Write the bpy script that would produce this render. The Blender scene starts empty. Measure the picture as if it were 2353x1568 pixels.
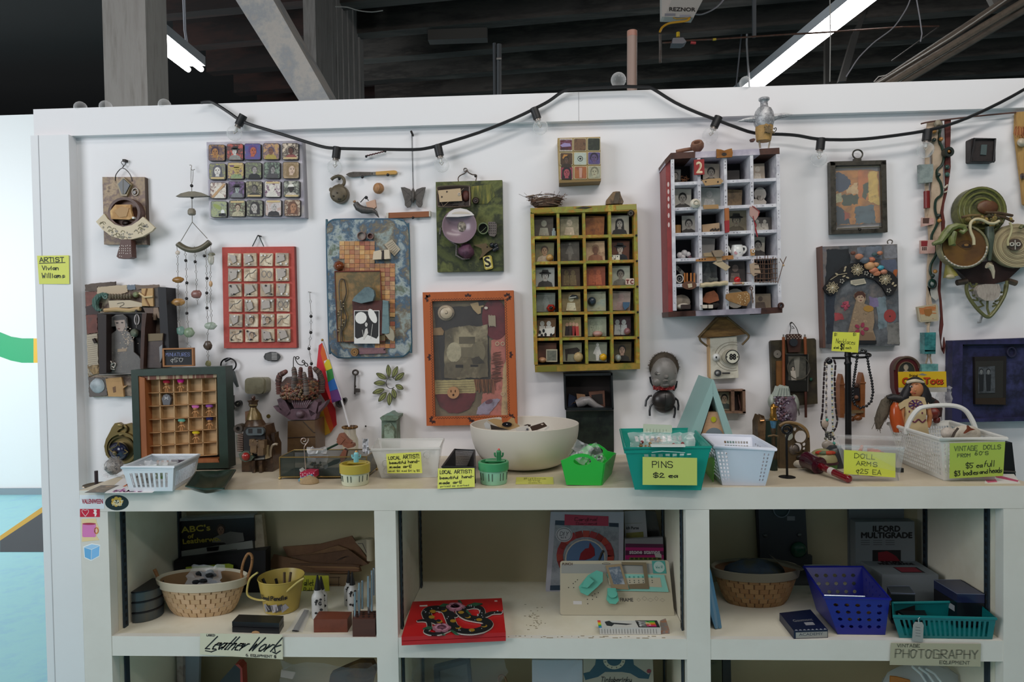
import bpy,math,random
from mathutils import Vector as V,Matrix
R=math.radians
rnd=random.Random(7)
SC=bpy.context.scene
COL=SC.collection
# ------------------------------------------------------------------ camera, world, lamps, exposure
FPX,CX,CY=1569.0,1176.5,784.0
DW=1.68
CAMZ=1.321
YAW,PIT,ROL=R(2.655),R(1.263),R(-0.912)
_f=V((-math.sin(YAW)*math.cos(PIT),math.cos(YAW)*math.cos(PIT),-math.sin(PIT)))
_r0=V((math.cos(YAW),math.sin(YAW),0));_u0=_r0.cross(_f)
_r=_r0*math.cos(ROL)+_u0*math.sin(ROL);_u=-_r0*math.sin(ROL)+_u0*math.cos(ROL)
CAM=V((0,-DW,CAMZ))
cd=bpy.data.cameras.new('camera');cd.sensor_width=36;cd.lens=36*FPX/2353;cd.clip_start=.02;cd.clip_end=100
co=bpy.data.objects.new('camera',cd);COL.objects.link(co)
co.matrix_world=Matrix(((_r.x,_u.x,-_f.x,CAM.x),(_r.y,_u.y,-_f.y,CAM.y),(_r.z,_u.z,-_f.z,CAM.z),(0,0,0,1)))
SC.camera=co
wd=bpy.data.worlds.new('world');SC.world=wd;wd.use_nodes=True
wd.node_tree.nodes['Background'].inputs[0].default_value=(.90,.94,1.0,1)
wd.node_tree.nodes['Background'].inputs[1].default_value=.11
def area(name,loc,to,sx,sy,e,col):
 l=bpy.data.lights.new(name,'AREA');l.shape='RECTANGLE';l.size=sx;l.size_y=sy;l.energy=e;l.color=col
 o=bpy.data.objects.new(name,l);COL.objects.link(o);o.location=loc
 o.rotation_euler=(V(to)-V(loc)).to_track_quat('-Z','Y').to_euler();return o
area('window_daylight',(-2.35,-2.1,2.05),(0.1,0,1.25),1.3,1.3,36,(.93,.96,1))
area('ceiling_tube_light',(.7,-1.25,3.1),(.5,-.6,1.0),2.4,.2,22,(1,.95,.89))
area('joist_fill_light',(.6,-2.6,2.9),(.8,4,3.45),2.4,.2,19,(1,.96,.92))  # added fill lamp for the sideways glow of unseen tubes; brightens joist faces
area('far_window_daylight',(-5.6,.6,2.0),(-3.0,3.7,1.2),2.0,1.8,122,(.93,.97,1))
SC.view_settings.view_transform='Standard';SC.view_settings.look='None'
SC.view_settings.exposure=0.0;SC.view_settings.gamma=1;SC.view_settings.use_curve_mapping=False
def ray(px,py):return _f+_r*((px-CX)/FPX)+_u*((CY-py)/FPX)
def W(px,py,Y=0.0):
 v=ray(px,py);return CAM+v*((Y+DW)/v.y)
def Zp(px,py,z):
 v=ray(px,py);return CAM+v*((z-CAMZ)/v.z)
def mpp(Y):return(Y+DW)/FPX
# ------------------------------------------------------------------ materials
def lin(c):return c/12.92 if c<=.04045 else((c+.055)/1.055)**2.4
GAIN=1.12
def C(h,g=None):
 h=h.lstrip('#');g=GAIN if g is None else g
 return tuple(min(.9,lin(int(h[i:i+2],16)/255)*g)for i in(0,2,4))+(1,)
_M={}
def _new(key):
 m=bpy.data.materials.new(key);m.use_nodes=True
 return m,m.node_tree,m.node_tree.nodes['Principled BSDF']
def F(h,rough=.6,metal=0.,**k):
 key=('F',h,rough,metal,tuple(k.items()))
 if key in _M:return _M[key]
 m,t,b=_new('paint_'+h.strip('#'));b.inputs['Base Color'].default_value=C(h)
 b.inputs['Roughness'].default_value=rough;b.inputs['Metallic'].default_value=metal
 for a,v in k.items():b.inputs[a.replace('_',' ')].default_value=v
 _M[key]=m;return m
def N(cols,scale=40,rough=.65,bump=.2,metal=0.,stretch=(1,1,1),detail=5,dist=0.,kind='noise',hard=False):
 if isinstance(cols,str):cols=cols.split()
 key=('N',tuple(cols),scale,rough,bump,metal,stretch,detail,dist,kind,hard)
 if key in _M:return _M[key]
 m,t,b=_new('mottled_'+cols[0].strip('#'));n,L=t.nodes,t.links
 tc=n.new('ShaderNodeTexCoord');mp=n.new('ShaderNodeMapping');mp.inputs['Scale'].default_value=stretch
 L.new(tc.outputs['Object'],mp.inputs['Vector'])
 if kind=='noise':
  x=n.new('ShaderNodeTexNoise');x.inputs['Scale'].default_value=scale;x.inputs['Detail'].default_value=detail;x.inputs['Roughness'].default_value=.66
  x.inputs['Distortion'].default_value=dist*.2;out=x.outputs['Fac']
 elif kind=='vor':
  x=n.new('ShaderNodeTexVoronoi');x.inputs['Scale'].default_value=scale;out=x.outputs['Distance']
 elif kind=='cell':
  x=n.new('ShaderNodeTexVoronoi');x.inputs['Scale'].default_value=scale;x.distance='CHEBYCHEV'
  s=n.new('ShaderNodeSeparateColor');L.new(x.outputs['Color'],s.inputs[0]);out=s.outputs[0]
 else:
  x=n.new('ShaderNodeTexWave');x.inputs['Scale'].default_value=scale;x.inputs['Distortion'].default_value=dist
  x.inputs['Detail'].default_value=detail;out=x.outputs['Fac']
 L.new(mp.outputs['Vector'],x.inputs['Vector'])
 r=n.new('ShaderNodeValToRGB');e=r.color_ramp.elements
 lo,hi=(.3,.7)if kind=='noise' else(.0,1.0)
 if hard:r.color_ramp.interpolation='CONSTANT'
 while len(e)<len(cols):e.new(.5)
 for i,c in enumerate(cols):
  e[i].position=lo+(hi-lo)*(i/max(1,len(cols)-(0 if hard else 1)));
 for i,c in enumerate(cols):e[i].color=C(c)
 L.new(out,r.inputs['Fac']);L.new(r.outputs['Color'],b.inputs['Base Color'])
 b.inputs['Roughness'].default_value=rough;b.inputs['Metallic'].default_value=metal
 if bump:
  u=n.new('ShaderNodeBump');u.inputs['Strength'].default_value=bump;u.inputs['Distance'].default_value=.002
  L.new(out,u.inputs['Height']);L.new(u.outputs['Normal'],b.inputs['Normal'])
 _M[key]=m;return m
def wood(a,b,vert=False,sc=30):return N((a,b,a),sc,.6,.12,stretch=(1,1,.08)if vert else(.08,1,1),detail=6)
def brass(h='8a6a3a',rough=.35):return F(h,rough,.85)
def clear(h='ffffff',a=.12,rough=.05):
 key=('clear',h,a,rough)
 if key in _M:return _M[key]
 m,t,b=_new('clear_'+h);n,L=t.nodes,t.links
 b.inputs['Base Color'].default_value=C(h);b.inputs['Roughness'].default_value=rough
 tr=n.new('ShaderNodeBsdfTransparent');mx=n.new('ShaderNodeMixShader');lw=n.new('ShaderNodeLayerWeight')
 lw.inputs['Blend'].default_value=.25;ad=n.new('ShaderNodeMath');ad.operation='ADD';ad.use_clamp=True
 ml=n.new('ShaderNodeMath');ml.operation='MULTIPLY';ml.inputs[1].default_value=.7
 L.new(lw.outputs['Facing'],ml.inputs[0]);L.new(ml.outputs[0],ad.inputs[0]);ad.inputs[1].default_value=a
 L.new(ad.outputs[0],mx.inputs[0]);L.new(tr.outputs[0],mx.inputs[1]);L.new(b.outputs[0],mx.inputs[2])
 L.new(mx.outputs[0],n['Material Output'].inputs['Surface'])
 _M[key]=m;return m
def film(h='ffffff',a=.15,rough=.1):
 key=('film',h,a,rough)
 if key in _M:return _M[key]
 m,t,b=_new('film_'+h);n,L=t.nodes,t.links
 b.inputs['Base Color'].default_value=C(h);b.inputs['Roughness'].default_value=rough
 tr=n.new('ShaderNodeBsdfTransparent');mx=n.new('ShaderNodeMixShader');mx.inputs[0].default_value=a
 L.new(tr.outputs[0],mx.inputs[1]);L.new(b.outputs[0],mx.inputs[2]);L.new(mx.outputs[0],n['Material Output'].inputs['Surface'])
 _M[key]=m;return m
def glow(col,s):
 key=('glow',col,s)
 if key in _M:return _M[key]
 m,t,b=_new('lit_tube');b.inputs['Emission Color'].default_value=col+(1,);b.inputs['Emission Strength'].default_value=s
 _M[key]=m;return m
# ------------------------------------------------------------------ drawing frames: 2D coordinates -> places in the room
class Px:
 def __init__(s,z=(0,0,1),Y=0.):s.z,s.Y=z,Y;s.back=V((0,1,0));s.u=mpp(Y)/z[2];s.flip=1
 def p(s,x,y):return s.z[0]+x/s.z[2],s.z[1]+y/s.z[2]
 def at(s,x,y,d=0.):
  a,b=s.p(x,y);return W(a,b,s.Y-d)
class Qd:
 def __init__(s,c,w=100.,h=100.):
  s.c,s.w,s.h=[V(q)for q in c],w,h
  n=(s.c[1]-s.c[0]).cross(s.c[3]-s.c[0]).normalized();s.back=n;s.flip=1
  a,b=(s.c[1]-s.c[0]).length/w,(s.c[3]-s.c[0]).length/h;s.u=(a+b)/2;s.kx,s.ky=a/s.u,b/s.u
 def at(s,x,y,d=0.):
  a,b=x/s.w,y/s.h;c=s.c
  return(c[0]*(1-a)+c[1]*a)*(1-b)+(c[3]*(1-a)+c[2]*a)*b-s.back*d
_G=dict(l.split(' ',1)for l in '''A 4 022842|1434
B 4 02083837260535|0536330202
C 4 47280806034243
D 4 022808|0228374432
D 4 02082846442202
E 4 48080242|0535
F 4 480802|0535
G 4 4728080602424525
H 4 0802|4842|0545
I 1 0802
J 3 3833221203
K 4 0802|480542
L 3 080232
M 5 0208254842
N 4 02084248
O 4 280704122233472818
P 4 02083847350505
Q 4 280704122233472818|2351
R 4 02083847350542
S 4 473818070615354443321203
T 4 0848|2822
U 4 08031232434348
V 4 082248
W 5 0812253248
X 4 0842|4802
Y 4 082548|2522
Z 4 08480242
a 3 3515040312233335|3532
b 3 0802|0515253423221202
c 3 3525150403122232
d 3 3832|3515040312223234
e 3 04343525150403123 2
f 2 2817160 2|0525
g 3 3515040313233335|35312011
h 3 0802|04152533 32
i 1 0502|0706
j 2 15112000|1716
k 3 0802|350432
l 1 0802
m 5 0502|0415251422|22|2415354442
n 3 0502|041525343 2
o 3 150403122233342515
p 3 0500|0515253423221202
q 3 3530|3515040312223234
r 3 0502|03142535
s 3 35150423331202
t 2 181222|0525
u 3 05031222333 5|3532
v 3 051235
w 5 051225324 5
x 3 0532|3502
y 3 0503122233|35312010
z 3 05350232
0 4 280704122233472818
1 2 071812
2 4 0618283736023242
3 4 0838261635331202
4 4 38044 4|3832
5 4 480805253433221202
6 4 3818040312223334251504
7 4 084812
8 4 2818072534322212030528373828
9 4 3515060818283632
$ 4 473818070615354443321203|2921
! 1 0805|0302
. 1 0302
, 1 1201
- 3 0535
' 1 0807
& 5 421718280704031222344 4
¢ 3 3635160504122 3|2720
/ 3 0238
: 1 0605|0302'''.split('\n'))
def strokes(s):
 x=0
 for ch in s:
  if ch==' ':x+=3.2;continue
  g=_G.get(ch)or _G.get(ch.upper())
  if not g:x+=3;continue
  wd_,rest=g.split(' ',1);rest=rest.replace(' ','')
  for pl in rest.split('|'):
   n=len(pl)//2
   if n:yield[(x+int(pl[2*i]),int(pl[2*i+1])-2)for i in range(n)]
  x+=int(wd_)+1.3
def strokes_w(s):return sum(3.2 if c==' ' else int((_G.get(c)or _G.get(c.upper())or '3 ').split(' ')[0])+1.3 for c in s)
_FONT={}
def font_polys(s):
 if s in _FONT:return _FONT[s]
 cu=bpy.data.curves.new('t','FONT');cu.body=s;cu.resolution_u=3
 o=bpy.data.objects.new('t',cu);COL.objects.link(o);bpy.context.view_layer.update()
 me=o.evaluated_get(bpy.context.evaluated_depsgraph_get()).to_mesh()
 r=([(v.co.x,v.co.y)for v in me.vertices],[tuple(p.vertices)for p in me.polygons])
 bpy.data.objects.remove(o);bpy.data.curves.remove(cu);_FONT[s]=r;return r
def curve(pts,dd,closed,k=3):
 n=len(pts);P,Dd=[],[]
 for i in range(n if closed else n-1):
  g=(lambda j:j%n)if closed else(lambda j:max(0,min(n-1,j)));i0,i1,i2,i3=g(i-1),g(i),g(i+1),g(i+2)
  for m in range(k):
   a=m/k;f=lambda q0,q1,q2,q3:.5*(2*q1+(q2-q0)*a+(2*q0-5*q1+4*q2-q3)*a*a+(3*q1-q0-3*q2+q3)*a**3)
   P.append(tuple(f(pts[i0][j],pts[i1][j],pts[i2][j],pts[i3][j])for j in(0,1)));Dd.append(f(dd[i0],dd[i1],dd[i2],dd[i3]))
 if not closed:P.append(tuple(pts[-1]));Dd.append(dd[-1])
 return P,Dd
# ------------------------------------------------------------------ mesh builder
class MB:
 def __init__(s,f=None):s.v,s.fc,s.mi,s.ms,s.f,s.mat=[],[],[],[],f,None
 def m(s,mat):
  mat=mat if mat is not None else s.mat;s.mat=mat
  if mat not in s.ms:s.ms.append(mat)
  return s.ms.index(mat)
 def add(s,vs,fs,mat):
  b=len(s.v);k=s.m(mat);s.v+=[V(q)for q in vs]
  for q in fs:s.fc.append([b+i for i in q]);s.mi.append(k)
  return s
# --- flat shapes in the current frame (d0 .. d1 = how far off the frame's plane)
 def prism(s,front,back,mat,cap=True):
  n=len(front);fs=[[i,(i+1)%n,n+(i+1)%n,n+i]for i in range(n)]
  fs.append(list(range(n))[::-1])
  if cap:fs.append([n+i for i in range(n)])
  return s.add(list(front)+list(back),fs,mat)
 def poly(s,pts,d0,d1,mat=None):
  if isinstance(pts,str):pts=[tuple(float(c)for c in q.split(','))for q in pts.split()]
  fr=[s.f.at(x,y,d1)for x,y in pts]
  return s.prism(fr,[q+s.f.back*(d1-d0)for q in fr],mat)
 def rpoly(s,pts,d0,d1,mat=None,amp=4.,step=16.):
  if isinstance(pts,str):pts=[tuple(float(c)for c in q.split(','))for q in pts.split()]
  rg=random.Random(int(pts[0][0]*7+pts[0][1]));P=[]
  for(x0,y0),(x1,y1)in zip(pts,pts[1:]+pts[:1]):
   n=max(1,min(14,int(math.hypot(x1-x0,y1-y0)/step)))
   for k in range(n):a=k/n;P.append((x0+(x1-x0)*a+rg.uniform(-amp,amp),y0+(y1-y0)*a+rg.uniform(-amp,amp)))
  return s.poly(P,d0,d1,mat)
 def rect(s,x0,y0,x1,y1,d0,d1,mat=None,rot=0.,skew=0.):
  cx,cy=(x0+x1)/2,(y0+y1)/2;c,n=math.cos(R(rot)),math.sin(R(rot))
  return s.poly([(cx+(x-cx)*c-(y-cy)*n,cy+(x-cx)*n+(y-cy)*c+skew*(x-cx))for x,y in((x0,y0),(x1,y0),(x1,y1),(x0,y1))],d0,d1,mat)
 def rrect(s,x0,y0,x1,y1,r,d0,d1,mat=None,skew=0.):
  pts=[]
  for(cx,cy,a0)in((x1-r,y0+r,-90),(x1-r,y1-r,0),(x0+r,y1-r,90),(x0+r,y0+r,180)):
   for k in range(5):a=R(a0+k*22.5);pts.append((cx+r*math.cos(a),cy+r*math.sin(a)))
  mx=(x0+x1)/2;return s.poly([(x,y+skew*(x-mx))for x,y in pts],d0,d1,mat)
 def ell(s,cx,cy,rx,ry,d0,d1,mat=None,n=20,rot=0.,a0=0,a1=360):
  full=a1-a0>=360;k=n if full else n+1;c,q=math.cos(R(rot)),math.sin(R(rot));P=[]
  for i in range(k):
   a=R(a0+(a1-a0)*i/n);x,y=rx*math.cos(a),ry*math.sin(a);P.append((cx+x*c-y*q,cy+x*q+y*c))
  return s.poly(P,d0,d1,mat)
 def ring(s,cx,cy,rx,ry,wdt,d0,d1,mat=None,n=24):
  A=[(math.cos(2*math.pi*i/n),math.sin(2*math.pi*i/n))for i in range(n)]
  o=[s.f.at(cx+rx*a,cy+ry*b,d1)for a,b in A];i_=[s.f.at(cx+(rx-wdt)*a,cy+(ry-wdt)*b,d1)for a,b in A]
  k=s.f.back*(d1-d0);vs=o+i_+[q+k for q in o]+[q+k for q in i_];fs=[]
  for i in range(n):
   j=(i+1)%n;fs+=[[i,n+i,n+j,j][::-1][::-1],[i,j,2*n+j,2*n+i],[n+i,3*n+i,3*n+j,n+j]]
  return s.add(vs,fs,mat)
 def blob(s,cx,cy,rx,ry,d,h,mat=None,n=16,rings=5,rot=0.,seed=None,amp=0.):
  rg=random.Random(seed);c,q=math.cos(R(rot)),math.sin(R(rot));vs,fs=[],[]
  wob=[1+amp*rg.uniform(-1,1)for _ in range(n)]
  for k in range(rings):
   t=k/rings*math.pi/2;rr,hh=math.cos(t),math.sin(t)
   for i in range(n):
    a=2*math.pi*i/n;w=wob[i]*(1+amp*.5*rg.uniform(-1,1));x,y=rx*rr*w*math.cos(a),ry*rr*w*math.sin(a)
    vs.append(s.f.at(cx+x*c-y*q,cy+x*q+y*c,d+h*hh))
  vs.append(s.f.at(cx,cy,d+h));t=len(vs)-1
  for k in range(rings-1):
   for i in range(n):j=(i+1)%n;fs.append([k*n+i,k*n+j,(k+1)*n+j,(k+1)*n+i])
  for i in range(n):fs.append([(rings-1)*n+i,(rings-1)*n+(i+1)%n,t])
  fs.append(list(range(n))[::-1]);return s.add(vs,fs,mat)
 def line(s,pts,r,d,mat=None,sides=6,closed=False):
  if isinstance(pts,str):pts=[tuple(float(c)for c in q.split(','))for q in pts.split()]
  dd=d if isinstance(d,(list,tuple))else[d]*len(pts)
  if 5<=len(pts)<=34 and sides>4:pts,dd=curve(pts,dd,closed)
  return s.tube([s.f.at(x,y,k)for(x,y),k in zip(pts,dd)],r*s.f.u,mat,sides,closed)
 def ink(s,pts,w,d,mat=None):
  kx,ky=getattr(s.f,'kx',1.),getattr(s.f,'ky',1.)
  for(x0,y0),(x1,y1)in zip(pts,pts[1:]):
   dx,dy=(x1-x0)*kx,(y1-y0)*ky;L=math.hypot(dx,dy)or 1e-6;ex,ey=dx/L*w/2,dy/L*w/2
   P=[(x0+a/kx,y0+b/ky)for a,b in((-ex-ey,-ey+ex),(dx+ex-ey,dy+ey+ex),(dx+ex+ey,dy+ey-ex),(-ex+ey,-ey-ex))]
   s.add([s.f.at(a,b,d)for a,b in P],[[0,1,2,3]],mat)
  return s
 def hand(s,txt,x,y,h,w,d,mat=None,width=None,rot=0.,slant=0.,jit=.06):
  k=h/6.;kx=k if width is None else width/max(1e-6,strokes_w(txt)-1.3);rg=random.Random(txt);c,q=math.cos(R(rot)),math.sin(R(rot))
  for pl in strokes(txt):
   P=[]
   for a,b in pl:
    a+=rg.uniform(-1,1)*jit*3;b+=rg.uniform(-1,1)*jit*3;X,Y=a*kx+b*k*slant,-b*k
    P.append((x+X*c-Y*q,y+X*q+Y*c))
   s.ink(P,w,d,mat)
  return s
 def type(s,txt,x,y,h,d,mat=None,width=None,rot=0.,slant=0.,bold=0.):
  vs,fs=font_polys(txt);W_=max(v[0]for v in vs);k=h/.69;kx=k if width is None else width/W_;c,q=math.cos(R(rot)),math.sin(R(rot))
  for off in((0,0),)if not bold else((0,0),(bold,0),(-bold,0),(0,bold),(0,-bold)):
   P=[(a*kx+b*k*slant+off[0],-b*k+off[1])for a,b in vs]
   s.add([s.f.at(x+a*c-b*q,y+a*q+b*c,d+.00003*(off[0]>0))for a,b in P],fs,mat)
  return s
# --- solid shapes in room coordinates
 def box(s,c,sz,mat=None,rz=0.,M=None):
  P=[V((x*sz[0]/2,y*sz[1]/2,z*sz[2]/2))for z in(-1,1)for y in(-1,1)for x in(-1,1)]
  Q=M if M is not None else Matrix.Rotation(rz,3,'Z');P=[V(c)+Q@p for p in P]
  return s.add(P,[[0,2,3,1],[4,5,7,6],[0,1,5,4],[1,3,7,5],[3,2,6,7],[2,0,4,6]],mat)
 def hexa(s,b4,t4,mat=None):
  return s.add(list(b4)+list(t4),[[3,2,1,0],[4,5,6,7]]+[[i,(i+1)%4,4+(i+1)%4,4+i]for i in range(4)],mat)
 def tube(s,pts,r,mat=None,sides=6,closed=False,cap=True):
  P=[V(p)for p in pts];n=len(P);rr=r if isinstance(r,(list,tuple))else[r]*n;vs,fs=[],[]
  if n<2:return s
  up=None
  for i in range(n):
   t=(P[(i+1)%n]-P[i-1])if closed else(P[min(i+1,n-1)]-P[max(i-1,0)])
   if t.length<1e-9:t=V((0,0,1))
   t.normalize()
   if up is None:up=t.orthogonal().normalized()
   up=(up-t*up.dot(t));up=up.normalized()if up.length>1e-6 else t.orthogonal().normalized()
   q=t.cross(up)
   for k in range(sides):
    a=2*math.pi*k/sides;vs.append(P[i]+(up*math.cos(a)+q*math.sin(a))*rr[i])
  for i in range(n if closed else n-1):
   j=(i+1)%n
   for k in range(sides):l=(k+1)%sides;fs.append([i*sides+k,i*sides+l,j*sides+l,j*sides+k])
  if cap and not closed:fs+=[list(range(sides))[::-1],[(n-1)*sides+k for k in range(sides)]]
  return s.add(vs,fs,mat)
 def lathe(s,c,prof,mat=None,n=32,M=None,sx=1.,sy=1.,closed=False,cap=True):
  vs,fs=[],[];Q=M if M is not None else Matrix.Identity(3);c=V(c);m=len(prof)
  for r,z in prof:
   for i in range(n):
    a=2*math.pi*i/n;vs.append(c+Q@V((r*math.cos(a)*sx,r*math.sin(a)*sy,z)))
  for k in range(m if closed else m-1):
   q=(k+1)%m
   for i in range(n):j=(i+1)%n;fs.append([k*n+i,k*n+j,q*n+j,q*n+i])
  if not closed and cap:
   if prof[0][0]>1e-6:fs.append(list(range(n))[::-1])
   if prof[-1][0]>1e-6:fs.append([(m-1)*n+i for i in range(n)])
  return s.add(vs,fs,mat)
 def ball(s,c,r,mat=None,n=14,sz=(1,1,1),seed=None,amp=0.,M=None):
  rg=random.Random(seed);vs,fs=[],[];m=max(5,n//2);Q=M if M is not None else Matrix.Identity(3);c=V(c)
  for k in range(1,m):
   t=math.pi*k/m
   for i in range(n):
    a=2*math.pi*i/n;w=r*(1+amp*rg.uniform(-1,1))
    vs.append(c+Q@V((w*math.sin(t)*math.cos(a)*sz[0],w*math.sin(t)*math.sin(a)*sz[1],w*math.cos(t)*sz[2])))
  vs+=[c+Q@V((0,0,r*sz[2])),c-Q@V((0,0,r*sz[2]))];a,b=len(vs)-2,len(vs)-1
  for k in range(m-2):
   for i in range(n):j=(i+1)%n;fs.append([k*n+i,(k+1)*n+i,(k+1)*n+j,k*n+j])
  for i in range(n):j=(i+1)%n;fs+=[[a,i,j],[b,(m-2)*n+j,(m-2)*n+i]]
  return s.add(vs,fs,mat)
 def lattice(s,P,us,vs_,hole,th,mat=None,oct=False):
  nu,nv=len(us),len(vs_);A=[P(u,v)for v in vs_ for u in us];B=[a+V(th)for a in A];n=nu*nv;fs=[];H={}
  for j in range(nv-1):
   for i in range(nu-1):H[i,j]=bool(hole(i,j))
  for(i,j),h in H.items():
   a,b,c,d=j*nu+i,j*nu+i+1,(j+1)*nu+i+1,(j+1)*nu+i
   if not h:fs+=[[a,b,c,d],[n+d,n+c,n+b,n+a]]
   for(p,q,nb)in((a,b,(i,j-1)),(b,c,(i+1,j)),(c,d,(i,j+1)),(d,a,(i-1,j))):
    o=H.get(nb,True)
    if(not h)and o:fs.append([q,p,n+p,n+q])
  s.add(A+B,fs,mat)
  if oct:
   for(i,j),h in H.items():
    if h:
     q=[A[j*nu+i],A[j*nu+i+1],A[(j+1)*nu+i+1],A[(j+1)*nu+i]]
     for k in range(4):a,b,d=q[k],q[(k+1)%4],q[k-1];s.prism([a,a.lerp(b,.32),a.lerp(d,.32)],[p+V(th)for p in(a,a.lerp(b,.32),a.lerp(d,.32))],mat)
  return s
 def sheet(s,P,nu,nv,mat=None):
  vs=[P(i/nu,j/nv)for j in range(nv+1)for i in range(nu+1)]
  return s.add(vs,[[j*(nu+1)+i,j*(nu+1)+i+1,(j+1)*(nu+1)+i+1,(j+1)*(nu+1)+i]for j in range(nv)for i in range(nu)],mat)
# ------------------------------------------------------------------ things
THINGS=[]
class T:
 def __init__(s,name,label,cat,group=None,f=None,kind=None):
  s.name,s.label,s.cat,s.group,s.f,s.kind=name,label,cat,group,f,kind
  s.root=MB(f);s.parts=[];THINGS.append(s)
 def part(s,name,label=None,up=None,stuff=False):
  m=MB(s.f);m.name,m.label,m.up,m.stuff=name,label,up,stuff;s.parts.append(m);return m
def _mesh(mb,name,org,smooth):
 me=bpy.data.meshes.new(name);me.from_pydata([(q-org)for q in mb.v],[],mb.fc)
 for m in mb.ms:me.materials.append(m)
 me.polygons.foreach_set('material_index',mb.mi)
 me.polygons.foreach_set('use_smooth',[smooth]*len(mb.fc));me.update()
 if smooth:me.set_sharp_from_angle(angle=R(38))
 return me
def finish():
 import bmesh
 for t in THINGS:
  allv=list(t.root.v)+[q for p in t.parts for q in p.v]
  if not allv:continue
  xs,ys,zs=zip(*[(q.x,q.y,q.z)for q in allv])
  org=V(((min(xs)+max(xs))/2,(min(ys)+max(ys))/2,min(zs)))
  def mk(mb,name,o_):
   me=_mesh(mb,name,o_,True)
   bm=bmesh.new();bm.from_mesh(me);bmesh.ops.recalc_face_normals(bm,faces=bm.faces);bm.to_mesh(me);bm.free()
   return bpy.data.objects.new(name,me)
  o=mk(t.root,t.name,org)if t.root.v else bpy.data.objects.new(t.name,None)
  if not t.root.v:o.empty_display_size=.02
  COL.objects.link(o);o.location=org
  if t.kind:o['kind']=t.kind
  if t.label:o['label']=t.label
  if t.cat:o['category']=t.cat
  if t.group:o['group']=t.group
  for p in t.parts:
   if not p.v:continue
   c=mk(p,p.name,org);COL.objects.link(c);p.o=c
   if p.label:c['label']=p.label
   if p.stuff:c['kind']='stuff'
  for p in t.parts:
   if p.v:p.o.parent=p.up.o if(p.up is not None and p.up.v)else o
# ------------------------------------------------------------------ the setting
WHITE=F('dfdddf',.55);WHITE2=F('d6d6d6',.5);GREYW=N('ccc9c1 d0cdc5 c8c5bc',3,.5,0)
SHELF=N('cfc9b8 d3cdbc c8c0aa',5,.45,.02);DARK=F('0c0b0b',.8);BLACK=F('101011',.45)
FD=.34
YF=-FD
CT,CB,SH,SB=1.0,.957,.7003,.6605
def st(name,kind='structure'):return T(name,None,None,kind=kind)
t=st('wall_back');XL=W(77,316,-.02).x;XR=1.9;ZT=W(1330,211,-.02).z;ZH=W(1330,277,-.02).z
t.root.box(((XL+XR)/2,.03,ZT/2),(XR-XL,.06,ZT-.004),WHITE)
t=st('trim_1')
t.root.box(((XL+XR)/2,-.009,(ZT+ZH)/2),(XR-XL,.018,ZT-ZH),WHITE);xj=W(1330,250,-.02).x
t.root.box((xj,-.0182,(ZT+ZH)/2),(.0012,.0006,ZT-ZH),F('aaa8aa'))
t=st('trim_2');xi=W(163,500,-.03).x
t.root.box(((XL+xi)/2,-.015,ZH/2),(xi-XL,.03,ZH),F('dadadc',.5));t.root.box((XL+.02,-.0305,ZH/2),(.0015,.001,ZH),F('b4b4b8'))
YFAR=3.72
t=st('wall_far');zt=W(40,264,YFAR).z;zb=W(40,1122,YFAR).z
f=Px(Y=YFAR);t.root.f=f
t.root.box((-4.2,YFAR+.05,zt/2),(6.5,.1,zt),F('f0f0f0',.5))
t.root.poly([(-500,660),(-60,745),(0,764),(25,774),(50,778),(77,778),(77,834),(50,834),(25,829),(0,820),(-70,795),(-500,700)],.0,.004,F('25a46c',.5))
t.root.poly([(77,778),(110,779),(110,834),(77,834)],.0,.004,F('f5b22e',.5))
t=st('baseboard_far');t.root.box((-4.2,YFAR-.008,zb/2),(6.5,.02,zb),F('87949c',.6))
t=st('floor');t.root.box((0,1,-.05),(14,12,.1),N('a2dcfa a8e2ff 9cd4f4',6,.5,.02))
a,b,c,d=Zp(0,1243,.003),Zp(140,1150,.003),Zp(140,1268,.003),Zp(0,1268,.003)
t.root.prism([a,b,c,d],[q-V((0,0,.003))for q in(a,b,c,d)],F('3a3a40',.6))
a2,b2=Zp(0,1232,.005),Zp(140,1136,.005);t.root.prism([a2,b2,b,a],[q-V((0,0,.005))for q in(a2,b2,b,a)],F('d9a92e',.6))
t=st('ceiling');JM=N('38332f 433d39 2a2623 4c4641',8,.85,.1,stretch=(.15,1,1));JR=N('1e0f0b 140907 2c150f 0d0706',6,.85,.1,stretch=(.2,1,1))
HC=3.33;ang=R(-6.5);RZ=Matrix.Rotation(ang,3,'Z');t.root.box((0,3.5,HC+.34),(16,11,.05),F('070606',.9))
def joist(y,x0,x1,mat,h=.27,w=.1,z=HC):
 q=t.part('joist');c=RZ@V(((x0+x1)/2,0,0))+V((0,y,z+h/2));q.box(c,(x1-x0,w,h),mat,M=RZ)
for k in range(-4,12):joist(2.0+.435*k,-1.45,6,JM)
for k in range(9):joist(2.6+.5*k,-2.75,-1.35,JR,z=HC+.12)
for y0 in(3.5,):
 q=t.part('joist_hanger');q.box((-.55,2.98,HC+.08),(.4,.08,.3),F('4a4744',.5,.3))
t=T('timber_post','square rough grey painted timber post rising behind the white partition at left','post')
f=Px(Y=.9);PM=N('8a837e 96908b 7f7872',30,.75,.15,stretch=(1,1,.1));a,b=W(237,100,.9),W(336,100,.9)
t.root.box(((a.x+b.x)/2,.9+.075,1.9),(b.x-a.x,.15,3.7),PM)
t=T('timber_brace','broad grey washed timber brace slanting up to the left behind the partition','brace')
f=Px(Y=.8);t.root.f=f;t.root.poly([(290,-400),(402,-400),(775,260),(705,260)],-.22,0,N('9a9694 a8a29c 8d8f92 a39a92',9,.75,.15))
t=T('plank_girder','girder of upright grey weathered boards beside the slanting brace','girder')
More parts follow.
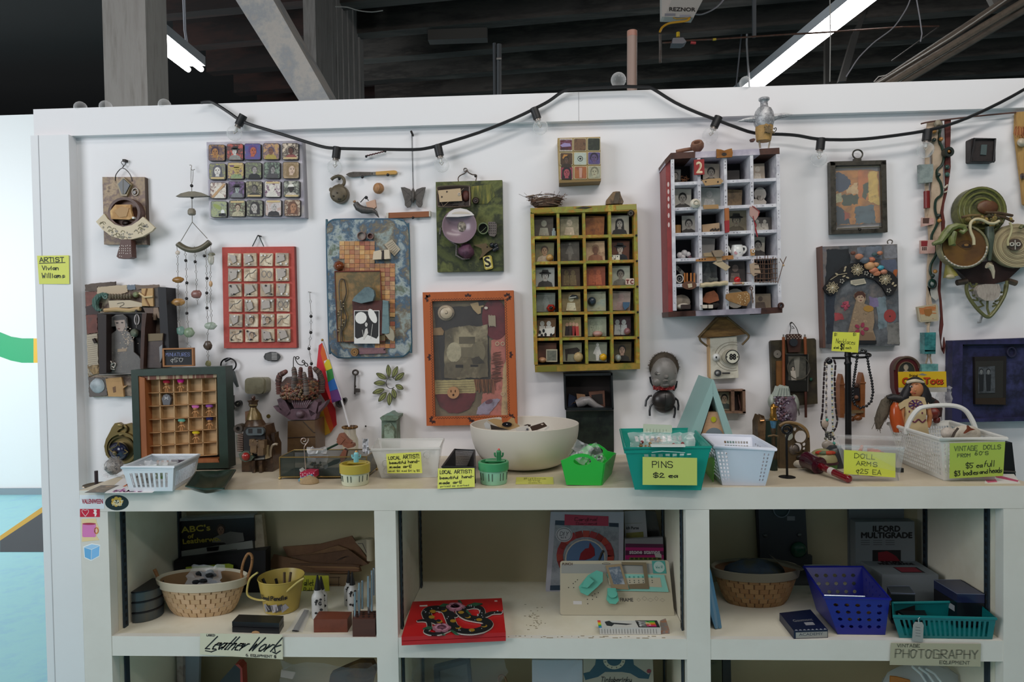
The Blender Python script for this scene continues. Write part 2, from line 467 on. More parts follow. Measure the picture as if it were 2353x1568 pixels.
for k in range(9):
 q=t.part('board');x=695+k*13;Y=1.9+k*.14;a,b=W(x,60,Y),W(x+15,60,Y);z0=1.8;z1=3.5+.06*k
 q.box(((a.x+b.x)/2+.02,Y+.05,(z0+z1)/2),(b.x-a.x+.03,.1,z1-z0),N('6b6663 7a7572 57524e',30,.8,.15,stretch=(1,1,.1)))
t=T('shelving_unit','off-white built-in shelving unit with three bays against the white partition','shelves')
XA,XB=-.948,.935;UP=[(-.948,-.89),(-.343,-.300),(.272,.3175),(.8735,.935)]
q=t.part('countertop');q.box(((XA+XB)/2,YF/2,(CT+CB)/2),(XB-XA,FD,CT-CB),GREYW)
q.box(((XA+XB)/2,YF/2,CT+.0004),(XB-XA-.002,FD-.002,.0008),N('c9bda8 c2b69f d0c6b4',9,.4,0))
for i,(a,b)in enumerate(UP):
 q=t.part('side_panel' if i in(0,3)else 'divider');q.box(((a+b)/2,YF+.012,CB/2),(b-a,.024,CB-.001),GREYW)
 w=.022;q.box((b-w/2 if i==0 else a+w/2 if i==3 else(a+b)/2,YF/2+.01,CB/2),(w if i in(0,3)else b-a-.008,FD-.03,CB-.002),SHELF)
q=t.part('back_panel');q.box(((XA+XB)/2,-.032,CB/2),(XB-XA-.02,.012,CB-.004),N('aaa082 b0a688 a39a7d',2,.6,0))
for(a,b)in((UP[0][1],UP[1][0]),(UP[1][1],UP[2][0]),(UP[2][1],UP[3][0])):
 q=t.part('shelf');q.box(((a+b)/2,YF/2-.01,.39),(b-a-.006,FD-.06,.02),SHELF)
 q=t.part('shelf');q.box(((a+b)/2,YF/2-.02+.01,(SH+SB)/2),(b-a+.006,FD-.05,SH-SB),SHELF);q.box(((a+b)/2,YF+.008,(SH+SB)/2),(b-a,.014,SH-SB+.0006),GREYW)
RAIL=F('2e3a44',.5,.4);SLOT=F('0e1114',.8)
for(x,s)in((UP[0][1]-.022+.022,1),(UP[1][0]+.002,-1),(UP[1][1]-.002,1),(UP[2][0]+.002,-1),(UP[2][1]-.002,1),(UP[3][0],-1)):
 for y in(YF+.045,-.075):
  q=t.part('slotted_rail');q.box((x+s*.0025,y,.7),(.003,.014,.5),RAIL)
  for k in range(18):q.box((x+s*.0042,y,.66+k*.0165),(.0008,.005,.008),SLOT)
def patch(mb,c,w=100,h=100):mb.f=Qd(c,w,h);return mb
fz=Px((170,1020,7.84),YF)
q=t.part('sticker','white sticker with red block lettering');q.f=fz;q.rect(100,925,545,1175,0,.0004,F('d8dde2',.4));q.type('VALENWEEN',145,1080,80,.0006,F('a8324a',.5),375,bold=3)
q=t.part('sticker','round dark green sticker with yellow flower');q.f=fz;q.ell(772,1065,212,138,0,.0004,F('14292c',.4),28)
for k in range(7):q.ell(775+75*math.cos(k*.9),1045+62*math.sin(k*.9),36,32,0,.0006,F('c8a23e'),10)
q.type('ART',700,1065,46,.0008,F('e0dcc0'),190,bold=2);q.type('STREET',690,1115,40,.0008,F('e0dcc0'),180,bold=2)
q=t.part('sticker','red sticker with white heart outline');q.f=fz;q.rect(108,1178,465,1322,0,.0004,F('c0203c',.4))
q.ink([(205,1310),(150,1240),(140,1205),(165,1188),(200,1205),(240,1188),(268,1205),(258,1240),(205,1310)],10,.0006,F('f0c6c8'));q.poly('350,1190 385,1185 410,1200 400,1240 412,1260 395,1312 370,1312 375,1275 340,1250 365,1235',0,.0006,F('e8dcd8'))
q=t.part('sticker','pink mug sticker with golden edge');q.f=Px((170,1100,3.35),YF);q.poly('58,312 170,308 175,340 192,380 186,420 172,440 195,475 60,488 62,440 58,345',0,.0003,F('dfc89a',.5));q.rrect(64,350,168,452,10,0,.0005,F('d27bb4',.4));q.ring(172,402,18,26,8,0,.0005,F('c8763a'));q.ell(116,350,52,8,0,.0006,F('a02c48'))
q=t.part('sticker','pale blue ice cube sticker');q.f=Px((170,1100,3.35),YF);q.poly('70,525 135,500 203,512 198,600 132,636 80,612',0,.0003,F('e4eaf2',.4));q.poly('78,530 135,508 196,517 134,545',0,.0005,F('9cc6e6'));q.poly('78,533 132,549 130,627 84,606',0,.0005,F('64a8d8'));q.poly('136,549 196,521 192,595 134,627',0,.0005,F('7ab4e2'))
def ct(px,py,up=.0009):return Zp(px,py,CT+up)
q=t.part('sticker','worn grey printed sticker on the counter corner');q.f=Qd([ct(232,1116),ct(275,1116),ct(238,1133),ct(194,1133)]);q.rect(0,0,100,100,0,.0004,F('6c6a66'));q.rect(8,10,92,88,0,.0006,N('9a8f80 6c655c b49a80',60,.6,0))
q=t.part('sticker','white sheet sticker with orange and pink print');q.f=Qd([ct(300,1085),ct(400,1092),ct(350,1133),ct(240,1134)]);q.rect(0,0,100,100,0,.0003,F('d6d4d2'));q.ring(18,25,12,14,5,0,.0006,F('26262c'));q.hand('ARTS',25,70,20,4,.0006,F('cc7040'),40);q.hand('studio',15,95,14,3,.0006,F('c070a8'),60)
q=t.part('sticker','torn pink and white sticker remains');q.f=Qd([ct(2270,1090),ct(2330,1090),ct(2345,1112),ct(2270,1112)]);q.rect(-10,0,100,100,0,.0003,F('cfcbc4'));q.poly('20,10 45,20 100,70 95,85 60,60 30,40',0,.0006,F('b04864'));q.poly('-10,60 25,55 30,85 0,92',0,.0006,F('c05870'))
q=t.part('scuff','dark scuffs on the middle shelf');q.f=Px((880,1160,3.843),YF+.1)
for k in range(40):
 a=Zp(1230+rnd.gauss(0,12),1425+rnd.gauss(0,14),SH+.0005);q.box(a,(.004*rnd.random()+.001,.002,.0003),F('8a8068',.8))
for k in range(26):
 a=Zp(1170+k*14+rnd.uniform(-6,6),1465+rnd.uniform(-3,2),SH+.0005);q.box(a,(.012*rnd.random()+.001,.0025,.0003),F('857b64',.8))
def paper(mb,c,mat,th=.0006):
 f=Qd(c);mb.f=f;mb.rect(0,0,100,100,-th,0,mat);return f
YEL=F('d0d45e',.55);YEL2=F('b6c25c',.55);INK=F('17181a',.6);PEN=F('6a6c48',.7)
# ------------------------------------------------------------------ wall pieces, left half
WIRE=F('3a3634',.5,.5);NAILM=F('2a2624',.5,.6);RUST=N('4a3226 5e4230 382620',60,.7,.2);BONE=F('cdbd9c',.5)
def tint(h,k):return ''.join('%02x'%max(0,min(255,int(int(h[i:i+2],16)*k)))for i in(0,2,4))
def PR_(h):return N((tint(h,.72),h,tint(h,.9),tint(h,1.14)),90,.55,0)
def PT_(h):return N((tint(h,.7),h,tint(h,1.12),tint(h,.84)),30,.55,.12)
def head(m,cx,cy,r,d,skin='b9a088',hair='2a2522',cloth='4a4540',hat=None,turn=0.,long=False,face=True,e=.0002,body=True):
 S,H,K=PR_(skin),PR_(hair),PR_(cloth)
 if long:m.poly([(cx-r*1.0,cy-r*.7),(cx-r*.5,cy-r*1.35),(cx+r*.5,cy-r*1.35),(cx+r*1.0,cy-r*.7),(cx+r*1.15,cy+r*1.5),(cx-r*1.15,cy+r*1.5)],0,d+e,H)
 if body:m.poly([(cx-r*1.9,cy+r*2.6),(cx-r*1.6,cy+r*1.6),(cx-r*.5,cy+r*1.05),(cx+r*.5,cy+r*1.05),(cx+r*1.6,cy+r*1.6),(cx+r*1.9,cy+r*2.6)],0,d+e*1.5,K)
 m.ell(cx,cy-r*.28,r*.95,r*1.08,0,d+e*2,H,12)
 m.ell(cx+turn*r*.15,cy+r*.05,r*.7,r*.95,0,d+e*3,S,12)
 m.poly([(cx-r*.35,cy+r*.7),(cx+r*.35,cy+r*.7),(cx+r*.45,cy+r*1.25),(cx-r*.45,cy+r*1.25)],0,d+e*2.5,S)
 if face:
  D=F('2c2320',.7);x=cx+turn*r*.25
  for s in(-1,1):m.ell(x+s*r*.3,cy-r*.12,r*.13,r*.09,0,d+e*4,D,6);m.rect(x+s*r*.3-r*.18,cy-r*.35,x+s*r*.3+r*.18,cy-r*.28,0,d+e*4,D)
  m.poly([(x-r*.05,cy),(x+r*.13,cy+r*.3),(x-r*.1,cy+r*.3)],0,d+e*3.6,F(hair,.6));m.rect(x-r*.22,cy+r*.5,x+r*.22,cy+r*.6,0,d+e*4,F('5a2f2a',.6))
 if hat=='hat':m.ell(cx,cy-r*.75,r*1.5,r*.32,0,d+e*4.5,H,14);m.poly([(cx-r*.9,cy-r*.8),(cx-r*.7,cy-r*1.6),(cx+r*.7,cy-r*1.6),(cx+r*.9,cy-r*.8)],0,d+e*4.5,H)
 if hat=='cap':m.poly([(cx-r*1.0,cy-r*.5),(cx-r*.8,cy-r*1.3),(cx+r*.6,cy-r*1.4),(cx+r*1.0,cy-r*.6)],0,d+e*4.5,F('e0dcd4',.6))
 if hat=='scarf':m.poly([(cx-r*1.3,cy+r*1.4),(cx-r*1.1,cy-r*.6),(cx,cy-r*1.5),(cx+r*1.0,cy-r*.5),(cx+r*.75,cy-r*.4),(cx,cy-r*.95),(cx-r*.7,cy),(cx-r*.5,cy+r*1.4)],0,d+e*4.5,K)
def scrap(m,pts,d0,d1,mat):return m.poly(pts,d0,d1,mat)
def nail(x,y,label,dx=9,dy=2,L=.022,r=3,f=None,hd=None):
 t=T('nail',label,'nail',f=f or Px());a=t.f.at(x,y,0);b=t.f.at(x,y,L)
 t.root.tube([a+V((0,.003,0)),b],.0011,NAILM);t.root.tube([b,b+V((0,-.0015,0))],r*t.f.u,hd or NAILM,8);return t
t=T('sticky_note','yellow sticky note with handwritten artist name on the left corner board','note')
c=[W(85,588,-.031),W(158,587,-.033),W(159,653,-.033),W(90,653,-.031)];f=paper(t.root,c,YEL)
t.root.hand('ARTIST',8,22,15,3,.0004,F('4a5030',.6),76);t.root.ink([(6,27),(88,25)],2.5,.0004,F('3a4030'))
t.root.hand('Vivian',14,50,14,2.6,.0004,None,52);t.root.hand('Williams',12,78,16,2.6,.0004,None,74)
t=T('mixed_media_plaque','small tan board with an arrow, round bowl and crescent pottery collar on it','wall art',f=Px((160,310,5.0575)))
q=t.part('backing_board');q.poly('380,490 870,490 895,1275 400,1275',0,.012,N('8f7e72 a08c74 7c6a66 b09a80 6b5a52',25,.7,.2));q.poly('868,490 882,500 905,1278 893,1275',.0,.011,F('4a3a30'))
q=t.part('hanging_wire');q.line('530,535 540,460 615,385 700,455 725,540',5,.013,WIRE);q.line('615,385 625,355 600,325 620,300 650,318 645,345 622,372',4,.008,WIRE);q.rect(612,282,645,310,0,.012,NAILM)
q=t.part('arrow_ornament');q.poly('622,490 718,578 662,712 595,708 548,570',.012,.02,F('8a7a58',.4));q.poly('620,508 700,580 645,685 605,685 562,572',.012,.023,F('2b3034',.35));q.line([(620,515),(622,680)],4,.023,F('777265'))
q=t.part('glass_lens');q.ring(760,662,40,46,8,.012,.016,F('8f8474',.3));q.ell(752,668,18,20,.012,.016,F('382a24',.2))
q=t.part('bowl');q.ring(632,905,188,180,30,.012,.034,N('5c4238 482f28 6e5044',30,.5,.2),28);q.ell(632,905,168,160,.012,.02,N('4d332b 6a4634 3c2722',20,.5,.2),28);q.blob(650,1025,45,32,.02,.014,F('2a1e1c',.4))
q=t.part('paper_scrap');q.poly('470,885 530,812 710,810 708,870 735,965 690,985 480,978',.03,.037,N('c29a66 a87f50 d4ae78',25,.7,.3));q.poly('520,890 600,830 690,850 660,950 580,960',.037,.0385,F('a88458'));q.rect(725,952,748,975,.03,.038,F('d8d4cc'))
q=t.part('crescent_plate')
P=[(400,915),(440,975),(520,1040),(620,1070),(720,1050),(790,1005),(850,952),(990,1078),(960,1115),(850,1180),(720,1215),(600,1215),(480,1175),(380,1100),(305,1010)]
q.poly(P,.03,.037,F('b8a888',.4))
for k in range(46):
 a=R(25+130*rnd.random());rr=rnd.uniform(225,305);x,y=632+rr*1.05*math.cos(a),900+rr*math.sin(a)
 (q.ell(x,y,rnd.uniform(8,20),rnd.uniform(7,14),.037,.0375,F('6b6350',.4),8)if k%2 else q.line([(x-24,y+8),(x-8,y-14),(x+14,y-8),(x+24,y+12)],4,.037,F('777055')))
q=t.part('pendant');q.poly('598,1220 712,1220 722,1420 690,1437 570,1437 545,1415',.02,.04,F('4c2a20',.5))
for k in range(26):q.ell(580+(k%6)*24+rnd.uniform(-4,4),1290+(k//6)*30+rnd.uniform(-5,5),5,6,.04,.041,F('d0c4bc'),6)
t=T('hanging_mobile','metal wind chime mobile with dangling stones left of the red tile panel','mobile',f=Px((160,310,5.0575)))
MW=F('6e6860',.4,.6);MB_=N('4c4638 5f5846 3c372c',18,.45,.15,.2);BEAD=F('1d1a1a',.4);D=.03
q=t.part('top_wire');q.line('1395,352 1418,358 1412,395 1430,412 1455,400',4,.012,MW);q.line('1412,395 1410,530 1420,560 1430,530 1436,420',3,D,MW);q.line([(1418,560),(1425,1015),(1290,1240)],4,D,MW);q.line([(1425,1015),(1600,1205)],4,D,MW)
q=t.part('bead');q.ball(q.f.at(1418,592,D),19*q.f.u,BEAD,10)
q=t.part('crescent');q.poly('1230,715 1290,680 1380,658 1450,656 1530,672 1608,708 1420,718',D-.004,D+.012,MB_)
q=t.part('bead');q.ball(q.f.at(1424,728,D),19*q.f.u,BEAD,10)
q=t.part('spool');q.lathe(q.f.at(1420,935,D),[(r*q.f.u,z*q.f.u)for r,z in((30,0),(44,12),(44,52),(30,76))],F('7d7668',.5),14)
q=t.part('curved_bar');P=[]
for k in range(11):a=k/10;P.append((1262+a*368,1268+165*a*(1-a)*2.0-a*22))
q.line(P,[26,32,36,38,39,39,38,36,34,33,32]and 34,D,MB_,10)
f2=Px((160,620,5.2275))
def bd(x,y,r=19,col=BEAD):b=t.part('bead');b.f=f2;b.ball(f2.at(x,y,D),r*f2.u,col,10)
def stone(x,y,rx,ry,col,rough=.3,mat=None):b=t.part('stone');b.f=f2;b.ball(f2.at(x,y,D),f2.u,mat or N(col,40,rough,.2),12,(rx,min(rx,ry)*.6,ry),int(x),.12)
def loops(pts,m=None):
 q=t.part('wire_strand');q.f=f2
 for(x0,y0),(x1,y1)in zip(pts,pts[1:]):
  n=max(1,int(abs(y1-y0)/42))
  for k in range(n):
   a,b=k/n,(k+1)/n;ya,yb=y0+(y1-y0)*a,y0+(y1-y0)*b;xa,xb=x0+(x1-x0)*a,x0+(x1-x0)*b
   if k%2:q.line([(xa,ya),(xb,yb)],3.2,D,MW)
   else:q.line([(xa,ya),(xa-12,(ya+yb)/2),(xb,yb),(xb+12,(ya+yb)/2)],3,D,MW,5,True)
loops([(1285,-320),(1297,-180),(1300,90),(1305,350),(1320,460),(1310,600),(1330,690)]);stone(1300,-205,30,26,'c9bcb0 b8a898');stone(1305,122,72,38,'7a5526 916832 5f401c');stone(1302,390,84,46,'8a6234 a47c48 6f4c26')
stone(1335,735,50,55,'',mat=clear('6f9a8c',.45,.2))
loops([(1375,-290),(1400,-120),(1405,150),(1408,345),(1408,520),(1425,690),(1412,900),(1480,985)]);bd(1395,-110);bd(1408,158);bd(1405,347);bd(1408,523);stone(1435,755,66,60,'',mat=clear('86a07c',.5,.2))
loops([(1500,-280),(1512,-100),(1525,150),(1520,250),(1538,420)]);bd(1508,-95);stone(1525,295,72,50,'6f4a44 8a625a 5a3a36');
loops([(1630,-270),(1640,-150),(1648,110),(1648,285),(1650,460),(1660,640)]);bd(1618,-165);bd(1650,104);bd(1647,280);bd(1650,460)
loops([(1690,-320),(1700,-190),(1690,60),(1695,270),(1690,360),(1700,520),(1705,640),(1660,740),(1655,860),(1660,1010),(1668,1100)]);stone(1705,-185,46,20,'5d5a48 6f6c58');stone(1700,-120,40,60,'',mat=clear('b7b4a4',.5,.2));stone(1695,170,22,36,'b08a60 c9a47c')
stone(1695,675,74,46,'',mat=clear('90a48e',.5,.2));stone(1660,912,54,58,'3c322c 55483e 2a2420');stone(1665,1130,36,40,'',mat=clear('9a9a58',.6,.2))
t=T('portrait_tile_board','lavender board of twenty small rounded portrait tiles near the top left','wall art',f=Px((460,310,4.706)))
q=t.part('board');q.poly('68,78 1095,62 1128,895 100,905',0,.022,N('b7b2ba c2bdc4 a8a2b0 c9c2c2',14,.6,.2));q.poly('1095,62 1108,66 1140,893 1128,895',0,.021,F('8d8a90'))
RC=[(90,105,268,282),(288,95,465,275),(478,93,655,270),(680,90,857,268),(885,88,1062,270)]
DX,DY=(6,204),9
PT=[('9a7038','a4703c','3c2840','b89a4a'),('b2483a','c9c2bc','17181a','8a8884','hat'),('3a4a86','b25c40','5c3a78','a06a70'),('b48a62','7d5440','5a4a5a','a89446'),('c8b8a4','5a3228','2a1a18','8a4a48'),('9a9a48','d9d2cc','5d5c62','b6863e'),('5f3a5c','b39a5a','b8a258','8a9a70','hat'),('7d8a5c','a29a98','55504e','1c1d20'),('7a8a78','8d8a88','2c2c2e','4a484a','scarf'),('9a8468','cbb09c','8a7250','b89a70'),('6a4238','dcd4c8','d8d0c4','dcd4c8'),('6a4a7a','9aa4a0','1c1a20','77787c','hat'),('9a9470','77706a','35302c','3c3a36'),('5c2c50','d8d2c8','d8d2c8','d8d2c8'),('a0a294','2c2826','1a1818','bfb6aa','cap'),('70766c','d2d2d0','99a070','2a2b2c'),('8f9a78','b9a890','4a3028','b4ac90'),('8f9078','b0aaa4','2e2a2a','4c4a46'),('b49a90','b8b2ae','c2bcba','2f2e30'),('c0b09a','a87a5c','6a4838','8a6a58')]
for r in range(4):
 for k in range(5):
  x0,y0,x1,y1=RC[k];x0+=r*8;x1+=r*7;y0+=r*204;y1+=r*204;p=PT[r*5+k];q=t.part('portrait_tile')
  q.rrect(x0,y0,x1,y1,20,.022,.030,F('2a2624',.5));q.rrect(x0+4,y0+4,x1-4,y1-5,18,.03,.0303,N((p[0],p[0],p[2],p[0],p[3]),60,.45,0,dist=1.))
  cx,cy=(x0+x1)/2+(-18 if(r,k)==(0,0)else rnd.uniform(-8,14)),(y0+y1)/2-6;big=(r*5+k)in(0,2,9,17,19,5);rr=48 if big else 34
  if(r,k)==(3,0):q.ell(x0+70,y0+60,50,22,.0303,.0306,F('8f9a58'),10,30);q.ell(x0+130,y1-60,20,26,.0303,.0306,F('d8d8d6'));q.rect(x0+85,y1-45,x1-12,y1-12,.0303,.0306,F('1d1d20'))
  else:
   cut=(r,k)in((2,0),(2,3))
   head(q,cx,cy,rr,.0305,p[1],p[2],p[3],p[4]if len(p)>4 else None,rnd.choice((-1,0,1)),big and k==4 or(r,k)in((3,2),(1,0)),not cut,.00012,rr<45)
   if(r,k)==(2,0):q.poly([(x0+15,y1-20),(x1-30,y0+12),(x1-12,y0+26),(x0+38,y1-8)],.0303,.0316,F('b8946c'))
  if rnd.random()<.6:yy=y0+10 if k%2 else y1-28;q.rect(x0+18,yy,x1-16,yy+18,.0303,.0312,F('c4ac7c'))
  if k==4 and r in(0,3):
   for z in range(14):q.ell(x0+rnd.uniform(100,165)if r==0 else x0+rnd.uniform(8,60),y0+rnd.uniform(30,170),4,9,.0303,.0306,F('4a302c'),5,rnd.uniform(0,90))
t=T('etched_tile_panel','red panel holding twenty-four square cream tiles in a grid','wall art',f=Px((480,540,4.902)))
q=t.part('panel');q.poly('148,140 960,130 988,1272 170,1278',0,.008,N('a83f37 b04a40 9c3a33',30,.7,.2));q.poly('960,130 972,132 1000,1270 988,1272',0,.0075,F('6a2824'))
q=t.part('hanging_cord');q.line('490,130 552,5 560,5 618,130',6,.009,F('3c4644',.6));q.ell(556,8,9,9,0,.016,NAILM,8)
CRM=N('c9b89c d4c6ae b09a80 8f8578 d0c0a6',22,.5,.15,dist=2.5)
for r in range(6):
 for k in range(4):
  x0=212+k*178+r*4+(k>1)*3;y0=208+r*171-k*1.5;q=t.part('etched_tile');w=145
  q.rect(x0,y0,x0+w,y0+w,.008,.014,CRM,rnd.uniform(-1.5,1.5));s_=r*4+k;G_=F('77706c',.5);Kk=F('3c3836',.5)
  if s_ in(2,5,12,19,20):q.line([(x0+12,y0+110),(x0+50,y0+60),(x0+100,y0+50),(x0+135,y0+15)],5,.0142,G_);q.line([(x0+20,y0+30),(x0+60,y0+25),(x0+70,y0+100),(x0+130,y0+120)],4,.0142,F('9a8a74'))
  elif s_ in(6,15):q.ring(x0+45,y0+65,30,40,8,.014,.0145,G_,14);q.ring(x0+105,y0+70,28,38,8,.014,.0145,G_,14)
  else:
   P=[(x0+8,y0+10),(x0+rnd.uniform(80,115),y0+rnd.uniform(8,40)),(x0+rnd.uniform(95,128),y0+rnd.uniform(70,110)),(x0+rnd.uniform(10,60),y0+rnd.uniform(110,138))]
   q.poly(P,.014,.0165,F('a69c94',.45));q.ink([P[1],P[2]],6,.0167,Kk)
  if s_ in(17,18,21):head(q,x0+72,y0+72,30,.0166,'b39a80','5a4a40','8a7c70',e=.0001,body=False)
  for z in range(2):
   if s_ not in(5,6,12,19):q.ell(x0+rnd.choice((22,60,120)),y0+rnd.choice((25,120)),11,11,.0165,.018,F('1d1a1a')if r in(2,5)and k<3 else F('d8d6d2'),10);q.ell(x0+rnd.choice((30,100)),y0+rnd.choice((40,118)),5,5,.0165,.018,Kk,6)
t=T('bead_strand','thin wire strand of dark beads hanging between red panel and blue tray','bead chain',f=Px((480,540,4.902)))
q=t.part('wire_strand');q.line('1120,642 1150,648',4,[.0,.02],MW);pts=[(1137,650),(1150,918),(1148,1100),(1127,1282),(1155,1452),(1160,1600)]
for(x0,y0),(x1,y1)in zip(pts,pts[1:]):
 for k in range(4):
  a,b=k/4,(k+1)/4;xa,xb,ya,yb=x0+(x1-x0)*a,x0+(x1-x0)*b,y0+(y1-y0)*a,y0+(y1-y0)*b
  q.line([(xa,ya),(xb,yb)],3,.015,MW)if k%2==0 else q.line([(xa,ya),(xa+14,(ya+yb)/2),(xb,yb),(xb-10,(ya+yb)/2)],3,.015,MW,5,True)
for x,y in pts[1:5]:q=t.part('bead');q.ball(q.f.at(x,y,.015),19*q.f.u,BEAD,10)
t=T('tray_collage','large blue-grey rounded tray collage of woven paper strips and a photograph','wall art',f=Px((740,290,4.48)))
q=t.part('tray')
o=[(48,1060),(60,1010),(100,975),(200,963),(770,962),(840,985),(880,1040),(890,1100),(918,2230),(900,2310),(845,2360),(760,2372),(230,2382),(150,2370),(95,2320),(75,2240)]
q.poly(o,0,.016,N('56666c 8d9894 6d6250 3f5a70 9aa3a2 5c6a5a 77706a',16,.6,.3,dist=1.2,detail=9));q.line(o,12,.013,N('2d4a66 33566a 3a5c5c',12,.5,.2),8,True)
q=t.part('woven_paper');PAP=['b57f4e','c49258','9a6a56','a87858','b08a64','c9a878','8d5648','a4604a']
for j in range(25):
 for i in range(11):
  x,y=180+i*52,1185+j*46;inA=180<=x<530 and y<1480;inB=530<=x and y>=1385 and(x<760)and y<2260;
  if not(inA or inB)or rnd.random()<.04:continue
  q.rect(x,y,x+49,y+43,.016,.018+.0006*((i+j)%2),N((rnd.choice(PAP),rnd.choice(PAP)),90,.7,.1),rnd.uniform(-1.5,1.5))
q=t.part('inner_panel');q.poly('130,1495 600,1490 612,1790 660,1800 650,2215 160,2225',.016,.024,N('7a5c34 96703c 5a5034 8a6a40 6a6a48',10,.55,.2,dist=1));q.line('130,1498 600,1492 612,1788',7,.025,F('6a3026'));q.line('130,1498 160,2222 650,2215',5,.025,F('5a2c2c'))
q=t.part('dark_panel');q.poly('310,1800 620,1795 625,2150 330,2150',.024,.027,N('5a2a24 482420 6a3a30',30,.6,.2))
q=t.part('photograph');q.rect(330,1898,590,2240,.027,.030,F('d9d7d3',.4));q.poly('336,1905 584,1905 580,2160 560,2190 470,2150 360,2190 338,2170',.03,.0302,F('232222'));q.ell(400,1975,60,62,.03,.0304,F('dddbd6'),14,15);q.ell(520,1955,36,80,.03,.0304,F('dddbd6'),14,-25);head(q,455,2040,20,.0304,'e0dcd6','1a1a1a','2a2a2a',e=.00015);q.poly('445,2090 465,2080 475,2130 450,2170 430,2200 420,2190',.03,.0308,F('c9c6c0'));q.ink([(415,2100),(430,2190)],4,.0309,F('cfccc6'));q.ink([(520,2040),(500,2190)],4,.0309)
q=t.part('slate_shard');q.poly('310,1800 330,1760 440,1660 480,1655 530,1690 540,1740 520,1800 400,1825',.024,.04,N('55686e 62767a 4a5c62',30,.5,.2))
q=t.part('slate_strip');q.poly('625,1790 680,1800 692,2130 660,2140 615,2135',.02,.032,N('5c7478 6a8284 50666c',30,.5,.2,stretch=(1,1,4)))
q=t.part('bead_loop');q.line('190,2225 200,1900 180,1760 175,1640 185,1585 210,1575 235,1600 250,1700 240,1760 215,1850 250,1960 235,2060 205,2110 215,2230',5,.028,F('2a2420',.4))
for k in range(24):q.ball(q.f.at(195+30*math.sin(k*.5),1800+k*14,.03),7*q.f.u,F('3c322a',.3)if k%2 else F('a89a80',.3),6)
q=t.part('sea_stone');q.poly('635,2090 690,2060 735,2110 745,2170 735,2215 690,2200 650,2150',.02,.03,F('9c9480',.5))
for cx,cy,r,cc in((405,1130,45,'8c8078'),(495,1132,34,'5c3028')):q=t.part('bottle_cap');q.ring(cx,cy,r,r,8,.016,.026,F('77605a',.4,.3));q.ell(cx,cy,r-6,r-6,.016,.02,F(cc,.5))
q=t.part('amber_knob');q.blob(172,1440,58,55,.016,.022,F('6e3416',.2),8,4)
q=t.part('porcelain_shard');q.poly('530,1290 600,1275 615,1300 610,1370 520,1375',.02,.034,F('c9b8a0',.3));q.poly('612,1285 632,1280 636,1370 612,1372',.02,.034,F('2c211c'))
q=t.part('porcelain_shard');q.poly('638,1275 690,1270 698,1365 640,1370',.02,.034,F('cdbda6',.3))
q=t.part('paper_scrap');q.poly('640,1220 720,1165 805,1270 745,1340',.016,.0185,F('a89c88'))
for k in range(6):q.ink([(668+k*14,1228+k*18),(730+k*10,1190+k*16)],4,.0188,F('6a6258'))
q=t.part('wooden_button');q.ell(332,2328,38,42,.016,.024,F('8a6638',.5),16);q.ell(332,2328,8,8,.024,.0245,F('3a2614'),8);q.ring(332,2328,28,30,4,.024,.0246,F('5a4020'))
q=t.part('tin_strip');q.poly('378,2285 650,2282 655,2340 382,2350',.016,.02,N('6a4a5a 7d5c60 5c4452',30,.5,.1));q.ell(640,2300,8,8,.02,.022,NAILM,8)
fE=Px((740,290,4.48))
t=T('twisted_cord','short dark red twisted cord pinned near the top of the wall','cord',f=fE);t.root.line([(455+i*14,310-i*3.6-(5 if i%2 else 0))for i in range(15)],7,.008,F('4a2224',.6))
for x,y in((455,312),(650,258)):q=t.part('pin');q.ball(fE.at(x,y,.01),14*fE.u,F('1c1a1c',.5),8)
t=T('butter_knife','old butter knife with yellowed bone handle laid on two pins','knife',f=fE)
q=t.part('blade');q.poly('245,498 275,480 320,470 505,472 508,503 330,524 280,522',.004,.007,N('4a4642 625c56 38342f',40,.35,.1,.7))
q=t.part('ferrule');q.rrect(502,471,555,501,4,.002,.010,F('8a8680',.3,.8),-.05);q.rect(508,478,520,500,.002,.0105,F('302c28'))
q=t.part('handle');q.poly('553,468 740,455 765,460 770,478 755,492 553,500',.001,.012,F('b98d46',.4))
for x,y in((415,524),(677,502)):q=t.part('pin');q.tube([fE.at(x,y,-.003),fE.at(x,y,.014)],4*fE.u,NAILM);q.ball(fE.at(x,y,.014),16*fE.u,F('17171a',.5),8)
t=T('padlock','corroded round brass padlock with open shackle on a pin','padlock',f=fE);BR=N('4c4436 5d5240 3c3529',30,.5,.2,.15)
q=t.part('body');q.ell(172,695,92,95,.004,.022,BR,22);q.blob(172,695,88,90,.022,.006,BR);q.ell(92,655,22,24,.004,.02,BR,10);q.ell(178,614,24,22,.004,.02,BR,10)
for x,y in((152,685),(222,715),(110,718),(165,748),(182,748)):q.ell(x,y,7,8,.027,.030,F('2a241c'),8)
q=t.part('shackle');q.line('95,552 120,530 165,515 205,525 228,560 222,600 190,620',17,.014,BR,8)
q=t.part('pin');q.ball(fE.at(178,540,.012),17*fE.u,F('17171a'),8)
t=T('walnut','whole walnut fixed to the white wall under the knife handle','walnut',f=fE);t.root.ball(fE.at(582,642,.018),57*fE.u,N('8a6040 a67a52 6c4a30',45,.5,.5),18,(1,.9,1),3,.03)
t.root.line([(582+50*math.sin(a*.4)*.3,590+a*10)for a in range(11)],3,.046,F('6c4a30'))
t=T('powder_horn','tiny dark horn with a cork and wrapped tag hung on a pin','horn',f=fE)
q=t.part('horn');q.tube([fE.at(x,y,.02)for x,y in((345,795),(372,835),(420,862),(470,868),(520,868),(555,890),(572,920),(586,942))],[a*fE.u for a in(30,38,40,36,28,18,10,4)],N('33302e 4a4644 262322',60,.4,.4,stretch=(4,1,1)),10)
q=t.part('cork');q.line([(338,785),(330,770)],15,.02,F('8a6848',.6),8)
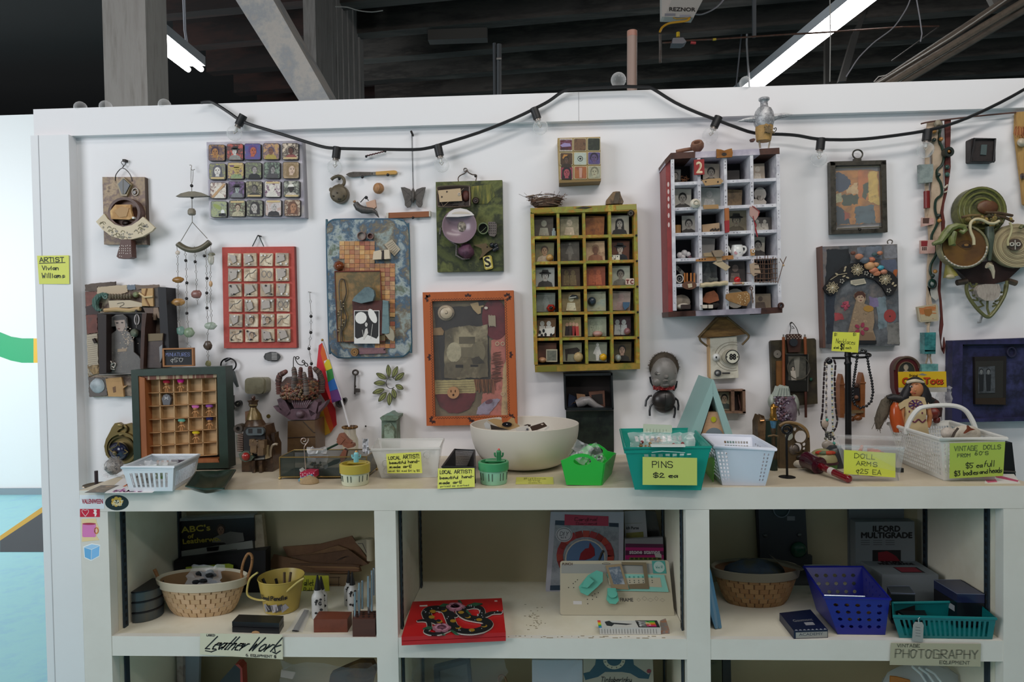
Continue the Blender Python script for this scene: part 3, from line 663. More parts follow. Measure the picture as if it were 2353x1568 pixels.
q=t.part('tag');q.poly('450,785 545,755 555,830 535,848 465,840',.012,.022,N('b08c78 c09a84',30,.7,.1))
q=t.part('pin');q.line('395,785 440,735 455,730 478,768',5,.022,WIRE);q.ball(fE.at(455,736,.02),18*fE.u,F('17171a'),8)
t=T('butterfly_pendant','grey metal butterfly hanging from a long dark chain','butterfly',f=fE);GM=N('45403d 544e4a 363230',60,.55,.3,.1)
q=t.part('wing');q.poly('810,630 850,628 905,650 930,690 925,740 905,755 920,790 905,830 875,840 852,815 850,770 835,720',.008,.013,GM);q.ink([(830,645),(925,730)],4,.0132,F('33302e'));q.ink([(860,800),(925,745)],4,.0132,F('33302e'))
q=t.part('wing');q.poly('1065,628 1030,630 975,650 948,690 950,740 970,755 965,800 990,835 1015,835 1032,800 1030,760 1045,710',.008,.013,GM);q.ink([(1045,645),(950,730)],4,.0132,F('33302e'));q.ink([(1010,800),(950,745)],4,.0132,F('33302e'))
q=t.part('body');q.blob(938,715,22,78,.008,.012,GM,12,4)
q=t.part('chain')
for k in range(46):x0,y0=926+k*.28,92+k*12.4;q.line([(x0-5,y0),(x0,y0-6),(x0+5,y0),(x0+5,y0+7),(x0,y0+12),(x0-5,y0+7)],1.8,.010+.001*(k%2),F('2c2826',.4,.6),4,True)
q=t.part('nail');q.line('935,95 918,55',12,[.0,.016],NAILM,8)
t=T('wooden_ruler_piece','short brown wooden strip with pale ends resting on one pin','wood strip',f=fE)
q=t.part('strip');q.poly('682,892 1100,876 1102,932 850,942 680,948',.003,.012,wood('6a3a22','8a5230'))
for P in('660,895 683,892 682,948 664,948','1100,872 1116,872 1116,928 1101,930'):q=t.part('end_cap');q.poly(P,.002,.014,F('bdb6aa',.4))
q=t.part('pin');q.ball(fE.at(936,944,.012),14*fE.u,F('17171a'),8)
t=T('green_assemblage','mossy green board with lilac dish, tin and letter S tile attached','wall art',f=fE);GRN=N('2f3518 454c22 232a14 5d6230 38401c 7a7a34',9,.6,.25,dist=1.2)
q=t.part('board');q.poly('1170,575 1855,555 1868,1490 1188,1502',0,.018,GRN);q.poly('1535,620 1745,600 1780,720 1700,800 1540,800',.018,.0188,N('8a7a2c 3c441e 6a6a2c a08c3c',24,.6,.2,stretch=(4,1,.5)))
q=t.part('hanging_wire');q.line('1415,600 1400,545 1420,510 1470,485 1490,455 1510,480 1550,500 1590,505 1585,550 1575,600',6,.015,F('5a4c44',.4,.5));q.ring(1475,448,22,20,6,.004,.012,F('77706a',.4,.6));q.ball(fE.at(1580,515,.015),14*fE.u,WIRE,8)
q=t.part('tin');q.rrect(1190,620,1522,830,34,.018,.022,F('2f211c',.6));q.line('1190,660 1215,625 1490,618 1520,650 1522,800 1495,828 1225,832 1192,800',9,.03,N('4c4038 5c5044',20,.4,.1,.5),6,True);q.blob(1480,720,45,60,.02,.01,F('4a2018'))
for k in range(40):q.line([(1320+rnd.uniform(0,150),790+rnd.uniform(-20,30)),(1330+rnd.uniform(0,150),795+rnd.uniform(-20,30))],2.5,.024,F('4c443e'))
q=t.part('card');q.poly('1195,662 1425,640 1442,770 1210,782',.03,.033,F('b39b7c',.6));q.ell(1285,675,8,8,.033,.034,F('2a201a'),8);q.ell(1233,728,8,9,.033,.034,F('2a201a'),8);q.ring(1412,700,14,14,6,.033,.035,F('cfcac2',.3,.5))
q=t.part('wire_triangle');q.line('1180,640 1245,830 1460,640',4,.032,F('8a7a64',.4,.5))
q=t.part('knob');q.blob(1582,768,38,38,.018,.016,F('2c2220',.5));q.ring(1582,768,24,24,6,.03,.034,F('4a3c38'))
q=t.part('dish');c=fE.at(1424,1040,.022);Q=Matrix.Rotation(R(90),3,'X');u=fE.u
q.lathe(c,[(60*u,0),(120*u,.006),(172*u,.018),(176*u,.021),(166*u,.021),(112*u,.009),(50*u,.005),(0,.004)],F('836f78',.25),32,Q)
q=t.part('dish_top','white unglazed part of the dish');q.poly('1275,935 1310,885 1360,855 1424,845 1490,858 1540,888 1568,918 1500,925 1400,935',.0435,.0445,F('cdc6c4',.5));q.ell(1430,905,95,26,.0445,.045,F('bdb2a4'),14,a0=180)
q=t.part('rose_print');q.blob(1440,1035,50,60,.026,.004,N('6c645c a89c8a 4c443e c4b8a8',60,.5,.3),12,4)
q=t.part('cord');q.tube([fE.at(x,y,.026)for x,y in((1215,1115),(1220,1050),(1245,1050),(1265,1130),(1330,1190),(1385,1225),(1380,1330),(1450,1370),(1520,1360))],10*u,N('3a3634 77706c',220,.5,.3),6)
q=t.part('paper_flower');q.blob(1482,1285,82,78,.018,.03,N('4a2c3e 5e3c50 3a2030',50,.6,.5),18,5,0,5,.12)
q=t.part('bottle_neck');q.ring(1658,1052,56,60,10,.018,.035,F('6a7458',.2));q.ell(1658,1052,46,50,.018,.024,F('14180f',.1));q.line('1630,1090 1650,1080 1690,1040',3,.025,F('8a9478'))
q=t.part('thimble_half');q.poly('1712,985 1780,985 1798,1010 1795,1110 1775,1138 1725,1130 1705,1080',.018,.03,F('5d5450',.5))
for k in range(20):q.ell(1725+(k%4)*19,1000+(k//4)*26,5,6,.03,.0305,F('201c1a'),6)
q=t.part('bird_charm');q.poly('1560,1225 1690,1205 1710,1240 1760,1260 1700,1300 1650,1350 1615,1370 1650,1300 1640,1260',.018,.026,F('5c4c34',.5,.3));q.ball(fE.at(1700,1244,.026),8*u,F('15110f'),6)
for x,y in((1750,1225),(1790,1230),(1775,1275),(1800,1260)):q=t.part('bead');q.ball(fE.at(x,y,.026),26*u,F('1b1d22',.3),8)
q=t.part('letter_tile');q.poly('1652,1345 1728,1328 1745,1340 1762,1455 1750,1468 1690,1480 1675,1470',.018,.024,F('a8963c',.5));q.poly('1662,1352 1725,1338 1748,1452 1688,1468',.024,.0246,F('d2c88c'));q.type('S',1678,1452,100,.025,F('1c1a18'),62,-10,bold=4)
fF=Px((940,640,4.357));t=T('stencilled_frame','orange wooden frame with dark leaf stencils around a sepia collage','picture',f=fF);ORG=wood('9c4c22','aa5728',True,20)
O=[(135,140),(1045,120),(1085,1460),(175,1478)];I_=[(228,228),(955,212),(990,1375),(258,1388)]
q=t.part('collage');q.poly(I_,.008,.012,N('4f4638 7a6f56 5d5242 8a7c5c',8,.7,.1,dist=1));e=.0122
q.rpoly('245,290 790,275 810,1010 330,1018',.012,.0135,PT_('2e2a29'));q.rpoly('240,590 325,590 330,1015 250,1020',.012,.013,PT_('3c362e'))
q.ell(860,410,130,205,.012,.014,PT_('5f1f28'),24,-6);q.rpoly('820,625 960,560 988,1370 700,1380 740,1150 820,1150',.012,.0128,PT_('a9685c'));q.rpoly('940,900 975,800 988,1375 925,1375',.0128,.0132,PT_('b39c74'))
q.rpoly('255,1020 660,1010 665,1150 258,1165',.012,.013,PT_('a39668'))
for k in range(5):q.ink([(270,1045+k*24),(650,1034+k*24)],4,.0132,PT_('6a6046'))
q.rpoly('262,1165 670,1148 650,1230 600,1310 500,1350 400,1345 310,1280',.012,.015,PT_('5c1e24'));q.rpoly('690,1290 770,1225 880,1205 915,1215 850,1300 800,1360 670,1365',.013,.0145,PT_('8d8698'));q.ell(800,1235,40,22,.0145,.015,PT_('6a4456'),10,-20)
for k in range(34):q.line([(850+rnd.uniform(-30,20),740+k*9),(905+rnd.uniform(-20,40),735+k*9+rnd.uniform(-14,14))],4,.0145,F(rnd.choice(('6a3828','7a4432','4c2a20'))),4)
for k in range(30):q.line([(650+k*7,1010),(665+k*6.5+rnd.uniform(-16,16),1150+rnd.uniform(-30,10))],3.5,.0142,F(rnd.choice(('6a4028','8a5c3a'))),4)
for x,y in((883,655),(938,655),(938,1158)):q.ring(x,y,22,22,8,.013,.0142,PT_('b9a284'),12)
q=t.part('sepia_photo');q.rpoly('358,520 450,490 600,470 690,485 785,462 790,985 700,1000 600,992 520,1008 350,998',.0135,.0165,N('8a7f64 a3977a 6a604a 4d4536 a3977a',7,.6,.1,dist=1.5));H=PT_('3a352c')
q.ell(450,740,75,100,.0165,.0168,PT_('a39a80'),16);q.ell(690,740,75,110,.0165,.0168,PT_('6f6650'),16);q.rect(500,585,660,655,.0165,.0169,PT_('5a5240'));q.rpoly('365,850 460,830 540,880 500,985 400,990',.0168,.0171,PT_('5f5644'));q.rect(465,865,540,895,.0171,.0174,PT_('201c18'));q.rect(615,865,690,885,.0171,.0174,PT_('201c18'));q.rpoly('620,800 700,780 760,850 640,860',.0168,.0171,PT_('3c362c'));q.rect(520,690,640,790,.0168,.017,PT_('6a614c'))
q=t.part('spiral_button');q.blob(370,345,84,80,.014,.012,F('b5a58e',.4),22,4)
q.line([(368+72*(1-k/40)*math.cos(k*.42),343+68*(1-k/40)*math.sin(k*.42))for k in range(36)],5,[.0205+.005*k/36 for k in range(36)],F('4a4038'),5)
q=t.part('wooden_face_disc');q.ell(442,1145,60,60,.015,.022,F('b0845c',.5),22);D_=F('4a2c1a')
for x in(420,462):q.ell(x,1130,5,14,.022,.0225,D_,8)
q.ell(443,1168,10,12,.022,.0225,D_,8)
q=t.part('torn_figure');q.poly('610,255 680,240 750,235 745,285 720,290 718,350 690,360 640,310',.014,.017,F('a8906a'));q.poly('690,228 750,225 750,265 700,275',.017,.018,F('222024'));q.ell(770,296,18,14,.014,.018,F('cfc6b8'),10)
q=t.part('torn_paper');q.poly('245,500 320,490 350,530 340,568 240,572',.013,.016,N('6a5038 a08258',30,.7,.2));
q=t.part('stitched_patch');
for k in range(12):q.line([(795+k*6,370+rnd.uniform(-6,6)),(800+k*6,480+rnd.uniform(-8,8))],3.5,.016,F('a89c84'),4)
for nm,P in(('frame_rail',[O[0],O[1],I_[1],I_[0]]),('frame_rail',[O[3],I_[3],I_[2],O[2]]),('frame_stile',[O[0],I_[0],I_[3],O[3]]),('frame_stile',[O[1],O[2],I_[2],I_[1]])):
 q=t.part(nm);q.poly(P,0,.026,ORG)
def leafs(q,x,y,angs,L=44):
 for a in angs:c,s=math.cos(R(a)),math.sin(R(a));q.poly([(x+c*8,y+s*8),(x+c*L*.55-s*14,y+s*L*.55+c*14),(x+c*L,y+s*L),(x+c*L*.55+s*14,y+s*L*.55-c*14)],.026,.0264,F('3a1a16'))
q=t.part('stencil')
for x,y,A in((195,200,(-75,-125,180,120,230)),(985,185,(-60,-100,40,0,90,-150)),(590,190,(-90,-140,-40)),(222,790,(180,130,230)),(1000,765,(0,50,-50)),(240,1415,(100,150,200,60,240)),(630,1405,(60,90,130,180)),(1020,1395,(0,-60,-110))):leafs(q,x,y,A)
for(x0,y0),(x1,y1)in zip(I_,I_[1:]+I_[:1]):
 n=int(math.hypot(x1-x0,y1-y0)/13);nx,ny=(y1-y0),-(x1-x0);Ln=math.hypot(nx,ny);nx,ny=nx/Ln*10,ny/Ln*10
 for k in range(n):a=k/n;q.rect(x0+(x1-x0)*a+nx-4+(nx*.7 if k%2 else 0),y0+(y1-y0)*a+ny-4+(ny*.7 if k%2 else 0),x0+(x1-x0)*a+nx+4+(nx*.7 if k%2 else 0),y0+(y1-y0)*a+ny+4+(ny*.7 if k%2 else 0),.026,.0263,F('3a1a16'))
q=t.part('glass');q.poly([(228,228),(955,212),(990,1375),(258,1388)],.0215,.0225,clear('ffffff',.02))
fD=Px((160,620,5.2275));t=T('portrait_assemblage','dark shadowbox assemblage with grey cut-out of a seated woman, far left','wall art',f=fD);COL_=N('6a5a4c 8f8070 4c3a34 a89a84 5c4038',9,.7,.3,dist=1,kind='noise')
q=t.part('backing_board');q.poly('185,265 1060,205 1120,1320 740,1520 235,1530',0,.012,COL_);q.poly('1060,208 1155,212 1195,960 1110,1180',0,.045,F('17161a',.6))
for P,m in(('185,180 320,160 440,155 550,140 552,185 330,215 325,260 188,262',N('4a3e38 6a5c54',30,.8,.3)),('330,205 685,185 695,270 600,300 330,290',F('b5a288')),('690,185 785,180 790,240 700,245',F('66707c')),('785,185 1070,180 1075,215 800,240',F('6c5c50')),('188,262 330,265 335,390 200,450',N('5c342c 7a4a40 a08878',20,.6,.2)),('190,440 390,400 340,540 195,545',F('3a2a28')),('195,545 330,535 335,755 210,770',N('4a2620 6a3a30 3a3434',18,.6,.2)),('205,785 330,765 345,1240 220,1285',F('aa9c88')),('215,1150 350,1140 350,1245 220,1285',N('8a6a44 b0946a',20,.6,.2)),('222,1290 440,1300 450,1510 235,1530',F('5c5450'))):
 q=t.part('collage_scrap');q.rpoly(P,.012,.015,m)
for k in range(16):t.parts[-3].ink([(215+k*.6,815+k*25),(325,800+k*25)],4,.0152,F('7a6f60'))
q=t.part('shell_fragment');q.blob(335,1395,95,92,.014,.007,N('8c969c a6aeb2 787f84',20,.4,.2),14,4,0,3,.05)
q=t.part('map_scrap');q.poly('428,1310 620,1290 640,1400 690,1390 640,1430 650,1528 465,1525',.014,.02,N('a88258 b8925f',20,.7,.2));q.poly('515,1415 550,1400 555,1470 525,1480',.02,.0205,F('6a4a30'))
q=t.part('shadow_box');A='335,522 925,520 900,700 880,1180 890,1262 365,1262'
q.poly(A,.012,.018,F('151112',.7));q.poly('335,522 440,540 440,1240 355,1255',.012,.05,F('221614'));q.poly('870,525 925,522 905,700 885,1180 890,1255 845,1180 860,700',.012,.06,N('33201a 4a3026',20,.6,.2));q.line([(345,522),(925,520)],5,.05,F('6a6460'));q.line([(360,1262),(740,1250)],5,.05,F('8a8480'))
q=t.part('woman_cutout');q.poly('430,640 470,590 520,560 560,540 640,535 685,575 695,680 680,730 720,760 765,860 770,990 830,1040 862,1100 860,1190 740,1245 470,1240 425,1220 430,1080 490,1000 485,900 505,770 560,730 555,680 440,690',.025,.029,N('55514f 625e5b 4c4846',20,.5,.1));q.poly('535,610 660,600 670,680 640,740 590,740 560,700',.029,.0295,N('8f7d74 a4938a',30,.6,.1));q.poly('515,600 540,560 640,545 680,580 685,650 660,600 560,610',.0295,.03,F('454140'));q.ell(570,640,16,9,.0295,.03,F('302826'),8);q.ell(630,636,14,8,.0295,.03,F('302826'),8);q.ell(590,710,16,6,.0295,.03,F('6a4440'),8);q.poly('575,955 680,945 685,980 575,990',.029,.0296,F('94806c'))
for k in range(60):x,y=rnd.gauss(690,40),rnd.gauss(820,70);q.ell(x,y,rnd.uniform(3,12),rnd.uniform(3,9),.029,.0294,F('a89888'),6)
for k in range(40):q.ell(rnd.uniform(450,720),rnd.uniform(980,1210),rnd.uniform(2,7),rnd.uniform(2,5),.029,.0294,F('8f8276'),5)
q=t.part('scroll_charm');q.line('455,1085 480,1120 475,1085 505,1120 495,1150 530,1120 550,1135 530,1180 510,1160 490,1190 540,1200',8,.032,F('c9c1b8',.3,.3))
q=t.part('earring');q.blob(435,665,32,38,.03,.012,F('b39a84',.2),10)
q=t.part('tuning_charm');q.ring(806,600,34,68,14,.03,.036,F('6a6664',.4,.7),18);q.line([(806,540),(806,700)],7,.036,F('77736f',.4,.7));q.ball(fD.at(803,500,.034),20*fD.u,F('2c2826'),8)
q=t.part('pine_cone');q.blob(780,762,55,52,.02,.02,N('4a5244 6a7060 33382f',70,.7,.5),12)
q=t.part('scroll_ornament');P=[(415,330),(430,310),(450,320),(440,345),(405,335),(400,300),(440,285)];q.line(P,10,.026,N('3f5c52 56736a',40,.5,.3));q.tube([fD.at(x,y,.024)for x,y in((460,300),(400,295),(350,320),(315,370),(310,430),(340,480),(385,490))],[a*fD.u for a in(14,24,36,42,36,26,12)],N('3f5c52 56736a 304a42',60,.5,.3,kind='wave',dist=3),8)
q=t.part('beaded_trim')
for k in range(8):q.ball(fD.at(490+k*34,320,.024),24*fD.u,N('4a4038 6c604e 352e2a',40,.4,.3),8,(.8,1,1.4))
q=t.part('green_stone');q.blob(797,300,42,36,.014,.022,F('7c8460',.4))
q=t.part('handwritten_scroll');q.poly('465,372 720,366 800,385 872,400 868,445 700,455 480,470',.014,.03,F('b9aa92'));q.line('420,490 560,480 720,490 850,470',26,.03,F('b0946a',.5),8);q.line('570,410 640,395 650,420 600,450 700,460',2.5,.0305,INK)
q=t.part('wrapped_bundle');q.poly('862,228 998,222 1005,440 870,435',.014,.035,F('b3905f',.6));q.line([(925,225),(900,330),(955,440)],9,.036,F('8a6440'));q.line('835,280 900,330 1000,320',12,.038,F('d0b68c'))
q=t.part('leather_ribbon');q.poly('1005,460 1060,455 1085,560 1150,595 1120,600 1060,580 1040,520 1030,605 1005,605',.03,.038,N('6a5444 8a7462',30,.6,.2));q.poly('880,455 1000,460 1010,560 960,600 930,560',.014,.034,N('4a3a34 66544a',30,.6,.2));q.poly('1000,225 1075,215 1080,450 1010,455',.014,.03,N('3c3734 57504c',30,.6,.2))
q=t.part('dark_side_strip');q.poly('945,770 1120,765 1110,1060 1095,1180 930,1180',.04,.05,N('2c2220 3f3230 4e423a',20,.5,.2));q.poly('940,770 1120,765 1112,850 945,860',.05,.052,F('6f6046'));q.poly('1075,930 1112,900 1110,1050 1085,1120',.05,.053,F('7a7c80',.3))
q=t.part('dowel');q.line('290,830 315,880',20,.02,F('2c201c'),8)
fN=Px((180,820,4.9));t=T('brass_doorbell_plate','ornate brass door plate with dark star dome, beside green display case','door plate',f=fN);BP=brass('7d6c46',.4)
q=t.part('plate');q.poly('355,845 375,800 410,750 450,745 480,765 520,765 570,750 620,790 640,850 690,960 690,1080 640,1180 500,1215 380,1180 310,1110 290,1010 310,930',0,.012,BP);q.ring(480,1030,185,180,26,.012,.02,BP,30);q.ring(480,1040,150,145,16,.012,.018,brass('5e5236'),30)
q=t.part('scroll');q.line('450,770 485,775 490,800 460,815 435,850 470,880 520,860 545,810 515,775',13,.016,BP,8)
q=t.part('dome');q.blob(455,1065,118,108,.012,.03,N('15161f 232840 101014',16,.12,0),22,6);q.line('345,1040 430,1010 450,965 470,1020 555,1075 470,1110 440,1170 420,1110 345,1040',6,.036,BP)
q=t.part('button');q.blob(412,1085,32,30,.036,.014,brass('6a5a3c',.3),12)
fO=Px((500,780,4.48));IRON=N('2e2e2e 454545 222222',60,.4,.2,.6)
t=T('fork_head_charm','oval slotted dark metal plate under the red panel','metal plate',f=fO);q=t.root;q.poly([(473,180),(490,145),(540,130),(590,132),(628,155),(640,180),(625,208),(585,225),(520,224),(485,208)],.002,.008,IRON)
for k in range(5):q.rect(555,142+k*15,612,148+k*15,.008,.0083,F('b9b6b4'),2);q.rect(495,150+k*14,550,155+k*14,.008,.0083,F('6a6a68'))
t=T('key_ring_file','black iron ring with a hanging tapered file blade','ring',f=fO);q=t.part('ring');q.line([(112+78*math.cos(a*.3),262+66*math.sin(a*.3))for a in range(21)],8,.012,F('1c1c1e',.3,.6),8,True);q.line([(78,225),(130,198)],13,.014,F('2a2a2c',.3,.6),8)
q=t.part('file_blade');q.poly('125,318 150,308 170,345 210,490 195,495 150,420',.008,.014,N('3c4242 545a58',40,.4,.2,.5))
t=T('tin_box','small rounded pale green-grey tin fixed to the wall','tin',f=fO);q=t.part('body');q.rrect(282,398,500,562,40,0,.03,N('6f6c58 807c66 605c4c',20,.5,.15));q=t.part('lid');q.rrect(280,400,470,562,36,.03,.038,N('817d68 938e78 706c58',20,.5,.15))
t=T('hinge_hook','little dark hinge plate with a round knob by the green case','hook',f=fO);q=t.part('plate');q.rrect(145,578,165,726,5,0,.006,IRON);q=t.part('knob');q.line([(165,655),(200,665)],12,.012,IRON);q.ring(205,665,30,32,12,.006,.02,IRON,14);q.ball(fO.at(205,665,.016),16*fO.u,F('77756c',.3,.6),8)
nail(525,793,'brass-headed nail sticking out right of the tin box',f=fO,L=.03,r=22,hd=brass('a08a50'));nail(1525,895,'lone nail beside the jar with the rainbow flag',f=fO,L=.02,r=9)
t=T('round_pull','small dark round knob partly behind the rainbow flag pole','knob',f=fO);q=t.root;q.ring(1255,655,44,50,18,.0,.016,N('4a4442 5e5854',30,.4,.2,.4),16);q.ring(1300,630,22,26,10,0,.014,IRON,12)
fP=Px((780,820,5.06))
t=T('skeleton_key','rusty old skeleton key hanging on the wall','key',f=fP);KM=N('33302e 4a4440 28211f',60,.5,.2,.6);t.root.line([(186+30*math.cos(a*.393),184+26*math.sin(a*.393))for a in range(16)],11,.01,KM,8,True);t.root.line([(184,212),(180,300),(178,436)],9,.01,KM,8);t.root.poly('178,370 230,375 232,415 205,415 205,402 195,418 178,415',.006,.014,KM);t.root.line([(172,345),(192,345)],12,.01,KM)
t=T('leaf_wreath','wire wreath of small green glass leaves, right of the key','wreath',f=fP);q=t.part('ring');q.line([(598+55*math.cos(a*.4),305+68*math.sin(a*.4))for a in range(2,15)],4,.012,F('2a2624',.4,.5))
LV=[(578,235,565,95),(618,238,675,115),(648,275,750,190),(655,332,740,375),(620,375,650,485),(585,420,578,565),(545,418,455,520),(520,378,388,425),(535,305,402,308),(545,258,430,195)]
for x0,y0,x1,y1 in LV:
 q=t.part('leaf');dx,dy=x1-x0,y1-y0;L=math.hypot(dx,dy);nx,ny=-dy/L*26,dx/L*26;P=[(x0,y0)]+[(x0+dx*a+nx*s,y0+dy*a+ny*s)for a,s in((.25,.75),(.5,1),(.75,.75))]+[(x1,y1)]+[(x0+dx*a-nx*s,y0+dy*a-ny*s)for a,s in((.75,.75),(.5,1),(.25,.75))]
 q.poly(P,.008,.013,N('6f7348 868a58 5a5e38',40,.3,.1));q.line(P,5,.012,F('22201c',.4,.4),5,True);q.line([(x0+dx*.1,y0+dy*.1),(x0+dx*.9,y0+dy*.9)],3,.0135,F('4a4c2c'))
t=T('verdigris_post','weathered green copper square post cap standing behind the clear basket','ornament',f=Px((780,820,5.06),-.03));VG=N('3f4438 55604e 6a8070 4a4034',20,.6,.3)
q=t.part('shaft');q.poly('490,745 662,742 668,985 658,1230 490,1230',-.02,.02,VG);q.poly('520,800 560,770 595,770 640,830 640,960 520,960',.02,.022,N('6c8474 8a9c8a 55604e 7a6a3c',40,.6,.3))
q=t.part('cap');q.poly('468,712 500,688 688,690 682,722 655,745 490,745',-.025,.03,VG);q.poly('500,688 560,665 580,648 605,648 620,665 670,690',-.02,.02,N('5c7468 74887c',30,.6,.3))
# ------------------------------------------------------------------ wall pieces, right half
fG=Px((1200,290,5.227));fH=Px((1200,570,5.227))
t=T('photo_block','small deep wooden block of nine printed squares above the yellow tray','wall art',f=fG)
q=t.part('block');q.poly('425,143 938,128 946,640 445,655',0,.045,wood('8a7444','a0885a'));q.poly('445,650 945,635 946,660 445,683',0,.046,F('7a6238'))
NB=[('2a1a22','5c2028','7a6a9a'),('4a3628','6b4c34','2c2018'),('26301f','1c221a','384030'),('33281e','4c3420','241c16'),('9aa398','aab2a6','8a9288'),('3a3050','54487a','2a2440'),('6a2c3c','8a3a48','4a2030'),('8a4a28','9a5c30','7a3a3a'),('8a8a74','9c9a84','6a6c58')]
for r in range(3):
 for k in range(3):
  x0,y0=448+k*167+r*4,148+r*168-k*4;c=NB[r*3+k];q=t.part('printed_square');q.rrect(x0,y0,x0+156,y0+156,16,.045,.047,F('b3a684',.5));q.rrect(x0+7,y0+7,x0+149,y0+149,14,.047,.0474,N(c,60,.5,0,dist=1));cx,cy=x0+78,y0+78;i=r*3+k
  if i==0:
   for z in range(11):q.rect(x0+6+z*14,y0,x0+12+z*14,y0+20,.0474,.0478,F('d8d0c8'));q.rect(x0+6+z*14,y0+138,x0+12+z*14,y0+156,.0474,.0478,F('d8d0c8'))
   q.poly([(x0+8,y0+80),(x0+60,y0+52),(x0+130,y0+60),(x0+138,y0+95),(x0+30,y0+104)],.0474,.0478,F('8f80a8'))
  elif i==4:q.ring(cx,cy,32,32,6,.0474,.048,F('2c2c2a'));q.ell(cx,cy,12,12,.0474,.048,F('17171a'))
  elif i in(5,6,8):head(q,cx,cy,52,.0476,{5:'5a4a70',6:'9a4650',8:'a8a488'}[i],{5:'2a2238',6:'241820',8:'77745f'}[i],'3a3038',e=.00012,long=i==6,body=False)
  elif i==7:q.poly([(cx-20,y0+20),(cx+20,y0+20),(cx+14,y0+140),(cx-14,y0+140)],.0474,.0478,F('b08878'))
  elif i==3:q.poly([(cx-50,cy-10),(cx-30,cy-55),(cx+20,cy-50),(cx-30,cy)],.0474,.0478,F('a8763c'));head(q,cx,cy+14,34,.0476,'5a4438','2a201a','332820',e=.00012)
def grid_tray(t,corners,nc,nr,fr,d,mat,inner,bw,backd=.006):
 f=t.f;tl,tr,br,bl=corners
 def g(a,b):return((tl[0]*(1-a)+tr[0]*a)*(1-b)+(bl[0]*(1-a)+br[0]*a)*b,(tl[1]*(1-a)+tr[1]*a)*(1-b)+(bl[1]*(1-a)+br[1]*a)*b)
 q=t.part('back_board');q.poly([g(-.02,-.02),g(1.02,-.02),g(1.02,1.02),g(-.02,1.02)],d-.002,d,inner)
 q.v,q.fc,q.mi=[],[],[]
 P=[f.at(*g(a,b),d)for a,b in((0,0),(1,0),(1,1),(0,1))];k=V((0,1,0))
 q.prism([p+k*(d-backd)for p in P],[p+k*(d-.001)for p in P],inner)
 def bar(nm,a0,b0,a1,b1,w,dd=d,m=mat):
  (x0,y0),(x1,y1)=g(a0,b0),g(a1,b1);L=math.hypot(x1-x0,y1-y0);nx,ny=-(y1-y0)/L*w,(x1-x0)/L*w
  q=t.part(nm);q.poly([(x0+nx,y0+ny),(x1+nx,y1+ny),(x1-nx,y1-ny),(x0-nx,y0-ny)],.001,dd,m);return q
 for i in range(1,nc):bar('divider',i/nc,0,i/nc,1,bw)
 for j in range(1,nr):bar('shelf_strip',0,j/nr,1,j/nr,bw,d-.001)
 for a in((0,0,0,1),(1,0,1,1)):bar('side',*a,fr,d+.002)
 return g,bar
def cellpic(t,g,nc,nr,i,j,d,bd,pic,mat,w=.72,h=.78,dx=0.,dy=.04,nm='photograph',rot=0.):
 q=t.part(nm);f=t.f;(x0,y0),(x1,y1)=g(i/nc,j/nr),g((i+1)/nc,(j+1)/nr);cx,cy=(x0+x1)/2+dx*(x1-x0),(y0+y1)/2+dy*(y1-y0);hw,hh=(x1-x0)*w/2,(y1-y0)*h/2
 off=V((0,1,0))*(d-bd)
 class Sh:
  u,back=f.u,f.back
  def at(s,x,y,e=0.):return f.at(x,y,d)+off-V((0,1,0))*e
 q.f=Sh();q.rect(cx-hw,cy-hh,cx+hw,cy+hh,-.001,0,mat,rot)
 if pic:pic(q,cx,cy,hw,hh)
 return q,cx,cy,hw,hh
YM=N('6a5c18 8f8a2e 7a7a30 9a6a1e a3983c 5c6a28',26,.5,.3);DK=F('12100e',.8)
t=T('yellow_type_tray','mustard and green painted compartment tray with twenty-four small pictures','wall art',f=fG);D1=.042
def h2g(x,y):return(x,y+(570-290)*5.227)
cor=[(118,1035),(1358,1005),h2g(1392,1385),h2g(165,1405)]
g,bar=grid_tray(t,cor,4,6,22,D1,YM,DK,17)
q=t.part('top_rail');q.poly('95,985 1372,935 1375,1015 105,1052',.001,D1+.002,YM);q.poly('110,1005 350,992 355,1030 112,1045',D1+.002,D1+.0028,F('8a7a24',.4));q.poly('1125,955 1368,940 1368,1000 1130,1008',D1+.002,D1+.0028,F('8f8a44',.4));q.poly('640,985 730,965 840,972 760,995',D1+.002,D1+.003,F('2c2416'))
q=t.part('bottom_rail');q.poly([h2g(150,1415),h2g(1415,1385),h2g(1415,1455),h2g(155,1495)],.001,D1+.002,N('8a5f22 7a6a24 9a7a30 6a6a28',16,.5,.3));q.poly([h2g(180,1428),h2g(410,1418),h2g(415,1480),h2g(185,1490)],D1+.002,D1+.0028,F('6f6a24',.5))
for j in range(1,6):q=t.part('side_hook');x,y=g(1,j/6);q.ball(fG.at(x+8,y,D1+.004),13*fG.u,NAILM,6)
q=t.part('round_knob');q.blob(1305,1048,46,44,D1,.012,F('2a2622',.4));q.ring(1305,1048,24,24,7,D1+.01,D1+.014,F('5a544c',.4))
def Hd(**k):return lambda q,x,y,w,h:head(q,x,y-h*.1,h*.42,.0001,e=.00015,**k)
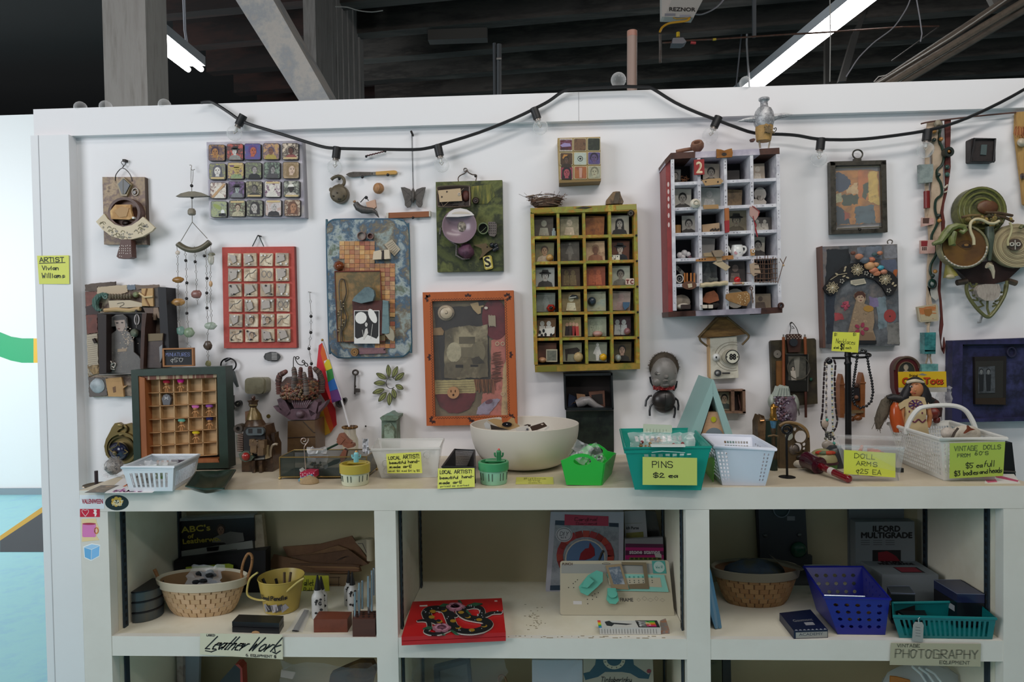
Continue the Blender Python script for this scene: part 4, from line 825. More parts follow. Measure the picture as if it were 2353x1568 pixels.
def sil(col,kind=0):
 def fn(q,x,y,w,h):
  m=PR_(col)
  if kind==0:q.ell(x,y-h*.35,h*.3,h*.34,0,.0003,m,12);q.poly([(x-w*.55,y+h*.9),(x-w*.4,y+h*.1),(x+w*.4,y+h*.1),(x+w*.55,y+h*.9)],0,.0003,m)
  if kind==1:q.ell(x,y-h*.75,h*.14,h*.18,0,.0003,m,10);q.poly([(x-w*.16,y-h*.55),(x+w*.16,y-h*.55),(x+w*.42,y+h*.25),(x+w*.2,y+h*.3),(x+w*.12,y+h*.9),(x-w*.15,y+h*.9),(x-w*.2,y+h*.3),(x-w*.5,y+h*.2)],0,.0003,m)
  if kind==2:q.poly([(x-w*.8,y-h*.3),(x+w*.5,y-h*.5),(x+w*.85,y-h*.2),(x+w*.6,y+h*.05),(x+w*.45,y+h*.9),(x+w*.3,y+h*.9),(x+w*.25,y+h*.2),(x-w*.5,y+h*.2),(x-w*.55,y+h*.9),(x-w*.7,y+h*.9)],0,.0003,m)
  if kind==3:
   for s,c2 in((-.5,'2a2222'),(-.15,'3a2a28'),(.2,'8a2a2a'),(.55,'a83a34')):q.ell(x+w*s,y-h*.35+abs(s)*h*.2,h*.16,h*.2,0,.0003,F('c49a80'),8);q.poly([(x+w*(s-.25),y+h*.9),(x+w*(s-.18),y-h*.1),(x+w*(s+.18),y-h*.1),(x+w*(s+.25),y+h*.9)],0,.00025,F(c2))
  if kind==4:
   for s in(-.45,.25):q.ell(x+w*s,y-h*.4,h*.24,h*.28,0,.0003,m,10);q.poly([(x+w*(s-.35),y+h*.9),(x+w*(s-.3),y-h*.15),(x+w*(s+.3),y-h*.15),(x+w*(s+.4),y+h*.9)],0,.0003,m)
 return fn
def M3(*c):return N(c,45,.5,.0,dist=.8)
YC=[(M3('3a342c','4c443a'),sil('8f8c7c',0)),(M3('6a6450','8a8268','a09a84'),lambda q,x,y,w,h:(sil('b8a890',0)(q,x,y,w,h))),(M3('6a3a1c','8a5428','4c2a18'),None),(M3('9a9484','aaa494'),Hd(skin='99938a',hair='1e1d1c',cloth='2a2a2a',long=True)),(M3('4f5c44','7a6a4c'),Hd(skin='9a7a5c',hair='4a3a2c',cloth='b3a590')),(M3('3c3832','565048'),sil('6a645c',1)),(M3('9a7c60','b39474','7a5c44'),Hd(skin='6a4634',hair='8a6a50',cloth='8a5c44',face=False)),(M3('4a2a1c','5c3422'),Hd(skin='a89a8c',hair='1b1b1d',cloth='1c2228',hat='hat')),(M3('8a8c88','9a9c98'),Hd(skin='a5a29c',hair='24221f',cloth='33312e',hat='hat')),(M3('3c2c20','4c3a28'),sil('6a5a3c',4)),(M3('7a3c2a','8a4a34'),sil('a85a3c',4)),(M3('8f9284','a2a494'),Hd(skin='7c7468',hair='2c2824',cloth='6c6a60')),(M3('5c625c','747a72'),sil('7d827c',1)),(M3('8f7f58','6a5a3c'),sil('c7c0a4',0)),(M3('7a8a88','9a9a84','6a6a58'),None),(M3('8a7a70','a4928a'),sil('a58a84',0)),(M3('6a4428','5a4c34'),sil('c2bfb8',4)),(M3('8a7a54','9a8a64'),sil('a83a34',3)),(M3('7a8070','8f947f'),sil('9aa08a',4)),(M3('2f1c22','3c262a'),sil('a5a8a6',4)),(M3('4a2c20','5c3a2a'),None),(M3('6f7060','868672'),sil('2f2620',2)),(M3('747a6c','8a8c7c'),sil('d2d0ca',1)),(M3('3c3424','4c422c'),Hd(skin='a88a78',hair='2a2622',cloth='2c2a26'))]
for j in range(6):
 for i in range(4):
  m,fn=YC[j*4+i];q,cx,cy,hw,hh=cellpic(t,g,4,6,i,j,D1,.022,fn,m,dx=(-.05 if i<3 else-.08),rot=rnd.uniform(-2,2));n=j*4+i
  def off(x,y,e=0.):return q.f.at(x,y,e)
  def obj(nm,lab=None):o=t.part(nm,lab);o.f=q.f;return o
  if n==0:o=obj('tiny_bottle');o.lathe(off(cx+hw*1.05,cy+hh,.012),[(0,0),(.005,0),(.005,.011),(.0025,.013),(.003,.018),(0,.018)],clear('a8b4b4',.4),10)
  if n==4:o=obj('spiral_shell');o.blob(cx+hw*.55,cy+hh*.6,45,42,.002,.01,F('b08a50',.4),12,4,0,2,.04)
  if n==7:o=obj('domino');o.rect(cx-hw,cy+hh*.55,cx-hw*.1,cy+hh*1.05,.006,.014,F('c8c2b2',.3));[o.ell(cx-hw*a,cy+hh*b,8,8,.014,.0143,F('1a1a1a'),6)for a,b in((.9,.65),(.35,.7),(.65,.95))];o.rect(cx-hw*.56,cy+hh*.6,cx-hw*.53,cy+hh,.014,.0143,F('1a1a1a'))
  if n==11:o=obj('letter_bead');o.rrect(cx+hw*.45,cy+hh*.35,cx+hw*1.35,cy+hh*1.0,10,.006,.02,F('c4ac9c',.3));o.type('T C',cx+hw*.5,cy+hh*.9,46,.0203,F('6a2424'),85,bold=4)
  if n==12:o=obj('red_gem');o.blob(cx+hw*.55,cy+hh*.6,58,52,.002,.012,F('8a2018',.2),6,3);o.blob(cx+hw*.55,cy+hh*.6,24,22,.014,.006,F('1a1416',.2),10,3)
  if n==13:o=obj('bird_head');o.poly([(cx-hw*.3,cy-hh*.4),(cx+hw*.1,cy-hh*.75),(cx+hw*.6,cy-hh*.7),(cx+hw*.8,cy-hh*.3),(cx+hw*.4,cy-hh*.35)],.002,.006,F('1b1d1d'));o.ink([(cx-hw*.2,cy-hh*.4),(cx+hw*.5,cy-hh*.5)],8,.0062,F('c8c8b8'))
  if n==14:o=obj('dark_button');o.blob(cx-hw*.5,cy,52,54,.002,.01,F('26303a',.25),14,4)
  if n==15:o=obj('blue_heart_stone');o.poly([(cx+hw*.15,cy+hh*.15),(cx+hw*.9,cy+hh*.15),(cx+hw*.8,cy+hh*.6),(cx+hw*.35,cy+hh*.98),(cx+hw*.15,cy+hh*.6)],.002,.012,F('425a70',.3))
  if n==16:o=obj('cow_cutout');o.poly([(cx-hw*.9,cy+hh*.9),(cx-hw*.7,cy+hh*.1),(cx+hw*.3,cy+hh*.1),(cx+hw*.9,cy-hh*.1),(cx+hw*.85,cy+hh*.6),(cx+hw*.4,cy+hh*.9)],.003,.005,F('c9c6be'));[o.ell(cx+hw*a,cy+hh*b,16,24,.005,.0053,F('17171a'),7)for a,b in((-.7,.5),(-.3,.35),(-.1,.75),(.5,.8),(-.5,.85))]
  if n==17:o=obj('old_lettering');o.type('OLD',cx-hw*.4,cy-hh*.7,30,.0006,F('2a2a20'),80)
  if n==18:o=obj('scallop_shell');o.blob(cx+hw*.05,cy+hh*.75,62,38,.002,.012,F('a8837a',.4),12,4)
  if n==19:o=obj('pebble');o.blob(cx+hw*.6,cy+hh*.55,42,45,.002,.012,N('6a4448 8a6060',40,.3,.1),12,4)
  if n==20:o=obj('small_print');o.rect(cx-hw*.1,cy-hh*.35,cx+hw*1.1,cy+hh*.95,.002,.004,F('a8a28c'));o.rect(cx+hw*0,cy-hh*.22,cx+hw*1,cy+hh*.82,.004,.0043,M3('3a403a','6a6c60','4a4c44'));o=obj('shell');o.blob(cx-hw*.5,cy+hh*.75,48,34,.004,.012,F('a87f60',.4),12,4)
  if n==21:o=obj('ammonite');o.blob(cx+hw*.65,cy+hh*.5,58,60,.002,.009,N('9a8258 b8a478',60,.5,.3),14,4)
  if n==22:o=obj('yellow_button');o.blob(cx+hw*.6,cy+hh*.55,44,44,.002,.009,F('c99a1c',.3),14,4)
  if n==23:o=obj('white_pebble');o.blob(cx-hw*.45,cy+hh*.7,40,45,.002,.01,F('8d9490',.3),12,4)
t=T('bird_nest','twiggy little bird nest sitting on top left of the yellow tray','nest',f=fG);q=t.part('twigs',stuff=False);NC=[F('4a3020'),F('6a4830'),F('33241c'),F('7a6450'),F('8a7a68')]
for k in range(240):
 a=rnd.uniform(0,6.3);r=rnd.gauss(1,.12);h=rnd.uniform(0,.026);rr=.034*r*(.8+.35*h/.026);c=fG.at(285,960,.03)
 b=a+rnd.uniform(.2,.9);p=[c+V((rr*math.cos(x)*1.1,rr*math.sin(x)*.55,h+.002*math.sin(3*x)))for x in(a,(a+b)/2,b)];q.tube(p,.0007,NC[k%5],4)
for k in range(22):a=rnd.uniform(0,6.3);c=fG.at(285,955,.03)+V((.036*math.cos(a),.017*math.sin(a),.015));q.tube([c,c+V((rnd.gauss(0,.012)+.01*math.cos(a),0,rnd.uniform(.0,.02)))],.0005,NC[k%5],4)
t.root.lathe(fG.at(285,975,.03),[(.0,.0),(.028,.001),(.036,.012),(.036,.02),(.026,.014),(0,.008)],N('3a2a22 5c4434 2a1e18',90,.9,.5),18,sy=.5)
t=T('brown_stone','rough brown stone standing on top right of the yellow tray','stone',f=fG);t.root.poly('1008,935 1012,885 1090,790 1130,783 1175,785 1185,830 1218,905 1210,930',.012,.032,N('5c4a34 7a6248 40352a 8a745a',40,.7,.5));t.root.poly('1108,850 1125,795 1172,792 1172,850 1150,930 1095,930',.03,.034,N('3c3428 54483a',40,.6,.4))
fI=Px((1500,220,6.03));t=T('white_type_tray','deep white compartment tray crammed with photos and trinkets, red outer side','wall art',f=fI)
def j2i(x,y):return((1500+x/5.6-1500)*6.03,(460+y/5.6-220)*6.03)
D2=.085;WM=N('c4c2c8 d2d0d4 b4b2ba d8d6d8',20,.5,.15);WI=N('3a3a42 4c4c54 2c2c32',8,.7,.1)
cor=[(272,872),(1735,800),j2i(1635,1395),j2i(285,1425)]
g,bar=grid_tray(t,cor,4,6,24,D2,WM,F('26262a',.8),22)
RED=N('7c2c2c 8a3434 6a2424',14,.5,.1)
q=t.part('red_side');q.poly([(178,955),(250,880),j2i(262,1440),j2i(205,1500)],.001,D2-.004,RED)
for k,y in enumerate((1230,1330,1430,1530,1660,1790)):q.ell(215+k*1.5,y,14,36,D2-.004,D2-.0035,F('c8b4b0'),8)
q=t.part('top_rail');q.poly('170,890 250,795 1755,722 1758,805 250,880 175,960',.001,D2+.001,N('b0a8b4 a098a8 c0b8c0',16,.5,.2))
RU=N('3c2620 4c3028 30201c',30,.5,.2,.3)
for P in('168,885 250,793 590,775 585,860 250,880 180,958','1480,735 1755,720 1758,805 1490,818'):q=t.part('metal_corner');q.poly(P,.001,D2+.003,RU)
q=t.part('brass_latch');q.poly('885,740 945,745 990,760 1040,742 1095,730 1110,790 1100,850 885,862',D2+.001,D2+.006,N('6a4420 8a5c2c 4c3018',20,.4,.2,.6));q.ell(990,812,36,24,D2+.006,D2+.0065,F('1f150e'),10)
q=t.part('bottom_rail');q.poly([j2i(*p)for p in((200,1440),(1665,1378),(1668,1450),(205,1508))],.001,D2+.001,N('8a8494 9a94a0 7a7480',16,.5,.2))
for P in(((200,1440),(550,1422),(555,1490),(205,1508)),((1400,1390),(1668,1376),(1668,1450),(1395,1470))):q=t.part('metal_corner');q.poly([j2i(*p)for p in P],.001,D2+.003,RU)
q=t.part('eye_bolt');q.ring(*j2i(1655,1358),38,44,16,D2+.002,D2+.01,RU,14)
q=t.part('strip_lettering')
for i in range(5):
 for j in range(6):
  for z in range(7):
   if rnd.random()<.4:x,y=g(i/4,(j+.1+z*.12)/6);q.rect(x-4,y-8,x+rnd.uniform(-2,4),y+8,D2+.0005,D2+.0022,F('4a484c'))
for j in range(1,6):
 for i in range(4):
  for z in range(6):
   if rnd.random()<.4:x,y=g((i+.15+z*.12)/4,j/6);q.rect(x,y-3,x+rnd.uniform(6,20),y+2,D2-.0005,D2-.0003,F('4a484c'))
OP=M3('8f8a7c','a09a8a');BWH=dict(skin='9a948a',hair='24211e',cloth='3c3834')
WC={0:(M3('5c5c58','6a6a66'),Hd(**BWH),.4,.62,-.28,.1),1:(M3('a39a8a','b3a898'),Hd(**BWH),.62,.85,.1,.04),2:(F('2c2826'),None,.6,.5,-.1,.2),3:(M3('a89a8a','b8aa98'),sil('cfc6b8',0),.55,.72,-.1,.08),4:(M3('aaa69a','b8b2a4'),Hd(**BWH),.66,.9,-.02,.03),5:(M3('8f948f','a4a8a2'),sil('c8c8c2',0),.85,.85,.02,.0),6:(M3('5a4a3a','7a6448','3c3228'),None,.72,.75,-.08,.08),7:None,8:(M3('9c988e','aaa59a'),Hd(**BWH),.52,.8,.2,.06),9:None,10:(M3('7c7460','8c846c'),Hd(skin='8a8270',hair='2c2a26',cloth='5c5444',hat='hat'),.8,.9,.05,0),11:(M3('4a4644','5a5450'),sil('c4beb2',4),.8,.6,.05,.15),13:(M3('8a8884','98958f'),None,.58,.8,-.1,.0),14:(F('2c2a2a'),None,.5,.5,0,0),15:(M3('a49e8e','b8b0a0'),Hd(**BWH),.52,.8,-.12,.02),17:(M3('4c5050','6a6c6a'),sil('7c807e',1),.7,.85,-.08,0),18:(M3('3c3634','4c4642'),sil('8a7a70',0),.75,.88,-.02,0),19:(F('2c2422'),None,.7,.7,0,0),20:None,21:None,23:(M3('8a7c68','a08f78'),sil('6a5c50',0),.8,.62,-.05,.2)}
for n,v in WC.items():
 j,i=divmod(n,4)
 if v:cellpic(t,g,4,6,i,j,D2,.05,v[1],v[0],v[2],v[3],v[4],v[5],rot=rnd.uniform(-4,4))
class FB:
 def __init__(s,b):s.b=b;s.u,s.back=fI.u,fI.back
 def at(s,x,y,e=0.):return fI.at(x,y,D2)+V((0,s.b-e,0))
def tp(nm,b=.02,lab=None):q=t.part(nm,lab);q.f=FB(b);return q
def ji(s):return[j2i(*[float(c)for c in p.split(',')])for p in s.split()]
q=tp('silhouette_cutout',.03);q.ell(1540,1330,85,95,0,.003,F('a39c94'),16);q.poly('1395,1415 1480,1400 1500,1350 1590,1360 1600,1410 1630,1440 1610,1500 1420,1500 1395,1480',0,.003,F('a39c94'))
q=tp('number_tag',-.004,'red tag with a cream figure two');q.poly('560,900 700,890 706,1100 565,1108',0,.004,F('8c2020',.4));q.type('2',588,1080,150,.0043,F('d0bc9c'),84,bold=6)
q=tp('copper_wool',.04)
for k in range(50):x,y=490+rnd.gauss(0,40),1150+rnd.gauss(0,30);q.line([(x,y),(x+rnd.uniform(-40,40),y+rnd.uniform(-20,20)),(x+rnd.uniform(-50,50),y+rnd.uniform(-25,25))],3,.002,F(rnd.choice(('8a5a34','6a4024'))),4)
q=tp('beaded_trim',.02)
for k in range(14):q.ball(q.f.at(680+k*8,1150-10*math.sin(k),0),10*fI.u,F(rnd.choice(('77706a','8a4038','5c4c40')),.3),6)
q=tp('kraft_tag',-.003);q.poly('675,1180 760,1160 925,1150 970,1190 930,1235 720,1255',0,.003,F('a08058'));q.ell(893,1203,12,14,.003,.0035,F('2a2018'),8);q.ell(725,1200,12,10,.003,.0035,F('2a2018'),8)
q=tp('white_button',-.006);q.blob(582,1500,73,66,0,.008,F('c8c0b0',.3),20,4);q.ring(582,1498,38,34,8,.004,.0095,F('a89f8e',.3))
def K(pts,nm,mat,b=.0,th=.003):q=tp(nm,b);q.poly(ji(pts),0,th,mat);return q
K('640,70 835,62 840,115 650,122','kraft_tag',F('9a784e'),-.003);K('912,115 965,110 970,270 918,275','ruler_piece',F('9a5a2c'),-.004,.006);K('912,275 968,268 970,420 920,430','red_strip',F('8e1f24'),-.004,.007)
K('660,300 885,275 892,405 670,412','domino_tag',F('a58a6c'),.03,.01);q=K('820,340 830,345 828,350','flower_print',F('2c2622'),.019,.001)
for k in range(9):q.ell(*j2i(770+k*13,375-8*(k%3)),12,12,0,.0012,F('2c2622'),6)
q=K('1240,90 1300,85 1370,160 1350,210 1310,270 1240,200','red_edged_tag',F('a8847c'),-.002);q.line(ji('1270,80 1360,150 1350,205'),5,.004,F('8a2024'),5);q.line(ji('1300,290 1325,330 1310,380 1340,480 1325,400 1280,210'),6,.003,F('8a2028',.4),5)
q=tp('wooden_spool',.03);a,b=j2i(350,300),j2i(350,425);q.line([a,b],46,0,F('8a6434',.5),12)
q=tp('porcelain_figure',.03)
for x,y,r in((380,690,40),(440,665,46),(490,680,36),(420,715,40),(510,720,30)):q.ball(q.f.at(*j2i(x,y),0),r*fI.u,F('b8b4b4' if x!=510 else '4a2a34',.2),10)
q=tp('small_teapot',.02,'white miniature teapot with pink flower');cx,cy=j2i(1115,655);u=fI.u;c0=q.f.at(cx,cy+78,0)
q.lathe(c0,[(0,0),(58*u,0),(72*u,30*u),(84*u,70*u),(76*u,120*u),(68*u,150*u),(72*u,160*u),(62*u,158*u),(0,150*u)],F('d6d6d2',.15),20)
q.line(ji('1175,590 1215,590 1232,620 1215,655 1185,680 1165,690'),15,.0,F('d6d6d2',.15),8);q.line(ji('1040,660 1015,640 1000,595 985,580'),17,0,F('d6d6d2',.15),8)
q.ell(*j2i(1080,675),26,24,.013,.0136,F('b88a90',.3),8);q.ell(*j2i(1128,665),12,12,.0135,.014,F('6a5a6c',.3),8)
K('545,770 720,735 1020,715 1028,765 720,790 550,795','ruler_piece',F('9c6a38'),-.004,.005);[t.parts[-1].ell(*j2i(x,768),10,10,.005,.0055,F('2a1a10'),6)for x in(590,625,660,940)]
K('640,690 735,680 760,735 650,735','cork_piece',F('8f7a5c'),-.002,.01);K('740,660 860,650 895,690 860,740 780,740','paper_roll',N('7a6a58 8f7d68',30,.7,.2),-.004,.012);K('760,815 850,770 985,865 930,915','folded_label',F('a8977a'),-.006);K('790,700 860,690 880,790 810,800','paper_bow',F('9a876c'),-.008)
K('1228,830 1290,810 1340,830 1370,945 1280,985 1240,940','kraft_label',F('a08a74'),-.008);K('1245,640 1300,630 1300,715 1250,720','button_card',F('a87c4c'),-.004);q=t.parts[-1];q.ring(*j2i(1278,662),22,22,8,.003,.006,F('d8d4cc'),12)
q=tp('twig_cage',-.004)
for k in range(9):x=1290+k*34;q.line(ji(f'{x},{750+rnd.uniform(-50,20)} {x+rnd.uniform(-15,15)},900 {x+rnd.uniform(-10,10)},{1065+rnd.uniform(-15,10)}'),5,.006,RUST,5)
for y in(770,830,890,950,1010,1060):q.line(ji(f'1290,{y} 1430,{y+rnd.uniform(-10,10)} 1580,{y-5}'),5,.008,RUST,5)
q.line(ji('1580,1075 1640,860 1650,830 1610,760'),5,.01,RUST,5);q.line(ji('1640,850 1690,735'),5,.01,RUST,5);q.line(ji('1190,945 1260,955'),4,.006,RUST,5);q.ball(q.f.at(*j2i(1650,848),.012),14*u,F('b09068'),8)
q=tp('photo_strip',.03);q.poly(ji('315,860 345,825 440,920 415,960'),0,.002,F('8a8880'));q.ell(*j2i(375,885),26,30,.002,.0023,F('3a3836'),10)
q=tp('film_reel',.02);q.ring(*j2i(360,1005),56,62,14,0,.008,F('b5b1aa',.3));q.ell(*j2i(360,1010),40,46,0,.005,F('1d1d20',.3),14);q.ring(*j2i(360,1010),24,26,6,.005,.007,F('8a8884'))
for k,x in enumerate((432,465,515,560)):q=tp('wooden_peg',.02);a,b=j2i(x,930),j2i(x,1075);q.line([a,b],12,0,F('a8682c',.5),8)
q=tp('leather_patch',-.006);q.ell(*j2i(460,1100),100,58,0,.004,F('5c3a28',.6),16);q.poly(ji('435,1085 490,1075 495,1125 445,1135'),.004,.006,F('b3a288'))
q=tp('rolled_paper',-.004);a=[j2i(600+k*35,1100+4*math.sin(k*2)-k*3)for k in range(11)];q.line(a,30,.004,F('b8a888',.7),8)
q=tp('bottle',.04);q.lathe(q.f.at(*j2i(720,1050),0),[(0,0),(28*u,0),(30*u,150*u),(12*u,190*u),(14*u,225*u),(0,225*u)],clear('9aa0a0',.35),12)
q=tp('glass_cluster',.02);[q.ball(q.f.at(*j2i(760+k*22,1010+8*(k%2)),0),22*u,clear('7c8078',.4),8)for k in range(5)]
q=tp('red_bead',.01);q.ball(q.f.at(*j2i(1102,1025),0),44*u,F('a81c1c',.15),12)
for x in(1045,1160):q=tp('ivory_bead',.0);q.ball(q.f.at(*j2i(x,1072),0),18*u,F('b8a688',.3),8)
q=tp('pink_peg',.0);q.line(ji('1060,1075 1145,1068'),14,0,F('a8705c'),8)
q=tp('shell',.03);q.ball(q.f.at(*j2i(400,1310),0),120*u,N('8f8272 a89a88 6f6456',30,.4,.2),16,(1,.35,.85));q=tp('cocoon',.0);q.ball(q.f.at(*j2i(395,1365),0),78*u,F('a89f92',.3),14,(1,.4,.5));q.rect(*j2i(345,1350),*j2i(445,1405),.012,.035,F('2a1a16'))
q=tp('clay_shard',.02);q.poly(ji('655,1270 700,1190 800,1160 850,1215 865,1290 740,1330 660,1310'),0,.012,N('6a3a20 84492a 54301c',20,.6,.2));q=tp('clamshell',.02);q.ball(q.f.at(*j2i(800,1345),0),90*u,F('2c2622',.4),12,(1,.4,.5))
for x in(655,728):q=tp('ivory_cube',.0);q.rrect(*j2i(x-30,1350),*j2i(x+28,1395),8,0,.014,F('bfb4a6',.3))
q=tp('scalloped_plate',.03);q.ell(*j2i(1105,1260),135,138,0,.004,F('b9b5aa',.3),18)
q=tp('pierced_leather',-.006);q.poly(ji('930,1215 980,1200 1190,1175 1225,1210 1235,1290 1190,1365 1130,1360 960,1300 925,1270'),0,.006,N('7a5630 8f693c 64441f',22,.5,.2))
for k in range(22):q.ell(*j2i(1075+rnd.uniform(0,130),1205+k*6.5),5,6,.006,.0065,F('cfc0a0'),6)
q=tp('rusty_key',-.006);a=j2i(1255,1140);q.ring(*a,22,26,8,0,.004,RUST,10);q.line(ji('1258,1160 1268,1240 1275,1330'),6,.002,RUST,6)
t=T('clay_pipe','brown clay pipe bowl lying on top left of the white tray','pipe',f=fI);PB=N('6a4838 7d5844 543a2e',30,.6,.2)
t.root.line([(325,778),(430,755),(540,738),(600,735)],26,.04,PB,10);a=fI.at(625,700,.045);Q=Matrix.Rotation(R(-18),3,'Y')@Matrix.Rotation(R(38),3,'X')
t.root.lathe(a-V((0,0,.011)),[(.0,0),(.009,.001),(.0145,.008),(.0155,.016),(.0125,.0225),(.0075,.022),(.006,.012),(0,.010)],PB,18,Q)
t=T('winged_bottle_figure','silvery winged torso figure with bottleneck head standing on the white tray','figurine',f=fI);SV=N('9a9a9c b4b4b6 7a7a7e c4c4c4',60,.4,.5,.2)
q=t.part('torso');q.tube([fI.at(x,y,.074)for x,y in((1550,440),(1540,380),(1540,300),(1545,220),(1550,175))],[a*fI.u for a in(105,125,130,110,85)],SV,12)
q=t.part('bottle_neck');q.lathe(fI.at(1542,165,.074),[(a*fI.u,b*fI.u)for a,b in((50,0),(54,12),(48,22),(46,70),(56,85),(68,95),(68,118),(60,124),(48,122),(40,60),(0,50))],SV,18)
for P,w in((((1430,330),(1350,335),(1270,340),(1175,360)),(52,44,30,8)),(((1640,310),(1720,290),(1830,270),(1930,262)),(66,46,38,10))):q=t.part('wing');q.tube([fI.at(*p,.074)for p in P],[a*fI.u*.8 for a in w],SV,8)
q=t.part('skirt');q.tube([fI.at(x,y,.074)for x,y in((1545,420),(1540,500),(1535,630))],[a*fI.u for a in(112,108,92)],N('8a6a3c a8844c 6a4e2c',25,.6,.4),10)
for k in range(34):q.line([(1600+rnd.uniform(-60,60),430+rnd.uniform(-20,60)),(1620+rnd.uniform(-80,70),470+rnd.uniform(-30,60))],5,.094,F(rnd.choice(('4a3c2a','6a5638','8a7248'))),4)
q=t.part('spiral_wire');q.line('1660,500 1690,500 1710,470 1705,445 1680,455 1690,470',6,.085,WIRE,5);q=t.part('leaf');q.poly('1355,600 1400,590 1425,600 1410,630 1370,632',.074,.084,F('4a2c26'))
for P in('1450,560 1475,640 1485,724','1625,560 1620,640 1605,724','1480,640 1490,724'):q=t.part('leg');q.line(P,10,.074,N('8a7a68 aaa08e',40,.5,.2),6)
fT=Px((1590,720,6.03));fK=Px((1840,300,3.015));fL=Px((2080,230,5.227));fM=Px((2080,500,5.227));fR=Px((1260,780,5.115));fU=Px((1720,760,4.238));fV=Px((1980,760,4.238))
t=T('birdhouse_plaque','white wooden birdhouse plaque with round 88 sign and peaked roof','wall art',f=fT)
CW=N('b9b4a4 c6c1b2 a8a290',30,.6,.25);q=t.part('board');q.poly('250,345 620,318 645,895 262,915',0,.022,CW);q.poly('232,345 252,345 265,915 240,880',0,.0215,wood('a8865c','bd9a70',True))
for r in(250,205):q.line([(560+r*.98*math.cos(R(a)),600+r*.8*math.sin(R(a)))for a in range(75,292,12)],3,.022,F('6a5f4e'),4)
q=t.part('roof');q.poly('365,55 480,50 770,285 620,310 150,345 110,330',0,.028,N('6a4c24 8a6836 5a3f1c 7a5a2e',20,.6,.3,stretch=(.3,1,2)))
q=t.part('eave_rod');q.line('360,60 250,170 112,318 108,345 125,390 215,460',14,.03,N('5c4c34 786446',40,.4,.2,.5),8);q=t.part('eave_rod');q.line('480,52 620,165 775,295 785,330 770,360 695,438',14,.03,N('5c4c34 786446',40,.4,.2,.5),8)
q=t.part('number_plate','round white enamel plate reading 88');q.ell(540,608,120,105,.022,.03,F('9c9686',.4),24);q.ell(562,605,96,96,.03,.036,F('c9c7b6',.25),28);q.ring(562,605,96,98,10,.035,.037,F('17181a',.3),32);q.type('88',520,642,76,.0364,F('101012'),88,bold=5);[q.ell(x,605,9,10,.036,.037,F('3a342c'),8)for x in(485,632)]
q=t.part('porcelain_washer');q.blob(340,612,56,56,.022,.012,F('d6d6d4',.2),18,4);q.ell(338,612,12,17,.034,.035,F('17171a'),8)
q=t.part('metal_lever');q.line([(420,832),(525,830)],13,.03,F('3c3c3c',.3,.7),8);q.ell(362,830,48,46,.022,.028,F('5c5e60',.3,.7),18);q.blob(355,830,28,28,.028,.008,F('a4a6a8',.2,.6),12)
t=T('photo_shadow_box','small two-compartment rusty box with a portrait, beside the mint birdhouse','wall art',f=fT);RW=N('5c4438 7a5c4a 8a6c58 4a352c',26,.6,.3)
q=t.part('frame');q.poly('345,1070 738,1062 745,1388 450,1385 350,1380',0,.006,F('2a1c18'))
for P in('340,1068 738,1060 738,1080 345,1085','440,1362 745,1365 745,1390 440,1388','700,1065 740,1062 747,1388 705,1385','540,1075 588,1072 592,1375 548,1375','335,1068 352,1068 352,1385 335,1385'):q.poly(P,.004,.03,RW)
q=t.part('portrait');q.rect(378,1095,530,1345,.006,.012,F('a49c84'));q.rect(390,1105,520,1335,.012,.0123,M3('8a8670','a09a84'));head(q,450,1190,52,.0125,'a8937c','2c2620','4a5450',e=.00015)
q=t.part('dried_stem');q.line('690,1345 650,1200 640,1130',8,.015,F('5c4038'));q.line('650,1220 670,1310 660,1360',6,.018,F('6a4a44'))
t=T('pencil_plaque','dark mossy board with two copper pencils, lens and old photograph, wire hung','wall art',f=fT)
q=t.part('board');q.poly('1090,400 1110,380 1700,350 1720,375 1742,1255 1480,1280 1120,1200',0,.014,N('2c2416 3c3420 1f1a12 4c4224',10,.6,.25))
q=t.part('hanging_wire');q.line('1355,285 1370,200 1360,140 1390,130 1450,210 1475,290',5,.012,WIRE);q.line('1390,180 1420,215 1385,210',5,.014,WIRE);q.line('1362,145 1385,130',9,[.0,.014],NAILM)
for P in('1268,330 1272,1010','1565,330 1575,570'):q=t.part('pencil');q.line(P,20,.024,N('7a3f24 8f5232',30,.35,.1,.3),8);x,y=[float(v)for v in P.split()[0].split(',')];q.line([(x,y),(x,y-35)],11,.024,F('b8b0a8',.2,.8),8)
q=t.part('lower_stick');q.line('1575,1090 1578,1445',17,.02,F('4a241a',.5),8)
q=t.part('pierced_leather');q.poly('1310,310 1330,290 1500,288 1522,305 1500,540 1340,545',.014,.024,F('34190f',.5))
for r_ in range(3):
 for k in range(5-r_%2):q.ell(1335+k*42+r_%2*20-r_*2,305+r_*22,8,8,.024,.0245,F('a89c90'),6)
q.ell(1412,405,55,55,.024,.03,F('22252a',.4),16)
q=t.part('metal_disc');q.ell(1187,567,52,55,.014,.018,F('7d766c',.4,.4),20);q.ell(1185,566,8,8,.018,.019,F('2a2018'),6)
q=t.part('amber_strip');q.poly('1170,665 1250,660 1265,1080 1175,1085',.014,.019,N('5c3a18 70481e 4a2e14',14,.5,.2))
q=t.part('photograph');q.rect(1300,565,1610,1085,.014,.02,F('1b1a17',.3));q.rect(1335,600,1580,930,.02,.0202,M3('3a3a34','4c4a42','2a2a26'));q.poly('1410,620 1495,600 1480,880 1440,890',.0202,.0204,F('77746a'));head(q,1400,770,26,.0203,'a89c8c','1f1c1a','a8a298',e=.00015,body=False);q.poly('1365,800 1430,795 1450,930 1380,930',.0202,.0206,F('a8a094'));q.line('1300,565 1610,568 1605,1085',4,.021,F('77756e',.3,.4))
q=t.part('lens_ring');q.line([(1478+152*math.cos(a*.25),760+158*math.sin(a*.25))for a in range(26)],7,.024,F('6c675c',.2,.7),6,True)
q=t.part('green_gem');q.blob(1652,920,24,28,.014,.008,F('1f4a3c',.2),10)
